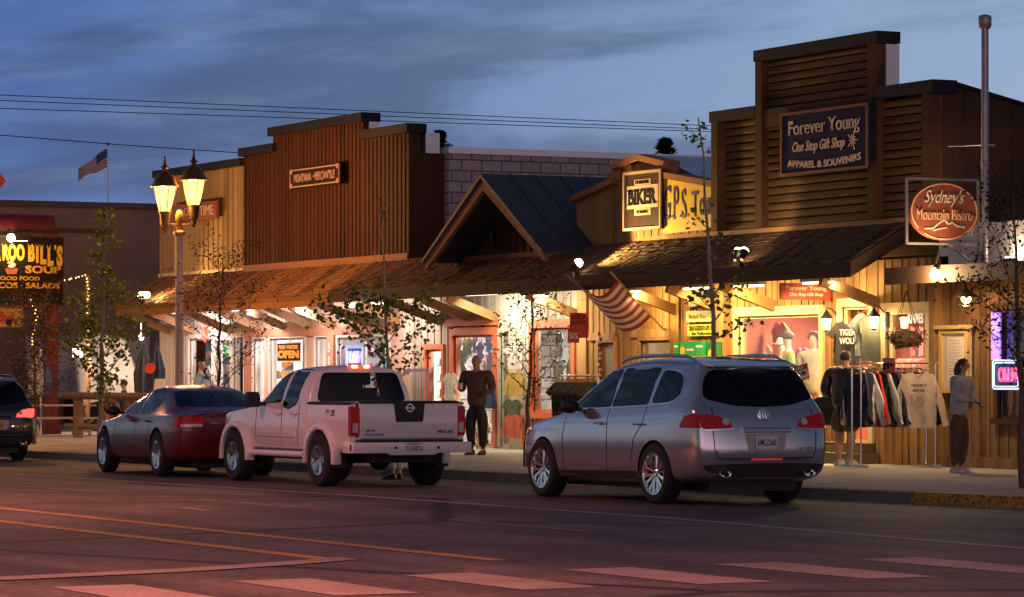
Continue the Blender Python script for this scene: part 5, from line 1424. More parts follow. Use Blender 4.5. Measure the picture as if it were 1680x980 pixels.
m = MB(); pk = [(-.36, -.26), (-.22, -.26), (-.10, -.18), (0, -.12), (.07, -.19), (.14, -.16), (.22, -.21), (.36, -.23)]
for a, b in zip(pk, pk[1:]): m.beam((a[0], a[1], .064), (b[0], b[1], .064), .022, .008, 0, up=(0, 0, 1))
pk = [(-.20, -.29), (-.08, -.26), (.05, -.24)]
for a, b in zip(pk, pk[1:]): m.beam((a[0], a[1], .064), (b[0], b[1], .064), .018, .008)
m.build('mountain_line', CREML, s)
m = MB()
for a, b in (((-.66, .49), (.66, .49)), ((-.66, -.49), (.66, -.49)), ((-.66, -.50), (-.66, .50)), ((.64, -.85), (.64, .50)), ((.10, -.50), (.62, -.80))): m.beam((a[0], a[1], .03), (b[0], b[1], .03), .035, .035, 0, up=(0, 0, 1))
m.build('frame', M('frame_metal', (.30, .27, .25), .45, .8), s)
# window and wall notices
cx, cz, w, h = rect_on(457, 494, 564, 592, YF - .12)
s = sign('open_sign', 'orange on black YES WE\'RE OPEN sign in the white door', cx, YF - .13, cz)
board(s, w + .06, h + .06, WHITEP, .012); MB().box(-w/2, w/2, -h/2, h/2, .0122, .02).build('panel', BLACKS, s)
OR = M('sign_orange', (.85, .30, .03), .5, emit=(1, .35, .03), es=.35)
letters(s, .0205, [("YES WE'RE", 0, h*.28, w*.86, h*.24, 0, dict(bold=.03)), ('OPEN', 0, -h*.14, w*.92, h*.46, 0, dict(bold=.05))], [OR])
s = sign('sale_poster', 'blue and white SALE poster with yellow letters below the OPEN sign', fx(474), YF - .03, fz(474, 612))
board(s, .66, .62, M('poster_blue', (.10, .16, .42), .5), .01); MB().prism([(-.33, .05), (.33, .20), (.33, .31), (-.33, .31)], .0102, .012, 'z').build('band', WHITEP, s)
letters(s, .0125, [('SALE', 0, -.08, .56, .26, 0, dict(bold=.05, shear=.15)), ('SALE', .02, .22, .40, .14, 1, dict(bold=.05, shear=.2))], [M('letter_yellow', (.85, .55, .03), .5), OR])
for (pa, pb, tl, bl, base, lbl, txt, ink) in ((1128, 1183, 511, 529, (.70, .72, .30), 'pale yellow VIRTUAL TOUR GUIDE notice above a brighter one', ['Virtual Tour Guide'], (.45, .42, .02)),
                                     (1130, 1184, 533, 552, (.72, .70, .05), 'bright yellow SELF GUIDED GPS TOUR notice below a paler one', ['SELF GUIDED GPS TOUR', 'for Yellowstone'], (.10, .12, .02))):
    cx, cz, w, h = rect_on(pa, pb, tl, bl, YF - .05)
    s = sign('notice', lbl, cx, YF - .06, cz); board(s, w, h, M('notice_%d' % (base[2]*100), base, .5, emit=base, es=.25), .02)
    it = [(t_, 0, (0 if len(txt) == 1 else h*.18 - k*h*.45), w*(.86 if k == 0 else .7), h*(.42 if k == 0 else .26), 0, dict(bold=.01)) for k, t_ in enumerate(txt)]
    letters(s, .0205, it, [M('ink_%d' % (ink[0]*100), ink, .6)])
cx, cz, w, h = rect_on(1133, 1172, 476, 503, YF - .09)
s = sign('notice', 'white picture board with a dark clock face above the yellow notices', cx, YF - .10, cz); board(s, w, h, WHITEP, .03)
MB().lathe([(.17, 0), (.17, .05), (.14, .05), (.14, .02), (.001, .02)], 24, 0, T2(w*.42, .05, .03)).build('clock', BLACKS, s); MB().box(-.12, .1, -.14, .02, .031, .034).build('picture', M('print_grey', (.2, .2, .2), .6, var=.5, vs=20), s)
# red notice with price tag hung across the pavement
s = sign('notice', 'red paper notice with a square price tag hanging by the flag', -55.1, 29.45, fz(985, 533, 29.45), R(80))
w, h = .36, .46; board(s, w, h, M('notice_red', (.60, .10, .06), .6), .01)
letters(s, .0105, [('SUPER', 0, .15, .27, .07, 0, dict(bold=.02)), ('SALE', .0, .05, .27, .07, 0, dict(bold=.02))], [M('ink_darkred', (.25, .02, .02), .6)])
t = MB().prism(rounded([(-.22, -.32), (.0, -.32), (.0, -.06), (-.22, -.06)], .01), .012, .02, 'z').build('price_tag', M('tag_red', (.55, .06, .05), .6), s)
letters(t, .0205, [('50%', -.11, -.19, .17, .12, 0, dict(bold=.03))], [WHITEP])
# barber style chain pole and green brochure cases
s = empty('twisted_post', 'twisted white and brown post in front of the yellow door', 'post', (fx(984, YF - .3), YF - .3, .19))
m = MB()
for k in range(44): 
    m.sphere((0.018*math.cos(k*1.1), .018*math.sin(k*1.1), .05*k + .03), .032, 8, 6, k % 2)
m.build('shaft', [WHITEP, M('post_brown', (.22, .06, .03), .6)], s, .9)
for (pa, pb, lbl, kk) in ((1114, 1122, 'narrow green brochure case beside the corner board', 0), (1124, 1149, 'wide green brochure case with white captions under the yellow notices', 1), (1150, 1163, 'slim green brochure case between a wide and a dark one', 2), (1167, 1185, 'dark green brochure case with a yellow round emblem', 3)):
    cx, cz, w, h = rect_on(pa, pb, 560, 600, YF - .16); h = 1.25; zt = cz + .20
    s = sign('brochure_case', lbl, cx, YF - .17, zt - h/2, cat='display case'); gm = M('case_green_%d' % kk, ((.02, .25, .05), (.015, .30, .07), (.02, .33, .12), (.01, .13, .03))[kk], .45, emit=((.02, .6, .1)), es=.08)
    board(s, w, h, gm, .10)
    m = MB()
    if kk == 1:
        for q in range(3): m.box(-.02, w*.42, h/2 - .16 - .14*q, h/2 - .12 - .14*q, .1005, .106, 1)
        m.lathe([(.001, .105), (.08, .105), (.08, .1)], 16, 0, T2(-w*.30, h/2 - .16)); m.lathe([(.001, .105), (.07, .105), (.07, .1)], 16, 0, T2(-w*.02, h/2 - .30))
    elif kk == 3: m.lathe([(.001, .106), (.11, .106), (.11, .1)], 20, 0, T2(0, h/2 - .24))
    else: m.box(-w*.4, w*.4, h/2 - .1, h/2 - .06, .1005, .106, 1)
    m.build('caption', [M('letter_yellow', (.85, .55, .03), .5), WHITEP], s)
# American flags
def flag(root, P, nx=26, ny=13, canton=(10, 7), rev=False):
    """P(u, v) -> point; u along the fly, v from the top stripe down; sheet with real thickness"""
    m = MB(); L = []
    for j in range(ny + 1):
        for i in range(nx + 1): L.append(P(i/nx, j/ny))
    fs = []; ms = []
    for j in range(ny):
        for i in range(nx):
            a = j*(nx+1) + i; fs.append((a, a+1, a+nx+2, a+nx+1)); ms.append(2 if ((nx - 1 - i if rev else i) < canton[0] and j < canton[1]) else (0 if j % 2 == 0 else 1))
    m.v = [tuple(p) for p in L]; m.f = fs; m.m = ms
    me = m.mesh('flag', [M('flag_red', (.42, .03, .03), .7), M('flag_white', (.70, .66, .60), .7), M('flag_blue', (.03, .05, .20), .7)])
    o = link('cloth', me, root, 1.0); md = o.modifiers.new('t', 'SOLIDIFY'); md.thickness = .006
    st_ = MB()
    for r_ in range(5):
        for c_ in range(6 if r_ % 2 == 0 else 5):
            u = (.6 + c_*1.5 + (0 if r_ % 2 == 0 else .75)) / nx; u = 1 - u if rev else u; v = (.7 + r_*1.35) / ny
            p = Vector(P(u, v)); q = Vector(P(u + .004, v)); r2 = Vector(P(u, v + .004)); nrm = (q - p).cross(r2 - p).normalized()
            a = (q - p).normalized(); b = nrm.cross(a); R1 = (P(1/nx, 0) - P(0, 0)).length * .36
            for sg in (1, -1):
                pts = []
                for k in range(10):
                    rr = R1 if k % 2 == 0 else R1*.42; t = math.pi*k/5; pts.append(p + nrm*.007*sg + (a*math.cos(t) + b*math.sin(t))*rr)
                st_.face(pts)
    st_.build('stars', MATS['flag_white'], o, fix=False)
    return o
fr = empty('shop_flag', 'large American flag hanging from a slanted pole under the awning', 'flag', (fx(1090, YF), YF, 0))
fr.location = (0, 0, 0)
pb_, pt_ = Vector((fx(1092, YF), YF - .02, fz(1092, 543))), None
tip = Vector((fx(1010, 28.6), 28.6, 3.32)); dirp = (tip - pb_).normalized(); pt_ = pb_ + dirp * 2.0
MB().tube([pb_, pt_], .016, 8).build('pole', M('pole_wood', (.45, .28, .10), .5), fr)
MB().beam(pb_ - Vector((0, 0, .05)), pb_ + Vector((0, 0, .05)), .06, .04).build('bracket', BLK, fr)
def fpnt(u, v):
    # the hoist runs down the pole (v = 0 near the tip); the fly streams along the wall under the eave
    h0 = pb_ + dirp * (1.72 - 1.22*v)
    return h0 + Vector((-1.50*u, -.34*u + .10*math.sin(u*7 + v*2.2)*u, -.30*math.sin(math.pi*min(1, u*1.25)) + .20*u*u - .06*math.sin(u*8 + v*3)*u))
flag(fr, fpnt, rev=True)
# flag on a pole far behind the restaurant
px_, Yp = 177, 60.0; gx = fx(px_, Yp); zt = fz(px_, 238, Yp)
fr = empty('flag_pole', 'tall flagpole with an American flag flying beyond the brown wall', 'flag', (gx, Yp, 0))
MB().tube([(0, 0, 0), (0, 0, zt)], [.07, .04], 8).sphere((0, 0, zt + .05), .09, 10, 8).build('pole', GALV, fr)
def fp2(u, v):
    d = u*1.55
    return Vector((-.45*d, -.86*d + .0, zt - .18 - .95*v*(1 - .45*u) - .85*u - .25*u*u + .05*math.sin(u*8 + v*2))) + Vector((.86, -.45, 0))*.09*math.sin(u*9 + v*2)*u
flag(fr, fp2)

# ------------------------------------------------------------------ saloon style sign at the far left
X_ = -80.0
def yX(px): a = ray(px); t = X_ / (-CS + a*SN); return t * (SN + a*CS)
def zX(px, py): a = ray(px); t = X_ / (-CS + a*SN); return CAMH + (HOR - py)/FPX*t
yl_, yr_ = yX(-66), yX(102); w = yr_ - yl_; zt, zb = zX(50, 388), zX(50, 502); h = zt - zb
s = sign('saloon_sign', 'dark board lettered BUCKAROO BILL\'S in yellow with food items below', X_, (yl_ + yr_)/2, (zt + zb)/2, R(90))
board(s, w, h, M('sign_coffee', (.014, .009, .007), .65, spec=.2), .12); ring(s, w, h, .035, DARKT, .121, .15)
LY = M('letter_gold', (.80, .50, .06), .5); LR = M('letter_redorange', (.55, .18, .04), .5)
u = w / 168.0
def px2(p, q): return ((p + 66)*u - w/2, h/2 - (q - 388)*(h/114.0))
m = MB()
def put(txt, pa, pb, qa, qb, mi=0, **kw):
    a, b = px2(pa, qa), px2(pb, qb); lettering(m, txt, T2((a[0]+b[0])/2, (a[1]+b[1])/2, .122), b[0] - a[0], a[1] - b[1], mi, **kw)
put('BUCKA', -62, -2, 398, 430, 0, serif=.05, bold=.05); put('ROO', 0, 37, 401, 429, 0, serif=.05, bold=.05)
for ch, pa, pb, dq in (('B', 42, 54, 0), ('I', 55, 61, 2), ('L', 62, 73, 4), ('L', 74, 85, 7), ('S', 90, 100, 8)): put(ch, pa, pb, 400 + dq*.3, 430 + dq, 0, serif=.05 if ch != 'S' else 0, bold=.06)
put("'", 86, 89, 402, 410, 0, bold=.05)
put('SOUP', 38, 97, 436, 449, 1, serif=.05, bold=.04); put('GOOD FOOD', -12, 62, 454, 461, 1, serif=.05, bold=.03); put('TACOS · SALADS', -28, 95, 464, 474, 1, serif=.05, bold=.03)
m.build('lettering', [LY, M('letter_amber', (.75, .36, .03), .5)], s)
m = MB(); c = px2(15, 440)
for k in range(5): m.sphere((c[0] + .05*math.sin(k*2.2), c[1] + .02 + .045*k, .15), .10 - .017*k, 10, 6, 0, (1, .6, .4))
m.build('sundae', M('letter_offwhite', (.72, .62, .50), .6), s); MB().prism([(c[0]-.17, c[1]-.02), (c[0]+.17, c[1]-.02), (c[0]+.12, c[1]-.16), (c[0]-.12, c[1]-.16)], .122, .16, 'z').build('bowl', M('bowl_red', (.50, .12, .06), .5), s)
s2 = sign('painted_board', 'yellow board with a painted red jalopy under the saloon sign', X_, yX(-5), zX(10, 521), R(90))
w2, h2 = 1.35, .50; board(s2, w2, h2, M('board_mustard', (.42, .28, .05), .6, var=.15), .05); ring(s2, w2, h2, .03, RUST, .051, .06)
m = MB(); m.prism(rounded([(-.35, -.12), (.42, -.12), (.44, .0), (.20, .05), (.10, .17), (-.16, .17), (-.24, .04), (-.36, .0)], .03), .051, .065, 'z')
m.build('car_picture', M('jalopy_red', (.35, .03, .02), .5), s2)
m = MB()
for xx in (-.2, .28): m.lathe([(.001, .072), (.085, .072), (.085, .06)], 16, 0, T2(xx, -.12))
m.build('wheel_picture', BLACKS, s2)
# post, beam and red barrel canopy carrying it
s = empty('red_post', 'thick dark red post beside the saloon sign', 'post', (X_ - .25, yX(88), .18))
MB().box(-.14, .14, -.16, .16, 0, zX(88, 380) - .18).build('shaft', M('post_red', (.16, .014, .016), .55, var=.2), s); MB().box(-.2, .2, -.22, .22, 0, .25).build('plinth', MATS['post_red'], s)
s = empty('timber_beam', 'long dark beam running out over the saloon sign', 'beam', (X_ - .1, yX(40), zX(50, 380)))
MB().box(-.08, .08, yX(-90) - yX(40), yX(185) - yX(40), -.02, .10).build('beam_timber', DARKT, s)
s = empty('barrel_canopy', 'dark red barrel shaped canopy above the saloon sign', 'canopy', (X_ - .1, yX(-60), zX(50, 377)))
L_ = yX(88) - yX(-60); pr = [(.26*math.cos(math.pi*k/12), .26*math.sin(math.pi*k/12)*1.45) for k in range(13)]
MB().prism(pr, 0, L_, 'y').build('roof', M('canopy_red', (.10, .007, .013), .5), s, .5)
# red arrow sign with bulbs, its tip showing
s = sign('arrow_sign', 'red diamond sign dotted with small bulbs at the left edge', X_ - .3, yX(-34), zX(0, 296), R(90))
board(s, 1, 1, M('arrow_red', (.30, .014, .018), .5), .12, poly=[(0, -.85), (.75, 0), (0, .85), (-.75, 0)])
m = MB()
for i in range(-5, 6):
    for j in range(-5, 6):
        a, b = (i + j)*.066, (i - j)*.075
        if abs(i) < 5 and abs(j) < 5: m.sphere((a, b, .13), .018, 8, 6)
m.build('bulb', M('bulb_glass', (.6, .4, .15), .3, emit=(1, .55, .15), es=.35), s, .9)
MB().box(-.06, .06, -2.2, -.5, .02, .10).build('pole', DARKT, s)

# ------------------------------------------------------------------ lamps
LAMPW = (1.0, .62, .28); SOD = (1.0, .47, .12)
def lampglass(name, col, es, tint):
    """frosted lit glass: glows and lets the lamp inside shine through"""
    if name in MATS: return MATS[name]
    m = bpy.data.materials.new(name); m.use_nodes = True; t = m.node_tree; t.nodes.clear()
    a = nn(t, 'ShaderNodeBsdfTransparent'); a.inputs[0].default_value = (*tint, 1)
    e = nn(t, 'ShaderNodeEmission', i_Strength=es); e.inputs[0].default_value = (*col, 1)
    ad = nn(t, 'ShaderNodeAddShader'); t.links.new(a.outputs[0], ad.inputs[0]); t.links.new(e.outputs[0], ad.inputs[1])
    o = nn(t, 'ShaderNodeOutputMaterial'); t.links.new(ad.outputs[0], o.inputs[0]); MATS[name] = m; return m
def bulbm(name, col, es): return M(name, (.8, .7, .5), .3, emit=col, es=es)
def street_lamp(label, x, y, watts=2000, group='twin lantern street lamps', rz=0.0):
    r = empty('street_lamp', label, 'street lamp', (x, y, .15), rz, group)
    PM = M('lamp_post_paint', (.42, .30, .24), .5, var=.15, vs=3); IR = M('lamp_iron', (.035, .022, .016), .45, .4); GD = M('lamp_bronze', (.30, .17, .05), .4, .6)
    m = MB(); m.lathe([(.20, 0), (.20, .25), (.16, .30), (.14, .75), (.10, .82), (.085, .9), (.075, 4.08)], 16); m.build('pole', PM, r, .6)
    m = MB(); m.lathe([(.09, 4.08), (.12, 4.10), (.12, 4.15), (.06, 4.19), (.05, 4.33), (.075, 4.37), (.075, 4.47), (.05, 4.55), (.001, 4.59)], 16)
    m.tube([(0, -.36, 4.20), (0, -.2, 4.29), (0, 0, 4.29), (0, .2, 4.29), (0, .36, 4.35)], .028, 8); m.build('cross_arm', GD, r, .7)
    for s, dz in ((-1, -.14), (1, 0)):
        y0, z0 = s*.30, 4.35 + dz
        l = empty_part('lantern', r, (0, y0, z0)); l.scale = (.92, .92, .74)
        MB().lathe([(.001, -.14), (.03, -.12), (.05, 0), (.05, .06), (.085, .08), (.12, .40), (.14, .42), (.14, .45)], 12).build('holder', IR if s > 0 else GD, l, .6)
        g = MB(); k = 6
        for j in range(k):
            a, b = 2*math.pi*j/k, 2*math.pi*(j+1)/k
            g.face([(.115*math.cos(a), .115*math.sin(a), .45), (.115*math.cos(b), .115*math.sin(b), .45), (.235*math.cos(b), .235*math.sin(b), 1.10), (.235*math.cos(a), .235*math.sin(a), 1.10)])
        g.build('glass', lampglass('lantern_glass', (1.0, .46, .13), 2.3, (1, .80, .55)), l)
        f = MB()
        for j in range(k):
            a = 2*math.pi*j/k; f.tube([(.12*math.cos(a), .12*math.sin(a), .44), (.243*math.cos(a), .243*math.sin(a), 1.11)], .011, 6)
        f.lathe([(.24, 1.09), (.26, 1.09), (.26, 1.12), (.24, 1.12)], 6); f.build('frame', IR, l)
        MB().lathe([(.30, 1.10), (.29, 1.13), (.25, 1.20), (.22, 1.33), (.13, 1.45), (.06, 1.50), (.05, 1.56), (.10, 1.60), (.05, 1.64), (.03, 1.70), (.022, 1.84), (.03, 1.86), (.001, 1.92)], 18).build('hood', M('lamp_hood_lit', (.15, .07, .03), .4, .5), l, .7)  # lamp-lit orange-brown put into the metal colour of the hood
        light('lantern_light', 'POINT', (0, 0, .78), watts, SOD, .20, parent=l)
    return r
# ------------------------------------------------------------------ lamps on and under the awnings
YE = YF - 1.10
def flood(label, x, z, aim, watts, col, n=2, spot=95):
    r = empty('flood_lamp', label, 'lamp', (x, YE - .02, z), 0, 'flood lamps clamped to the awning eave')
    MB().box(-.05, .05, -.04, .04, -.06, .03).tube([(0, 0, .0), (0, 0, .10)], .02, 6).build('bracket', IRON, r)
    for k in range(n):
        ox = (k - (n-1)/2) * .20
        d = (Vector(aim) - Vector((x + ox, YE, z))).normalized(); q = d.to_track_quat('Z', 'Y').to_matrix().to_4x4(); q.translation = (ox, 0, .16)
        h = MB().lathe([(.03, -.14), (.045, -.08), (.05, -.02), (.085, .05)], 14, 0, q, close=False).build('housing', IRON, r, .7)
        MB().lathe([(.001, .15), (.045, .135), (.075, .10), (.084, .05)], 14, 0, q, close=False).build('lens', emat('flood_lens', (1, .72, .38), 14), h, .9)
        p = Vector((ox, 0, .16)) + d*.20
        o = light('flood_beam', 'SPOT', p, watts, col, .06, target=p + d, spot=spot, blend=.7, parent=r)
    return r
IRON = M('iron', (.05, .045, .04), .45, .8)
WARM = (1.0, .70, .36); YEL = (1.0, .62, .22); WHT = (1.0, .86, .78); PNK = (1.0, .72, .62)
flood('cluster of bright bulbs at the left end of the awning', fx(235, YE), 3.36, (-71.5, YF, 4.3), 170, (1, .50, .14), 3, 100)
flood('single flood lamp in the middle of the awning throwing light along the shakes', fx(946, YE), 3.44, (-52.9, YF - .1, 4.45), 480, YEL, 1, 110)
flood('pair of round flood lamps below the log front', fx(1216, YE), 3.44, (-49.4, YF, 4.8), 36, WARM, 2)
def under_light(label, x, y, z, watts, col, w=.9, group='strip lights under the awning'):
    r = empty('awning_light', label, 'lamp', (x, y, z), 0, group)
    MB().box(-w/2, w/2, -.07, .07, 0, .05).build('housing', WHITEP, r)
    MB().box(-w/2 + .04, w/2 - .04, -.05, .05, -.03, -.001).build('tube', emat('tube_lit_%d' % int(col[2]*100), col, 8), r)
    light('strip_glow', 'AREA', (0, .02, -.06), watts, col, w, .12, target=(0, .92, -1.25), parent=r)
    return r
for p, w_, cl, lbl in ((298, 55, WHT, 'under the left awning by the curio shop windows'), (398, 55, PNK, 'under the left awning before the pale door'), (489, 55, PNK, 'under the left awning right of the OPEN sign'), (628, 55, PNK, 'under the dark awning beside the neon window'),
                     (880, 70, (1, .80, .5), 'under the dark awning over the terracotta window'), (1030, 95, YEL, 'under the dark awning beside the flag'), (1146, 95, YEL, 'under the dark awning by the brochure cases'), (1230, 80, YEL, 'under the dark awning before the red window'), (1345, 80, (1, .66, .30), 'under the dark awning near the gift shop doorway')):
    under_light('strip light ' + lbl, fx(p, YF - .9), YF - .92, 3.10, w_, cl)
under_light('bright tube hung at the eave over the orange shop door', fx(790, 29.1), 29.1, fz(790, 482, 29.1), 90, (1.0, .86, .62), 1.5)
r = empty('eave_lamp', 'round white lamp under the step in the awning eave', 'lamp', (fx(578, YE - .1), YE - .1, 3.13), 0)
MB().tube([(0, 0, .0), (0, 0, .15)], .02, 6).build('stem', IRON, r); MB().sphere((0, 0, -.06), .085, 12, 8, 0, (1.3, 1, .7)).build('bulb', emat('bulb_white', (1, .85, .7), 10), r, 1.0); light('bulb_glow', 'POINT', (0, -.05, -.16), 30, WHT, .08, parent=r)
def sconce(label, x, z):
    r = empty('wall_lantern', label, 'lamp', (x, YF - .24, z), 0, 'lantern sconces either side of the gift shop door')
    MB().box(-.05, .05, .20, .24, -.1, .2).tube([(0, .22, .1), (0, .1, .22), (0, 0, .24)], .012, 6).build('arm', IRON, r)
    MB().lathe([(.05, -.12), (.075, .06), (.075, .065), (.05, -.115)], 6).build('glass', lampglass('sconce_glass', (1, .72, .40), 6, (1, .9, .7)), r)
    MB().lathe([(.11, .06), (.10, .08), (.05, .14), (.02, .19), (.001, .22)], 12).build('hood', IRON, r, .7); MB().lathe([(.001, -.16), (.05, -.14), (.05, -.12)], 6).build('finial', IRON, r)
    light('sconce_bulb', 'POINT', (0, 0, -.02), 13, WARM, .04, parent=r)
sconce('glowing lantern sconce left of the gift shop door', fx(1356, YF - .24), fz(1356, 530)); sconce('glowing lantern sconce right of the gift shop door', fx(1434, YF - .24), fz(1434, 527))
r = empty('bare_bulb', 'dazzling bare bulb on the corner of the bistro canopy', 'lamp', (fx(1535, 28.95), 28.95, fz(1535, 451, 28.95)))
MB().tube([(0, 0, .06), (0, .06, .35)], .015, 6).lathe([(.04, .07), (.045, .11), (.02, .14)], 10).build('holder', IRON, r); MB().sphere((0, 0, 0), .085, 14, 10).build('bulb', emat('bulb_hot', (1, .78, .48), 40), r, 1.0)
light('bulb_glow', 'POINT', (0, -.14, -.02), 190, (1, .66, .34), .08, parent=r)
def saucer(label, x, y, z, watts):
    r = empty('saucer_lamp', label, 'lamp', (x, y, z), 0, 'saucer lamps under the bistro canopy')
    MB().lathe([(.02, .12), (.06, .08), (.20, .0), (.20, -.01), (.06, .06)], 18).tube([(0, 0, .1), (0, 0, .35)], .012, 6).build('shade', IRON, r, .7)
    m = MB()
    for k in range(4): 
        a = math.pi*k/4; m.tube([(.17*math.cos(a)*math.cos(t), .17*math.sin(a)*math.cos(t), -.02 - .12*math.sin(t)) for t in [math.pi*q/8 for q in range(9)]], .006, 5)
    m.build('guard', IRON, r); MB().sphere((0, 0, -.03), .075, 12, 8).build('bulb', emat('bulb_amber', (1, .60, .22), 16), r, 1.0)
    light('bulb_glow', 'POINT', (0, -.02, -.15), watts, (1, .55, .20), .06, parent=r)
saucer('round saucer lamp over the bistro menu case', fx(1585, YF - .5), YF - .5, fz(1585, 487, YF - .5), 30)
saucer('round saucer lamp over the bistro window at the right edge', fx(1716, YF - .5), YF - .5, 2.95, 30)
r = empty('canopy_lamp', 'small lamp lighting the top of the bistro canopy', 'lamp', (fx(1656, YF - .2), YF - .2, 3.30))
MB().box(-.08, .08, -.05, .05, 0, .06).build('housing', IRON, r); MB().box(-.06, .06, -.04, .04, .061, .075).build('bulb', emat('bulb_white', (1, .85, .7), 10), r); light('bulb_glow', 'POINT', (0, .1, .16), 9, WARM, .05, parent=r)
r = empty('sign_lamp', 'bright bulb on an arm lighting the saloon sign', 'lamp', (X_ + .55, yX(6), zX(6, 392)))
MB().tube([(0, 0, .05), (-.2, 0, .22), (-.45, 0, .15)], .014, 6).build('arm', IRON, r); MB().sphere((0, 0, 0), .10, 12, 8).build('bulb', emat('bulb_hot', (1, .78, .48), 40), r, 1.0); light('bulb_glow', 'POINT', (.0, 0, -.16), 26, YEL, .08, parent=r)
r = empty('flood_box', 'black flood lamp box above the saloon sign', 'lamp', (X_ + .45, yX(25), zX(25, 391)))
MB().box(-.12, .12, -.20, .20, -.08, .08).tube([(0, 0, .08), (-.2, 0, .2), (-.4, 0, .1)], .012, 6).build('housing', IRON, r)
MB().box(-.10, -.02, -.17, .17, -.085, -.08).build('lens', emat('flood_lens', (1, .72, .38), 14), r); light('flood_beam', 'SPOT', (-.05, 0, -.10), 30, YEL, .06, target=(-.45, 0, -1.3), spot=120, blend=.8, parent=r)
street_lamp('twin lantern street lamp on a tan post before the cream shop', -67.0, 26.3, 520).scale = (1.08, 1.08, 1.08)
street_lamp('twin lantern street lamp standing beyond the dark blue crossover', -71.5, 22.5, 650)
def road_lamp(label, x, y, watts, aim):
    r = empty('road_lamp', label, 'street lamp', (x, y, 0), 0, 'tall road lamps on the near side of the street'); d = Vector((aim[0] - x, aim[1] - y, 0)); e = d*(1 - .5/d.length)
    MB().lathe([(.16, 0), (.16, .3), (.10, .4), (.06, 8.6)], 12).build('pole', GALV, r, .7); MB().tube([(0, 0, 8.5), (d.x*.4, d.y*.4, 9.0), (e.x, e.y, 9.1)], .04, 8).build('arm', GALV, r, .8)
    MB().sphere((d.x, d.y, 9.1), .32, 14, 8, 0, (1, 1, .4)).build('luminaire', IRON, r, .9); MB().lathe([(.001, 8.955), (.22, 8.97), (.22, 8.99)], 16, 0, Matrix.Translation((d.x, d.y, 0))).build('lens', emat('sodium_lens', (1, .40, .12), 12), r)
    light('sodium_light', 'SPOT', (d.x, d.y, 8.93), watts, (1.0, .25, .15), .2, target=(d.x, d.y, 0), spot=140, blend=1.0, parent=r)
road_lamp('tall road lamp on the near corner with its arm over the crosswalk', -21.0, 3.6, 7000, (-22.3, 8.2))
road_lamp('tall road lamp further down the near side of the street', -44.0, 3.8, 17000, (-43.0, 8.6))
# interior strips
ceiling_lights([-75.9, -73.6], 31.0, 2.82, 165, (1, .92, .90)); ceiling_lights([-70.9, -68.3, -65.4], 31.0, 2.82, 165, (1, .90, .88)); ceiling_lights([-61.6, -59.8, -57.3], 31.0, 2.85, 230, (1, .92, .78))
ceiling_lights([-53.6], 31.2, 2.85, 170, (1, .80, .5)); ceiling_lights([-49.4, -46.8, -45.2], 31.0, 2.85, 260, (1, .74, .45)); ceiling_lights([-40.5], 31.6, 2.8, 14, (.8, .6, 1))

# ================================================================== goods in the windows
def cloth_mesh(poly, thick=.03, amp=.02, seed=0, cell=.08):
    bm = bmesh.new(); pts = []
    for i, p in enumerate(poly):
        q = poly[(i+1) % len(poly)]; k = max(1, int(math.dist(p, q)/cell))
        for j in range(k): pts.append((p[0] + (q[0]-p[0])*j/k, p[1] + (q[1]-p[1])*j/k))
    f = bm.faces.new([bm.verts.new((a, 0, b)) for a, b in pts]); bmesh.ops.triangulate(bm, faces=[f])
    for _ in range(4):
        es = [e for e in bm.edges if e.calc_length() > cell*1.5 and len(e.link_faces) == 2]
        if not es: break
        bmesh.ops.subdivide_edges(bm, edges=es, cuts=1); bmesh.ops.triangulate(bm, faces=[f for f in bm.faces if len(f.verts) > 3])
    bmesh.ops.beautify_fill(bm, faces=bm.faces, edges=[e for e in bm.edges if len(e.link_faces) == 2])
    bmesh.ops.recalc_face_normals(bm, faces=bm.faces)
    if bm.faces and sum(f.normal.y for f in bm.faces) > 0: bmesh.ops.reverse_faces(bm, faces=bm.faces)
    top = max(p[1] for p in poly)
    r = bmesh.ops.solidify(bm, geom=bm.faces[:], thickness=thick)
    for v in bm.verts: v.co.y += amp*math.sin(v.co.x*17 + seed)*(.3 + (top - v.co.z)) + amp*.5*math.sin(v.co.x*39 + v.co.z*5 + seed*2)
    bmesh.ops.recalc_face_normals(bm, faces=bm.faces)
    me = bpy.data.meshes.new('cloth'); bm.to_mesh(me); bm.free(); return me
SHIRT = [(-.07, 0), (-.17, -.02), (-.33, -.20), (-.24, -.27), (-.185, -.20), (-.20, -.68), (.20, -.68), (.185, -.20), (.24, -.27), (.33, -.20), (.17, -.02), (.07, 0), (.045, -.035), (0, -.05), (-.045, -.035)]
LONG = [(-.07, 0), (-.18, -.03), (-.30, -.34), (-.36, -.62), (-.29, -.65), (-.235, -.44), (-.19, -.24), (-.21, -.66), (.21, -.66), (.19, -.24), (.235, -.44), (.29, -.65), (.36, -.62), (.30, -.34), (.18, -.03), (.07, 0), (.045, -.03), (0, -.045), (-.045, -.03)]
CM = {}
def fabric(col, var=.12, col2=None):
    k = 'fabric_%02d_%02d_%02d' % tuple(int(c*99) for c in col) + ('x' if col2 else '')
    return M(k, col, .85, var=var, vs=5 if not col2 else 6, col2=col2, bump=.2, bs=30)
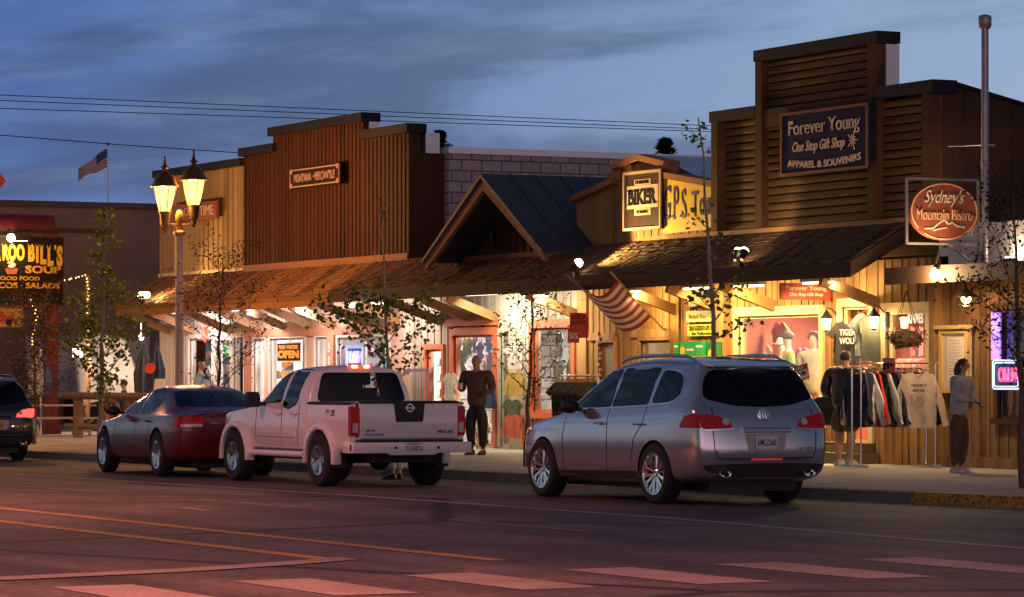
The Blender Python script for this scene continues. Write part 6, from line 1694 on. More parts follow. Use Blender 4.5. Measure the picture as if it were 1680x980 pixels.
def garment(label, x, y, z, col, yaw=0.0, sc=1.0, shape=SHIRT, group=None, txt=None, name='t_shirt', cat='T-shirt', seed=0, col2=None, hanger=False):
    key = (id(shape), seed % 3)
    if key not in CM: CM[key] = cloth_mesh(shape, .035, .022, seed % 3 * 2.1)
    r = empty(name, label, cat, (x, y, z), yaw, group); r.scale = (sc, sc, sc)
    me = CM[key].copy(); me.materials.append(fabric(col, .12, col2)); link('cloth', me, r, 1.0)
    if txt:
        m = MB()
        for (t_, cx, cz_, w, h, mi) in txt: lettering(m, t_, Matrix.Translation((cx, -.055, cz_)) @ Matrix.Rotation(R(90), 4, 'X'), w, h, mi, .03, .006)
        m.build('print', [WHITEP, M('ink_red', (.55, .05, .03), .6), M('ink_blue', (.05, .08, .30), .6), BLACKS], r)
    if hanger:
        MB().tube([(-.16, 0, -.01), (0, 0, .05), (.16, 0, -.01)], .007, 5).tube([(0, 0, .05), (0, 0, .11), (.02, 0, .13)], .005, 5).build('hanger', TRIMW, r)
    return r
NAME = lambda c: {(.6, .58, .55): 'white', (.22, .21, .20): 'grey', (.03, .03, .035): 'black', (.42, .36, .22): 'tan', (.30, .30, .29): 'pale grey', (.45, .33, .08): 'mustard', (.10, .14, .10): 'green'}.get(c, 'coloured')
WT, GY, BK_, TN, PG, MU, GN = (.6, .58, .55), (.22, .21, .20), (.03, .03, .035), (.42, .36, .22), (.30, .30, .29), (.45, .33, .08), (.10, .14, .10)
pos = ['first', 'second', 'third', 'fourth', 'fifth', 'sixth', 'seventh', 'eighth', 'ninth', 'tenth', 'eleventh', 'twelfth', 'thirteenth', 'fourteenth']
# display window in the terracotta frame: three tiers of shirts
rows = [('top', 2.44, [GY, WT, WT, BK_]), ('middle', 1.92, [PG, WT, MU, GY, PG]), ('bottom', 1.38, [PG, GY, BK_, WT])]
bp_ = empty('display_panel', 'white display panel behind the shirts in the terracotta window', 'panel', (0, 0, 0)); MB().box(k4[0] - .2, k4[1] + .6, YF + .85, YF + .89, .9, 2.6).build('panel_board', ROOMW, bp_)
for nm, z, cols in rows:
    n = len(cols)
    for i, c in enumerate(cols):
        x = k4[0] + .18 + (k4[1] - k4[0] - .2)*(i + .5)/n
        garment('%s shirt, %s from the left in the %s tier of the terracotta window' % (NAME(c), pos[i], nm), x, YF + .36 + (.12 if i % 2 else 0), z, c, rnd.uniform(-.2, .2), .66, seed=i, group='shirts in the terracotta window')
s = sign('round_notice', 'small scalloped cream notice at the foot of the terracotta window', k4[0] + .82, YF + .22, 1.13)
board(s, 1, 1, CREML, .015, poly=[((.20 + .012*math.cos(k*math.pi))*math.cos(2*math.pi*k/32), (.20 + .012*math.cos(k*math.pi))*math.sin(2*math.pi*k/32)) for k in range(32)])
letters(s, .0155, [('TAKE', 0, .07, .2, .06, 0, {}), ('A PEEK', 0, -.04, .26, .06, 0, {})], [M('ink_brown', (.25, .15, .06), .6)])
s = sign('folded_leaflet', 'white folded leaflet leaning in the terracotta window', k4[0] + .38, YF + .25, 1.08, 0.0, pitch=R(-35)); board(s, .42, .28, WHITEP, .012)
# orange shop door: tie-dye and sweatshirts
TIE = [((.70, .10, .30), (.10, .45, .60)), ((.75, .45, .05), (.10, .50, .20)), ((.15, .35, .65), (.65, .10, .45)), ((.30, .10, .50), (.05, .55, .55)), ((.75, .12, .10), (.75, .55, .05))]
for i, (p, q, c) in enumerate(((768, 575, 1), (778, 568, 0), (789, 582, 2), (801, 566, 3), (806, 600, 0), (794, 612, 4))):
    garment('%s bright tie-dye shirt from the left in the orange framed window' % pos[i], fx(p, YF + .3), YF + .28 + .04*(i % 2), fz(p, q - 22), TIE[c][0], rnd.uniform(-.3, .3), .60, group='tie-dye shirts in the orange window', seed=i, col2=TIE[c][1])
garment('white YELLOWSTONE shirt hanging in the orange framed window', fx(756, YF + .2), YF + .22, fz(756, 572), (.55, .55, .50), 0, .85, txt=[('YELLOWSTONE', 0, -.16, .30, .07, 3), ('PARK', 0, -.28, .2, .07, 2)], seed=1)
garment('dark navy jacket hanging at the orange door', fx(800, YF - .2), YF - .22, fz(800, 618), (.03, .045, .10), .1, .95, shape=LONG, name='jacket', cat='jacket', seed=2)
garment('pale shirt hanging at the left of the orange door', fx(741, YF - .15), YF - .18, fz(741, 612), (.62, .58, .48), .25, .8, seed=1)
garment('cream souvenir shirt with red print standing at the orange door', fx(793, YF - .35), YF - .38, fz(793, 684), (.55, .45, .28), .05, 1.0, txt=[('SOMEONE', 0, -.13, .26, .05, 0), ('WHO LOVES ME', 0, -.20, .28, .05, 0), ('WENT HERE', 0, -.27, .25, .05, 0), ('RETIRED', 0, -.36, .28, .07, 1)], seed=0)
for i, (c, q) in enumerate(((WT, 565), (MU, 610), (GN, 655), ((.5, .12, .08), 680))):
    garment('%s garment hanging %s from the top beside the grey side door' % (['white', 'mustard', 'green', 'red'][i], pos[i]), fx(848 + 3*(i % 2), YF - .12), YF - .16 - .03*i, fz(848, q), c, R(70), .7, shape=LONG if i % 2 else SHIRT, seed=i, group='garments beside the grey side door')
# shelf window
for k in range(5):
    z = .55 + .32*k
    s = empty('shelf', ['lowest', 'second lowest', 'middle', 'second highest', 'highest'][k] + ' cream shelf in the narrow orange framed window', 'shelf', ((k1[0]+k1[1])/2, YF + .35, z)); MB().box(-(k1[1]-k1[0])/2 + .05, (k1[1]-k1[0])/2 - .05, -.15, .15, -.02, 0).build('plank', CREAMP, s)
    for j in range(4):
        hh = rnd.uniform(.10, .2); c = rnd.choice([(.5, .1, .08), (.7, .6, .4), (.1, .25, .4), (.75, .7, .6), (.45, .3, .1)])
        b = empty('boxed_souvenir', '%s boxed souvenir on the %s shelf of the narrow window' % (pos[j], ['lowest', 'second lowest', 'middle', 'second highest', 'highest'][k]), 'box', ((k1[0]+k1[1])/2 + (j - 1.5)*.17, YF + .30, z), rnd.uniform(-.2, .2), 'boxed souvenirs in the narrow window')
        bb = MB().box(-.06, .06, -.05, .05, 0, hh, 0).build('carton', fabric(c, .05), b, bevel=.006); MB().box(-.045, .045, -.056, -.0505, hh*.3, hh*.75).build('carton_label', WHITEP if j % 2 else LY, b)
# crowded bright windows of the left shops: gift bottles, mugs, plush
def souvenir(label, x, y, z, kind, col, group):
    o = MB()
    if kind == 0: o.lathe([(.05, 0), (.065, .02), (.07, .12), (.03, .18), (.025, .26), (.001, .265)], 12)
    elif kind == 1: o.lathe([(.06, 0), (.07, .01), (.075, .16), (.068, .16), (.06, .02), (.001, .02)], 14); o.tube([(.07, 0, .13), (.12, 0, .11), (.12, 0, .05), (.07, 0, .04)], .012, 6)
    elif kind == 2: o.sphere((0, 0, .10), .10, 12, 8); o.sphere((0, -.02, .25), .08, 12, 8); o.sphere((.06, 0, .33), .03, 8, 6); o.sphere((-.06, 0, .33), .03, 8, 6); o.sphere((0, -.09, .24), .03, 8, 6); o.sphere((.09, -.06, .08), .04, 8, 6); o.sphere((-.09, -.06, .08), .04, 8, 6)
    else: o.prism(rounded([(-.10, 0), (.10, 0), (.10, .26), (-.10, .26)], .02), -.02, .02, 'y')
    ob = o.build(['gift_bottle', 'souvenir_mug', 'plush_bear', 'picture_plaque'][kind], fabric(col, .2), None, .8); ob.location = (x, y, z)
    tag(ob, label, ['bottle', 'mug', 'plush toy', 'plaque'][kind], group)
PAL = [('red', (.55, .06, .06)), ('pink', (.65, .22, .35)), ('blue', (.08, .18, .45)), ('white', (.65, .63, .6)), ('purple', (.25, .08, .40)), ('yellow', (.65, .45, .05)), ('green', (.08, .28, .10)), ('brown', (.20, .10, .05))]
KN = ['bottle', 'mug', 'bear', 'plaque']
for wi, (hh_, wn) in enumerate(((h1, 'left curio shop window'), (h3, 'right curio shop window'), (g1, 'narrow window beside the pale door'), (g4, 'neon lit window'))):
    for k in range(4):
        z = hh_[2] + .03 + .42*k
        tier = ['lowest', 'second', 'third', 'top'][k]
        s = empty('shelf', '%s glass shelf in the %s' % (tier, wn), 'shelf', (0, 0, 0)); MB().box(hh_[0] + .06, hh_[1] - .06, YF + .28, YF + .52, z - .015, z).build('shelf_board', glassmat('shelf_glass', (.85, .95, .92), 1.0), s)
        n = max(2, int((hh_[1] - hh_[0]) / .30))
        for i in range(n):
            cn, c = PAL[rnd.randrange(8)] if wi != 3 else PAL[(i + k) % 4]; kd = rnd.randrange(4)
            souvenir('%s souvenir %s, %s along the %s tier of the %s' % (cn, KN[kd], pos[min(i, 13)], tier, wn), hh_[0] + (hh_[1] - hh_[0])*(i + .5)/n, YF + .40, z, kd, c, 'souvenirs in the %s' % wn)
# neon signs
def neon(label, x, y, z, txt, col, w, h, frame_col=None, es=9):
    s = sign('neon_sign', label, x, y, z)
    m = MB(); lettering(m, txt, I4, w, h, 0, -.004, .03); m.build('tubing', emat('neon_%d%d' % (col[0]*9, col[2]*9), col, es), s)
    if frame_col:
        f = MB(); a, b = w/2 + .08, h/2 + .07
        for sg in (0, 1):
            q = .035*sg; P = rounded([(-a-q, -b-q), (a+q, -b-q), (a+q, b+q), (-a-q, b+q)], .05); f.tube([(p[0], p[1], .015) for p in P + P[:1]], .010, 6)
        f.build('border_tube', emat('neon_border_%d' % (frame_col[2]*9), frame_col, es), s)
    m = MB(); m.box(-w/2 - .12, w/2 + .12, -h/2 - .12, h/2 + .12, -.03, -.02); m.build('back_panel', M('clear_black', (.02, .02, .02), .3), s)
    light('neon_glow', 'AREA', (0, 0, .10), 3.5, frame_col or col, w, h, target=None, parent=s)
    s.children[-1].rotation_euler = (math.pi, 0, 0)
    return s
neon('violet neon OPEN sign in the bright mercantile window', fx(582, YF + .12), YF + .13, fz(582, 586), 'OPEN', (.55, .25, 1.0), .62, .26, (.25, .35, 1.0), 3.2)
neon('red and blue neon OPEN sign in the dark bistro window', fx(1652, YF - .08), YF - .08, fz(1652, 615), 'OPEN', (1.0, .08, .12), .46, .22, (.10, .15, 1.0), 3.0)
s = sign('neon_tube_sign', 'upright violet lit panel in the bistro window above the OPEN sign', fx(1634, YF - .06), YF - .04, fz(1634, 552)); MB().box(-.11, .11, -.36, .36, 0, .03).build('panel', emat('violet_panel', (.30, .18, 1.0), 1.6), s)
s = sign('neon_sign', 'red neon flower sign over the curio shop door', fx(339, YF - .08), YF - .10, fz(339, 546))
m = MB()
for k in range(7):
    a = 2*math.pi*k/7; m.tube([(.14*math.cos(a + t)*(.4 + .6*abs(math.sin(3*t))) + .12*math.cos(a), .12*math.sin(a + t) + .1*math.sin(a), .02) for t in [j*.5 for j in range(8)]], .012, 5)
m.build('tubing', emat('neon_red', (1.0, .05, .03), 7), s); MB().box(.12, .36, .22, .34, 0, .04).build('lit_plate', emat('neon_orange', (1.0, .22, .03), 6), s); light('neon_glow', 'POINT', (0, 0, .2), 10, (1, .12, .08), .15, parent=s)
# gift shop display window: mannequins
def mannequin(label, x, y, z, yaw, col, col2, skin=(.62, .50, .38), hat=None, bust=False):
    r = empty('mannequin', label, 'mannequin', (x, y, z), yaw, 'mannequins in the red gift shop window')
    P, E = [], []
    a = chain(P, E, [((0, 0, -.5), (.16, .10)), ((0, 0, -.25), (.14, .09)), ((0, 0, 0), (.17, .11)), ((0, 0, .18), (.14, .085)), ((0, 0, .27), .055), ((0, -.03, .40), (.075, .095)), ((0, -.01, .50), (.06, .07))])
    for s in (-1, 1): chain(P, E, [((s*.20, 0, .17), .06), ((s*.27, .02, -.10), .045), ((s*.26, -.10, -.32), .035)], a[3])
    me = skin_mesh(P, E); me.materials.clear(); me.materials.append(M('mannequin_%d' % (skin[0]*99), skin, .5)); link('torso', me, r, .9)
    P, E = [], []
    a = chain(P, E, [((0, 0, -.55), (.20, .13)), ((0, 0, -.25), (.165, .11)), ((0, 0, 0), (.19, .125)), ((0, 0, .18), (.15, .10)), ((0, 0, .24), .07)])
    for s in (-1, 1): chain(P, E, [((s*.20, 0, .17), .08), ((s*.26, .02, -.06), .07)] + ([((s*.26, -.08, -.28), .05)] if not bust else []), a[3])
    me = skin_mesh(P, E); me.materials.clear(); me.materials.append(fabric(col, .12, col2)); link('garment', me, r, .9)
    if hat: MB().sphere((0, -.01, .47), .105, 14, 8, 0, (1, 1.1, .8)).prism(rounded([(-.08, -.08), (-.07, -.20), (.07, -.20), (.08, -.08)], .03), .43, .445, 'z').build('cap', fabric(hat), r, .8)
    else: MB().sphere((0, .025, .46), .105, 14, 8, 0, (1, 1, .9)).build('wig', M('wig_brown', (.10, .05, .025), .6, var=.3, vs=30), r, .9)
    MB().tube([(0, .05, -.95), (0, .05, -.45)], .02, 8).lathe([(.15, -.97), (.15, -.95), (.02, -.94)], 14).build('stand', CHROME, r)
mannequin('mannequin in a green and yellow tie-dye top with a brown headband', fx(1297, YF + .5), YF + .45, 1.82, R(-20), (.16, .42, .10), (.70, .42, .03), hat=(.12, .08, .07))
mannequin('mannequin in a blue and purple tie-dye top left of the headband one', fx(1272, YF + .6), YF + .75, 1.72, R(15), (.10, .30, .60), (.50, .06, .30), hat=(.65, .6, .5))
mannequin('mannequin with brown hair in a cream sweater by the lantern', fx(1334, YF + .35), YF + .35, 1.80, R(50), (.58, .48, .32), None, bust=True)
for i, (p, q, c, c2) in enumerate(((1232, 560, (.75, .20, .05), (.80, .50, .05)), (1250, 580, (.75, .30, .05), (.1, .35, .45)), (1262, 600, (.7, .1, .2), (.75, .5, .05)), (1318, 590, (.45, .08, .20), (.15, .05, .30)), (1284, 548, (.65, .12, .04), (.75, .25, .05)))):
    garment('%s orange and red tie-dye shirt from the left in the gift shop window' % pos[i], fx(p, YF + .9), YF + .92 - .02*i, fz(p, q, YF + .9) + .2, c, 0, .9, seed=i, col2=c2, group='tie-dye shirts in the gift shop window')
# doorway shirts
garment('dark grey TIGER WOLF shirt hung in the gift shop doorway', fx(1391, YF - .2), YF - .22, fz(1391, 528), (.045, .045, .045), R(38), 1.05, txt=[('TIGER', .03, -.17, .26, .10, 0), ('WOLF', .03, -.30, .26, .10, 0)], hanger=True, seed=1)
garment('pale blue shirt hung sideways in the gift shop doorway', fx(1424, YF - .2), YF - .20, fz(1413, 515), (.35, .42, .42), R(60), 1.0, hanger=True, seed=0); garment('grey green shirt hung sideways nearest the right door post', fx(1432, YF - .15), YF - .13, fz(1421, 520), (.14, .18, .16), R(65), 1.05, hanger=True, seed=2)
garment('pink towel like shirt low beside the gift shop door', fx(1424, YF - .3), YF - .32, fz(1424, 600), (.55, .28, .25), R(30), .7, seed=1)
for i in range(3):
    s = sign('stacked_plaque', '%s red patterned plaque from the left above the gift shop doorway' % pos[i], fx(1387 + 14*i, YF + .3), YF + .32, fz(1395, 506), 0); board(s, .24, .36, fabric([(.40, .07, .04), (.50, .35, .08), (.42, .10, .06)][i], .4), .02)
# knives window
s = sign('window_lettering', 'white KNIVES lettering across the top of the right gift shop window', fx(1503, YF + .06), YF + .055, fz(1503, 522)); m = MB(); lettering(m, 'KNIVES', I4, .42, .17, 0, .02, .01); m.build('letters', M('letter_glow', (.8, .8, .72), .4, emit=(1, .95, .8), es=.5), s)
for i in range(9): garment('%s salmon shirt from the left on the rail inside the knives window' % pos[i], fx(1482 + 5*i, YF + .7), YF + .7, 1.88, ((.60, .25, .20), (.62, .35, .28), (.55, .20, .18))[i % 3], R(70), .75, group='salmon shirts inside the knives window', seed=i)
for i, (p, c, cc) in enumerate(((1497, (1, .15, .08), (.9, .15, .05)), (1511, (1, .25, .15), (.2, .3, .9)))):
    s = sign('neon_strip', '%s upright lit strip in the knives window' % ['orange', 'red'][i], fx(p, YF + .25), YF + .27, fz(p, 560)); MB().box(-.03, .03, -.22, .22, 0, .03).build('tube', emat('strip_%d' % i, c, 2.2), s); MB().box(-.07, -.045, -.24, .24, 0, .02).build('edge', emat('strip_edge_%d' % i, cc, 1.5), s)
b = empty('hanging_basket', 'round moss basket hanging before the knives window', 'plant', (fx(1487, YF - .45), YF - .45, fz(1487, 556, YF - .45)))
m = MB()
for k in range(420):
    t, u = rnd.uniform(0, 6.28), rnd.random(); rr = .29*math.sqrt(1 - (u*.9)**2)*rnd.uniform(.85, 1.08); p = Vector((rr*math.cos(t), rr*math.sin(t), .12 - .24*u)); q = p + Vector((rnd.uniform(-.05, .05), rnd.uniform(-.05, .05), rnd.uniform(-.05, .04))); m.face([p, q, q + Vector((.02, .01, -.03))])
m.sphere((0, 0, 0), .25, 14, 8, 0, (1, 1, .55)); m.build('moss', M('moss_brown', (.10, .06, .025), .9, var=.4, vs=20), b)
m = MB()
for k in range(4): a = math.pi*k/2; m.tube([(.26*math.cos(a), .26*math.sin(a), .10), (0, 0, .75)], .006, 5)
m.build('chain', IRON, b)
# $9 rack of sweatshirts
rk = empty('clothes_rack', 'chrome clothes rack on the pavement before the knives window', 'clothes rack', (fx(1462, 28.9), 28.9, .19), 0)
RX, RL = fx(1462, 28.9), 1.50
m = MB(); m.tube([(-.05, -RL/2, 1.52), (-.05, RL/2, 1.52)], .016, 8); m.tube([(.20, -RL/2, 1.60), (.20, RL/2, 1.60)], .014, 8)
for s in (-1, 1): m.tube([(-.05, s*RL/2*.9, .04), (-.05, s*RL/2*.9, 1.52)], .018, 8); m.tube([(.20, s*RL/2*.9, .04), (.20, s*RL/2*.9, 1.60)], .014, 8); m.tube([(-.4, s*RL/2*.9, .03), (.4, s*RL/2*.9, .03)], .02, 8)
m.build('rail_frame', CHROME, rk, .7)
cols = [('navy', (.02, .022, .05)), ('white', (.55, .54, .52)), ('scarlet', (.50, .02, .025)), ('dark green', (.03, .06, .05)), ('pale grey', (.40, .40, .40)), ('black', (.015, .015, .018)), ('silver grey', (.32, .32, .33)), ('charcoal', (.03, .03, .04)), ('deep navy', (.02, .02, .04)), ('maroon', (.25, .02, .04)), ('jet black', (.012, .012, .014))]
for i, (cn, c) in enumerate(cols):
    garment('%s sweatshirt, %s from the left on the sidewalk rack' % (cn, pos[i]), RX - .05 + .02*(i % 2), 28.9 - RL/2*.82 + RL*.82*i/11.0, 1.66, c, R(8 + rnd.uniform(-9, 9)), 1.28, shape=LONG, hanger=True, seed=i, group='sweatshirts on the sidewalk rack')
garment('beige sweatshirt facing out at the right end of the sidewalk rack', RX + .42, 29.12, 1.66, (.42, .34, .27), R(58), 1.30, shape=LONG, hanger=True, seed=1, txt=[('GRIZZLY', 0, -.16, .18, .03, 3), ('MONTANA', 0, -.22, .14, .035, 3)])
s = sign('price_sign', 'orange $9 price card standing on the sweatshirt rack', fx(1459, 28.7), 28.7, fz(1459, 600, 28.7)); w, h = .34, .23
board(s, w, h, M('price_border', (.45, .05, .03), .5), .012); MB().box(-w/2 + .025, w/2 - .025, -h/2 + .025, h/2 - .025, .0122, .016).build('card', M('price_card', (.50, .26, .16), .6), s)
letters(s, .0165, [('$9', -.05, -.015, .17, .12, 0, dict(bold=.02)), ('99', .10, .01, .07, .06, 0, dict(bold=.02))], [BLACKS]); MB().tube([(0, -h/2, .006), (0, -h/2 - .14, .006)], .008, 6).build('stem', CHROME, s)
s = sign('price_sign', 'tilted white card with a red SALE header behind the crossover', fx(1314, 28.4), 28.4, fz(1314, 612, 28.4), 0.15); s.rotation_euler = (R(90), R(-12), R(12)); w, h = .36, .24
board(s, w, h, M('price_border', (.45, .05, .03), .5), .012); MB().box(-w/2 + .02, w/2 - .02, -h/2 + .02, h/2 - .085, .0122, .016).build('card', WHITEP, s)
letters(s, .0165, [('$12.99', 0, -.03, .26, .08, 0, dict(bold=.02))], [BLACKS]); letters(s, .0125, [('SALE', 0, .075, .16, .045, 0, dict(bold=.02))], [CREML], 'header')
MB().tube([(0, -h/2, .006), (0, -h/2 - 1.0, .006)], .01, 6).build('stem', CHROME, s)
# rack of dark shirts behind the crossover's bonnet
rk = empty('clothes_rack', 'clothes rail of dark shirts before the terracotta window', 'clothes rack', (fx(950, 29.2), 29.2, .19)); m = MB(); m.tube([(-.75, 0, 1.42), (.75, 0, 1.42)], .018, 8)
for s in (-1, 1): m.tube([(s*.72, 0, .04), (s*.72, 0, 1.42)], .018, 8); m.tube([(s*.72, -.3, .03), (s*.72, .3, .03)], .02, 8)
m.build('rail_frame', CHROME, rk, .7)
for i in range(11): garment('%s dark olive shirt from the left on the rail by the terracotta window' % pos[i], fx(950, 29.2) - .62 + .12*i, 29.2, 1.50, ((.045, .042, .03), (.035, .035, .03), (.06, .055, .04))[i % 3], R(68), 1.0, hanger=True, seed=i, group='dark shirts on the rail by the terracotta window')
# bistro menu case
x0, x1, zt, zb = fx(1553), fx(1600), fz(1576, 540), fz(1576, 645)
s = sign('menu_case', 'lit cream framed menu case on the dark bistro wall', (x0 + x1)/2, YF - .06, (zt + zb)/2, cat='display case'); w, h = x1 - x0, zt - zb
board(s, w, h, M('menu_back', (.35, .28, .22), .6, emit=(1, .75, .5), es=.12), .03); ring(s, w, h, .07, M('menu_frame', (.55, .36, .12), .5), .03, .09); MB().box(-w/2 - .06, w/2 + .06, h/2, h/2 + .06, 0, .14).build('hood', MATS['menu_frame'], s)
MB().box(-w*.30, w*.30, -h*.38, h*.38, .031, .036).build('menu_sheet', M('paper', (.65, .60, .52), .7), s)
m = MB()
for k in range(14): m.box(-w*.24, w*(.1 + .12*((k*7) % 3)/2), h*.32 - k*h*.048 - .008, h*.32 - k*h*.048, .0362, .038)
m.build('menu_lines', M('ink_soft', (.30, .26, .22), .7), s)
PIPE = M('pipe_steel', (.30, .29, .31), .45, .85, var=.25, vs=5)
p = empty('stove_pipe', 'tall galvanised stove pipe with a round cap above the bistro', 'chimney', (fx(1616, 29.7), 29.7, 3.2)); zt = fz(1616, 42, 29.7)
MB().tube([(0, 0, 0), (0, 0, zt - 3.2)], .056, 16).tube([(0, 0, 1.55), (0, 0, 1.62)], .064, 16).build('pipe', PIPE, p, .8); MB().lathe([(.075, zt - 3.25), (.10, zt - 3.2), (.10, zt - 3.08), (.085, zt - 3.05), (.001, zt - 3.03)], 18).build('cap', PIPE, p, .6)
MB().tube([(0, 0, fz(1616, 238, 29.7) - 3.2), (-.55, -.3, fz(1616, 238, 29.7) - 3.2)], .012, 6).tube([(0, 0, fz(1616, 238, 29.7) - 3.2), (.25, .0, fz(1616, 238, 29.7) - 3.22)], .012, 6).build('stay', GALV, p)
# bistro counter shelf
# ------------------------------------------------------------------ patio
tp = empty('white_tarp', 'white cloth screen hung along the patio by the brown wall', 'tarp', (0, 0, 0))
def tarp(name, P, nx, ny):
    m = MB(); L = [P(i/nx, j/ny) for j in range(ny+1) for i in range(nx+1)]; m.v = [tuple(p) for p in L]
    m.f = [(j*(nx+1)+i, j*(nx+1)+i+1, (j+1)*(nx+1)+i+1, (j+1)*(nx+1)+i) for j in range(ny) for i in range(nx)]; m.m = [0]*len(m.f)
    o = m.build(name, M('tarp_white', (.50, .46, .43), .8, var=.12, vs=1.5), tp, 1.0, fix=False); md = o.modifiers.new('t', 'SOLIDIFY'); md.thickness = .01
tarp('cloth', lambda u, v: Vector((-89.4 + .10*math.sin(u*21 + v*2) + .05*math.sin(u*47), 30.6 + 3.6*u, 2.78 - 1.75*v - .16*math.sin(math.pi*((u*3) % 1))*(1 - v))), 60, 14)
tarp('tent_flap', lambda u, v: Vector((-84.0 + .9*v + .05*math.sin(u*16), 30.0 + 1.5*u + .35*v*(u - .3), 2.75 - .35*abs(u - .5) - 1.7*v)), 24, 14)
r = empty('patio_lamp', 'square glowing lamp on the patio post', 'lamp', (-81.0, 0, 0)); a_ = ray(127); t_ = 81.0/(CS - a_*SN); r.location = (-81.0, t_*(SN + a_*CS), CAMH + (HOR - 579)/FPX*t_)
MB().box(-.09, .09, -.10, .10, -.11, .11).build('globe', emat('patio_globe', (1, .78, .5), 9), r, bevel=.02); MB().box(-.05, .05, -.05, .05, .115, .2).build('holder', IRON, r); light('bulb_glow', 'POINT', (.28, -.1, .0), 150, (1, .68, .42), .1, parent=r)
yl2 = r.location.y
r = empty('patio_post', 'slim timber patio post wound with fairy lights', 'post', (-81.2, yl2 + .35, .15)); MB().tube([(0, 0, 0), (0, 0, 4.0)], .06, 8).build('shaft', OLDW, r)
def fairy(label, pts, parent_loc=None):
    r = empty('string_lights', label, 'string lights', (0, 0, 0), 0, 'strings of fairy lights on the patio')
    MB().tube(pts, .008, 5).build('wire', BLK, r)
    m = MB(); n = 0
    for a, b in zip(pts, pts[1:]):
        a, b = Vector(a), Vector(b); k = max(1, int((b - a).length/.085))
        for j in range(k): p = a + (b - a)*j/k; m.sphere(p + Vector((.015*math.sin(n*2), .02*math.cos(n*3), 0)), .017, 6, 4); n += 1
    m.build('bulb', emat('fairy_bulb', (1, .55, .15), 9), r, fix=False)
fairy('string of fairy lights running down the slim patio post', [(-81.1, yl2 - .55, 3.95), (-81.1, yl2 + .25, 4.15), (-81.12, yl2 + .33, 3.9), (-81.10, yl2 + .30, 2.5), (-81.1, yl2 + .42, 1.6)])
zz_ = yX(55); fairy('tangled string of fairy lights hanging below the saloon sign', [(X_ + .1, zz_ - .12, zX(50, 486)), (X_ + .1, zz_ + .05, zX(50, 520)), (X_ + .12, zz_ - .08, zX(50, 560)), (X_ + .1, zz_ + .06, zX(50, 600)), (X_ + .1, zz_ + .02, zX(50, 648))])
r = empty('patio_lamp', 'small lamp glowing under the top edge of the white tarp', 'lamp', (-82.4, 31.3, 2.62)); MB().sphere((0, 0, 0), .07, 10, 8).tube([(0, 0, .06), (0, 0, .5)], .01, 5).build('bulb', emat('patio_globe', (1, .78, .5), 9), r, 1.0); light('bulb_glow', 'POINT', (0, 0, -.12), 150, (1, .74, .52), .1, parent=r)
# log railing with wagon wheels
fl = empty('log_railing', 'peeled log railing with round posts along the patio', 'fence', (0, 0, 0)); LOGM = wood('peeled_log', (.10, .06, .032), (.22, .14, .078), 'Z', .7)
xa, xb = fx(106, 27), fx(350, 27)
MB().tube([(xa, 27, 1.16), (xb, 27, 1.16)], .085, 12).build('top_rail', LOGM, fl, .8); MB().tube([(xa, 27.02, .45), (xb, 27.02, .45)], .06, 10).build('lower_rail', LOGM, fl, .8)
for p in (126, 213, 262, 300, 346): xx = fx(p, 27); MB().tube([(xx, 27.04, .16), (xx, 27.04, 1.09)], .12, 12).build('post', LOGM, fl, .8)
def wagon_wheel(label, x, y, r0, lean):
    r = empty('wagon_wheel', label, 'wheel', (x, y, .16), R(8), 'wagon wheels leaning on the log railing'); mt = Matrix.Rotation(R(lean), 4, 'X') @ Matrix.Translation((0, 0, r0)) @ Matrix.Rotation(R(90), 4, 'X')
    MB().lathe([(r0 - .07, -.03), (r0, -.03), (r0, .03), (r0 - .07, .03), (r0 - .07, -.03)], 36, 0, mt, close=False).build('rim', LOGM, r, .6); m = MB()
    for k in range(12): a = 2*math.pi*k/12; m.tube([(mt @ Vector((.05*math.cos(a), .05*math.sin(a), 0))), (mt @ Vector(((r0 - .05)*math.cos(a), (r0 - .05)*math.sin(a), 0)))], .022, 6)
    m.build('spoke', LOGM, r); MB().lathe([(.001, -.09), (.08, -.08), (.09, .08), (.001, .09)], 14, 0, mt).build('hub', LOGM, r, .7)
wagon_wheel('wagon wheel leaning between the two left log posts', fx(172, 26.7), 26.72, .48, -10); wagon_wheel('wagon wheel leaning on the railing near the sedan', fx(237, 26.7), 26.72, .48, -10)
t = empty('picnic_table', 'weathered picnic table on the pavement by the red post', 'table', (fx(92, 27.6), 27.6, .17), R(90)); PT = wood('picnic_wood', (.26, .20, .16), (.46, .38, .31), 'Y', .15)
m = MB()
for k in range(5): m.box(-.9, .9, -.36 + .148*k, -.36 + .148*k + .135, .72, .76)
m.build('table_top', PT, t)
for s in (-1, 1): MB().box(-.9, .9, s*.62 - .14, s*.62 + .14, .42, .46).build('bench', PT, t)
for xx in (-.65, .65):
    m = MB(); m.beam((xx, -.62, 0), (xx, -.2, .72), .05, .09); m.beam((xx, .62, 0), (xx, .2, .72), .05, .09); m.box(xx - .03, xx + .03, -.72, .72, .36, .42); m.build('leg', PT, t)
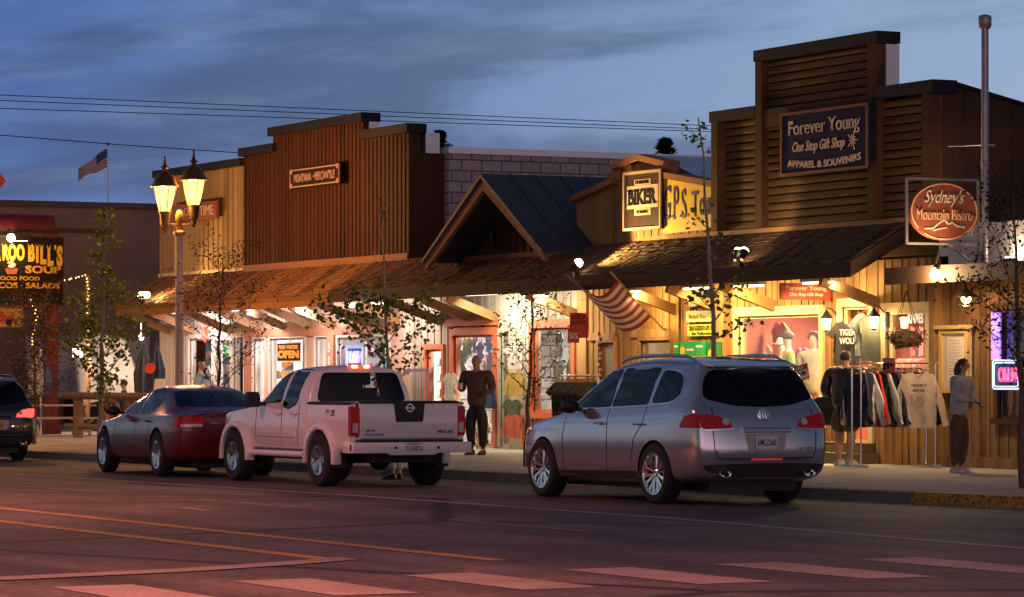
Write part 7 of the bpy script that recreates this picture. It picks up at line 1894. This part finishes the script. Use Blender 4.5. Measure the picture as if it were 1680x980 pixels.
def umbrella(label, x, y, z0, zt, rad, cols, zp=.15, motif=False):
    r = empty('closed_umbrella', label, 'umbrella', (x, y, zp), rnd.uniform(0, 3), 'closed patio umbrellas')
    MB().tube([(0, 0, 0), (0, 0, zt - zp + .08)], .022, 8).build('pole', WHITEP if len(cols) > 1 else IRON, r); k = 16; m = MB(); prof = [(.03, zt), (rad*.55, zt - .22), (rad, z0 + .45*(zt - z0)), (rad*.95, z0 + .12), (rad*.8, z0)]
    for i in range(len(prof) - 1):
        for j in range(k):
            def P(i_, j_): rr = prof[i_][0]*(1 + .22*math.cos(math.pi*j_)); a = 2*math.pi*j_/k; return (rr*math.cos(a), rr*math.sin(a), prof[i_][1] - zp)
            m.face([P(i, j), P(i, (j+1) % k), P(i+1, (j+1) % k), P(i+1, j)], (j//4) % len(cols))
    m.build('canopy', [fabric(c) for c in cols], r)
    if motif: r.rotation_euler = (0, 0, 0); MB().lathe([(.001, .015), (.13, .012), (.13, 0)], 18, 0, Matrix.Translation((rad*.7, -rad*1.0, z0 + .5 - zp)) @ Matrix.Rotation(R(45), 4, 'Z') @ Matrix.Rotation(R(78), 4, 'X')).build('emblem', M('emblem_red', (.5, .03, .03), .6), r)
def on(px, py, Y): return fz(px, py, Y)
umbrella('folded slate patio umbrella left of its neighbour by the tarp', fx(236, 28.6), 28.6, on(236, 648, 28.6), on(236, 570, 28.6), .20, [(.035, .045, .075)]); umbrella('folded navy patio umbrella with a red round emblem', fx(256, 28.6), 28.6, on(256, 640, 28.6), on(256, 566, 28.6), .19, [(.02, .028, .06)], motif=True)
umbrella('folded green and white umbrella on a white pole by the red post', fx(67, 27.4), 27.4, on(67, 648, 27.4), on(67, 576, 27.4), .25, [(.03, .16, .07), (.03, .14, .06), (.45, .45, .5), (.08, .10, .25)])
# white panel sign leaning by the umbrellas
s = sign('menu_board', 'white menu board propped beside the navy umbrella', fx(262, 28.2), 28.2, fz(262, 634, 28.2), .2, pitch=R(-8)); board(s, .42, .34, WHITEP, .02)
# overhead wires
wr = [(0, 156, 1130, 205), (0, 165, 1130, 211), (0, 178, 1130, 215)]
for i, (p, q, p2, q2) in enumerate(wr):
    pts = []
    for px in (0, 1130):
        a = ray(px); t = 150/(CS - a*SN); pts.append((t*(SN + a*CS), CAMH + (HOR - (q if px == 0 else q2))/FPX*t))
    (ya, za), (yb, zb) = pts; m = MB(); P = []
    for k in range(25):
        u = -.6 + 2.4*k/24; P.append((-150, ya + (yb - ya)*u, za + (zb - za)*u - .5*math.sin(math.pi*min(1, max(0, u)))*0))
    o = m.tube(P, .020, 5).build('power_line', M('wire_black', (.01, .01, .012), .6)); tag(o, '%s power line crossing the sky behind the shops' % ['topmost', 'middle', 'lowest'][i], 'wire', 'power lines behind the shops')
a = ray(0); P = []
for (px, q) in ((-60, 218), (0, 222), (200, 238), (392, 251), (560, 264)): a = ray(px); t = 120/(CS - a*SN); P.append((-120, t*(SN + a*CS), CAMH + (HOR - q)/FPX*t))
tag(MB().tube(P, .017, 5).build('service_wire', MATS['wire_black']), 'single low wire running behind the street lamp lanterns', 'wire')

# ================================================================== trees
def tree(label, x, y, h, kind, spread, seed, crown0=.25, dens=1.0, lean=(0, 0), r0=.045, leafs=.075, dist=None, z0=.16):
    rn = random.Random(seed); r = empty('street_tree', label, 'tree', (x, y, z0)); bark, leaf = {'aspen': (BARK_A, LEAF_A), 'crab': (BARK_C, LEAF_C)}[kind]
    tr, lf = MB(), MB(); n = 9
    main = [Vector((lean[0]*(i/n)**1.3 + rn.uniform(-.03, .03)*(i > 0), lean[1]*(i/n)**1.3 + rn.uniform(-.03, .03)*(i > 0), h*.97*i/n)) for i in range(n + 1)]
    tr.tube(main, [r0*(1 - .88*i/n) + .004 for i in range(n + 1)], 8)
    def at(u): f = min(u*n, n - 1e-4); i = int(f); return main[i].lerp(main[i+1], f - i)
    def leafcl(p, d, k, rad):
        for _ in range(k):
            q = p + Vector((rn.gauss(0, 1), rn.gauss(0, 1), rn.gauss(0, .8)))*rad; s = leafs*rn.uniform(.6, 1.2)
            a = Vector((rn.gauss(0, 1), rn.gauss(0, 1), rn.gauss(0, .6))).normalized(); b = a.cross(Vector((rn.gauss(0, 1), rn.gauss(0, 1), rn.gauss(0, 1)))).normalized()
            c = a.cross(b)*s*.14
            if kind == 'aspen': pts = [q - a*s*.5, q - a*s*.15 + b*s*.42 + c, q + a*s*.25 + b*s*.32 + c, q + a*s*.55, q + a*s*.25 - b*s*.32 + c, q - a*s*.15 - b*s*.42 + c]
            else: pts = [q - a*s*.6, q - a*s*.1 + b*s*.26 + c, q + a*s*.7, q - a*s*.1 - b*s*.26 + c]
            lf.face(pts, rn.randrange(3))
    nb = int((15 if kind == 'aspen' else 20)*dens + 4)
    for k in range(nb):
        u = crown0 + (.97 - crown0)*((k + rn.random()*.7)/nb); p = at(u); az_ = k*2.4 + rn.uniform(-.5, .5)
        L = spread*dist(u)*rn.uniform(.65, 1.1) if dist else spread*(1.1 - u)*rn.uniform(.7, 1.1)
        up_ = rn.uniform(.35, .8) if kind == 'aspen' else rn.uniform(.5, 1.1)
        pts = [p]; d = Vector((math.cos(az_), math.sin(az_), up_)).normalized()
        for j in range(4): d = (d + Vector((rn.uniform(-.2, .2), rn.uniform(-.2, .2), rn.uniform(-.05, .22)))).normalized(); pts.append(pts[-1] + d*L/4)
        rr = max(.006, r0*.42*(1 - u*.7)); tr.tube(pts, [rr*(1 - .2*j) for j in range(5)], 6)
        for j in range(1, 5):
            for _ in range(2 if j > 1 else 1):
                d2 = (d + Vector((rn.uniform(-1, 1), rn.uniform(-1, 1), rn.uniform(-.5, .7)))).normalized(); L2 = L*rn.uniform(.18, .42); e = pts[j] + d2*L2
                tr.tube([pts[j], pts[j] + d2*L2*.5 + Vector((0, 0, .02)), e], [rr*.4, rr*.3, .003], 5)
                w = dens*(dist(u) if dist else 1)
                for q in (pts[j] + d2*L2*.55, e): leafcl(q, d2, int(rn.uniform(3.5, 8)*w + .4), .075 + .05*L)
            leafcl(pts[j], d, int(2*w + .4), .06)
    leafcl(at(.97), None, 10, .08); tr.build('trunk', bark, r, 1.0, fix=False); lf.build('crown', leaf, r, None, fix=False)
    return r
def leafm(nm, c):
    m = bpy.data.materials.new(nm); m.use_nodes = True; t = m.node_tree; b = t.nodes['Principled BSDF']; b.inputs['Base Color'].default_value = (*c, 1); b.inputs['Roughness'].default_value = .55
    tl = nn(t, 'ShaderNodeBsdfTranslucent'); tl.inputs[0].default_value = (c[0]*1.2, c[1]*1.2, c[2]*.7, 1); mx = nn(t, 'ShaderNodeMixShader', ); mx.inputs[0].default_value = .5
    t.links.new(b.outputs[0], mx.inputs[1]); t.links.new(tl.outputs[0], mx.inputs[2]); t.links.new(mx.outputs[0], t.nodes['Material Output'].inputs[0]); return m
BARK_A = M('aspen_bark', (.34, .28, .20), .8, var=.35, vs=9, stretch=(1, 1, .4)); BARK_C = M('crab_bark', (.13, .08, .055), .8, var=.3, vs=12)
LEAF_A = [leafm('aspen_leaf_dark', (.06, .10, .02)), leafm('aspen_leaf', (.11, .17, .03)), leafm('aspen_leaf_pale', (.17, .22, .045))]
LEAF_C = [leafm('crab_leaf_dark', (.022, .010, .010)), leafm('crab_leaf', (.05, .022, .016)), leafm('crab_leaf_green', (.055, .05, .02))]
bump_ = lambda c, w, lo=.35: (lambda u: lo + (1 - lo)*math.exp(-((u - c)/w)**2))
tree('young aspen with a pale trunk beside the patio railing', -63.96, 23.45, 4.95, 'aspen', 1.05, 3, .18, 1.35, (.1, .05), .055, .088, bump_(.36, .22, .22))
tree('dark leaved crab apple behind the maroon sedan', -60.2, 24.4, 3.75, 'crab', 1.35, 11, .24, .8, (0, .1), .04, .065, bump_(.55, .3, .5))
tree('slender green aspen behind the white pickup', -52.4, 24.4, 4.5, 'aspen', 1.3, 21, .22, 1.5, (-.15, -.1), .040, .085, bump_(.43, .11, .03))
tree('small dark leaved crab apple between the pickup and the crossover', -48.1, 24.75, 2.95, 'crab', .95, 33, .30, .55, (.05, .12), .04, .062, bump_(.65, .3, .5))
tree('tall thin aspen behind the silver crossover', -41.6, 24.5, 5.25, 'aspen', 1.0, 45, .36, .62, (-.25, -.2), .045, .085, lambda u: .10 + .75*math.exp(-((u - .42)/.06)**2) + .16*math.exp(-((u - .68)/.07)**2) + .25*math.exp(-((u - .95)/.04)**2))
tree('dark leaved crab apple at the right edge of the photo', -35.6, 25.4, 3.9, 'crab', 1.0, 57, .32, .95, (-.1, -.1), .042, .060, bump_(.6, .35, .6))
tree('dark leaved crab apple behind the dark blue crossover at the left edge', -69.0, 23.8, 3.0, 'crab', 1.0, 69, .25, 1.1, (0, 0), .04, .065, bump_(.6, .35, .6))
# tops of far pines showing over the roofs
def pine(label, px, py, Y, w, seed):
    rn = random.Random(seed); x, z = fp(px, py, Y); r = empty('pine_tree', label, 'tree', (x, Y, 0), 0, 'far pines over the block wall'); MB().tube([(0, 0, 0), (0, 0, z)], [.3, .04], 8).build('trunk', BARK_C, r); m = MB()
    for k in range(1500):
        u = rn.random()**1.6; zz = z - u*4.5; a = rn.uniform(0, 6.28); rr = (.25 + w*min(1, u*2.2))*rn.random()**.5*(.75 + .35*math.sin(zz*5 + a*2)); p = Vector((rr*math.cos(a), rr*math.sin(a), zz + .2*rn.random() - rr*.12)); s = .16
        d = Vector((math.cos(a), math.sin(a), rn.uniform(-.3, .5))); q = d.cross(Vector((0, 0, 1))).normalized(); m.face([p - d*s, p + q*s*.4, p + d*s, p - q*s*.4 + Vector((0, 0, .06))])
    m.build('crown', leafm('pine_%d' % seed, (.02, .032, .016)), r, None, fix=False)
pine('dark pine top left of centre over the block wall', 722, 220, 80, 1.3, 5); pine('dark pine top right of centre over the block wall', 1092, 233, 80, .9, 6)

# ================================================================== people in the street
LEATH = M('black_leather', (.012, .012, .012), .32, bump=.5, bs=9); TWEED = M('brown_wool', (.10, .055, .032), .85, var=.35, vs=12, bump=.4, bs=20)
r, J = person('man in a brown jacket and black trousers holding a cup', (-54.97, 27.3, .185), R(38), 1.84, (.50, .25, .16), (.35, .30, .25), (.1, .06, .03), (.014, .013, .013), SHOE, 1.28, top_len=.44, topmat=TWEED,
              arms={'l': ((-.165, .0, .635), (-.10, -.13, .66)), 'r': ((.165, .02, .63), (.12, -.11, .60))}, hunch=.03)
w = J['wrl']; cup = empty('coffee_cup', 'white paper cup held by the man in the brown jacket', 'cup', r.matrix_world @ Vector((0, 0, 0))); bpy.context.view_layer.update(); cup.location = r.matrix_world @ (w + Vector((.03, -.10, -.03)))
MB().lathe([(.028, 0), (.038, .11), (.035, .11), (.026, .008), (.001, .008)], 16).build('cup_wall', WHITEP, cup, .8); MB().lathe([(.040, .108), (.040, .12), (.001, .125)], 16).build('lid', BLK, cup, .7)
person('person in white trousers and dark shoes standing behind the pickup', (-47.73, 22.3, 0), R(-60), 1.68, (.45, .27, .18), (.06, .04, .03), (.30, .32, .36), (.62, .58, .52), SHOE, stance=.075)
r, J = person('broad man in a black leather jacket and shorts, seen from behind', (fx(1390, 29.0), 28.95, .19), R(196), 1.86, (.40, .22, .14), (.03, .02, .015), (.02, .02, .02), (.05, .045, .03), SHOEL, 1.55, top_len=.45, topmat=LEATH, short=True,
              arms={'l': ((-.19, -.03, .64), (-.13, -.15, .60)), 'r': ((.20, .03, .62), (.17, -.10, .55))}, hunch=.04)
bpy.context.view_layer.update()
bg_ = empty('duffel_bag', 'black bag under the arm of the man in leather', 'bag', r.matrix_world @ (J['wrr'] + Vector((.12, .0, -.16)))); bg_.rotation_euler = (0, 0, R(20))
MB().prism(rounded([(-.30, -.24), (.30, -.24), (.33, .12), (.20, .22), (-.20, .22), (-.33, .12)], .1), -.13, .13, 'y').build('bag_body', LEATH, bg_, .6, bevel=.03); MB().tube([(-.18, 0, .2), (-.1, 0, .40), (.1, 0, .40), (.18, 0, .2)], .018, 8).build('handle', BLK, bg_, .9)
person('woman with long hair in a pale blue jacket at the bistro wall', (-41.25, 28.3, .18), R(118), 1.72, (.50, .28, .19), (.05, .025, .015), (.34, .37, .40), (.085, .05, .03), M('shoe_pale', (.5, .42, .45), .6), 1.22, top_len=.46, hair_len=.16,
       arms={'l': ((-.15, -.03, .64), (-.08, -.13, .62)), 'r': ((.15, -.03, .64), (.08, -.13, .60))}, lean=.10)
person('person in a patterned blue shirt behind the sedan, back turned', (fx(327, 28.3), 28.3, .18), R(150), 1.84, (.45, .26, .17), (.25, .2, .15), (.16, .24, .34), (.05, .05, .06), SHOE, 1.2, hunch=.10, top_var=.6)
bn = empty('patio_bench', 'plain log bench behind the patio railing', 'bench', (fx(202, 28.6), 28.7, .16)); MB().box(-.8, .8, -.2, .2, .42, .48).build('seat', LOGM, bn)
for s in (-1, 1): MB().tube([(s*.6, 0, 0), (s*.6, 0, .42)], .09, 10).build('leg', LOGM, bn)
person('person in dark clothes sitting on the patio bench', (fx(202, 28.6), 28.62, -.16), R(-20), 1.74, (.30, .17, .12), (.02, .015, .012), (.02, .02, .03), (.02, .02, .03), SHOE, 1.1, sit=True)

# ================================================================== parked cars
WHITEPAINT = paint('crossover_silver', (.50, .51, .57), .75, .14)
make_suv('silver crossover with red tail lamps parked at the kerb, nearest the camera', (-36.85, 21.72, 0), R(0), WHITEPAINT, pl=('6MLZ260', M('plate_pale', (.62, .58, .60), .5), M('plate_ink', (.05, .04, .12), .5)))
make_pickup('white pickup with a black tailgate panel and an open passenger door', (-45.0, 20.72, 0), R(0))
make_sedan('dark maroon sedan parked ahead of the white pickup', (-50.9, 20.55, 0), R(-4))
make_suv('dark blue crossover with a glowing tail lamp at the left edge', (-62.6, 20.5, 0), R(1), paint('midnight_paint', (.012, .012, .035), .2, .3), dark=True, pl=('4-1207B', M('plate_amber', (.55, .33, .04), .5), M('plate_ink', (.05, .04, .12), .5))).scale = (.88, .88, .88)
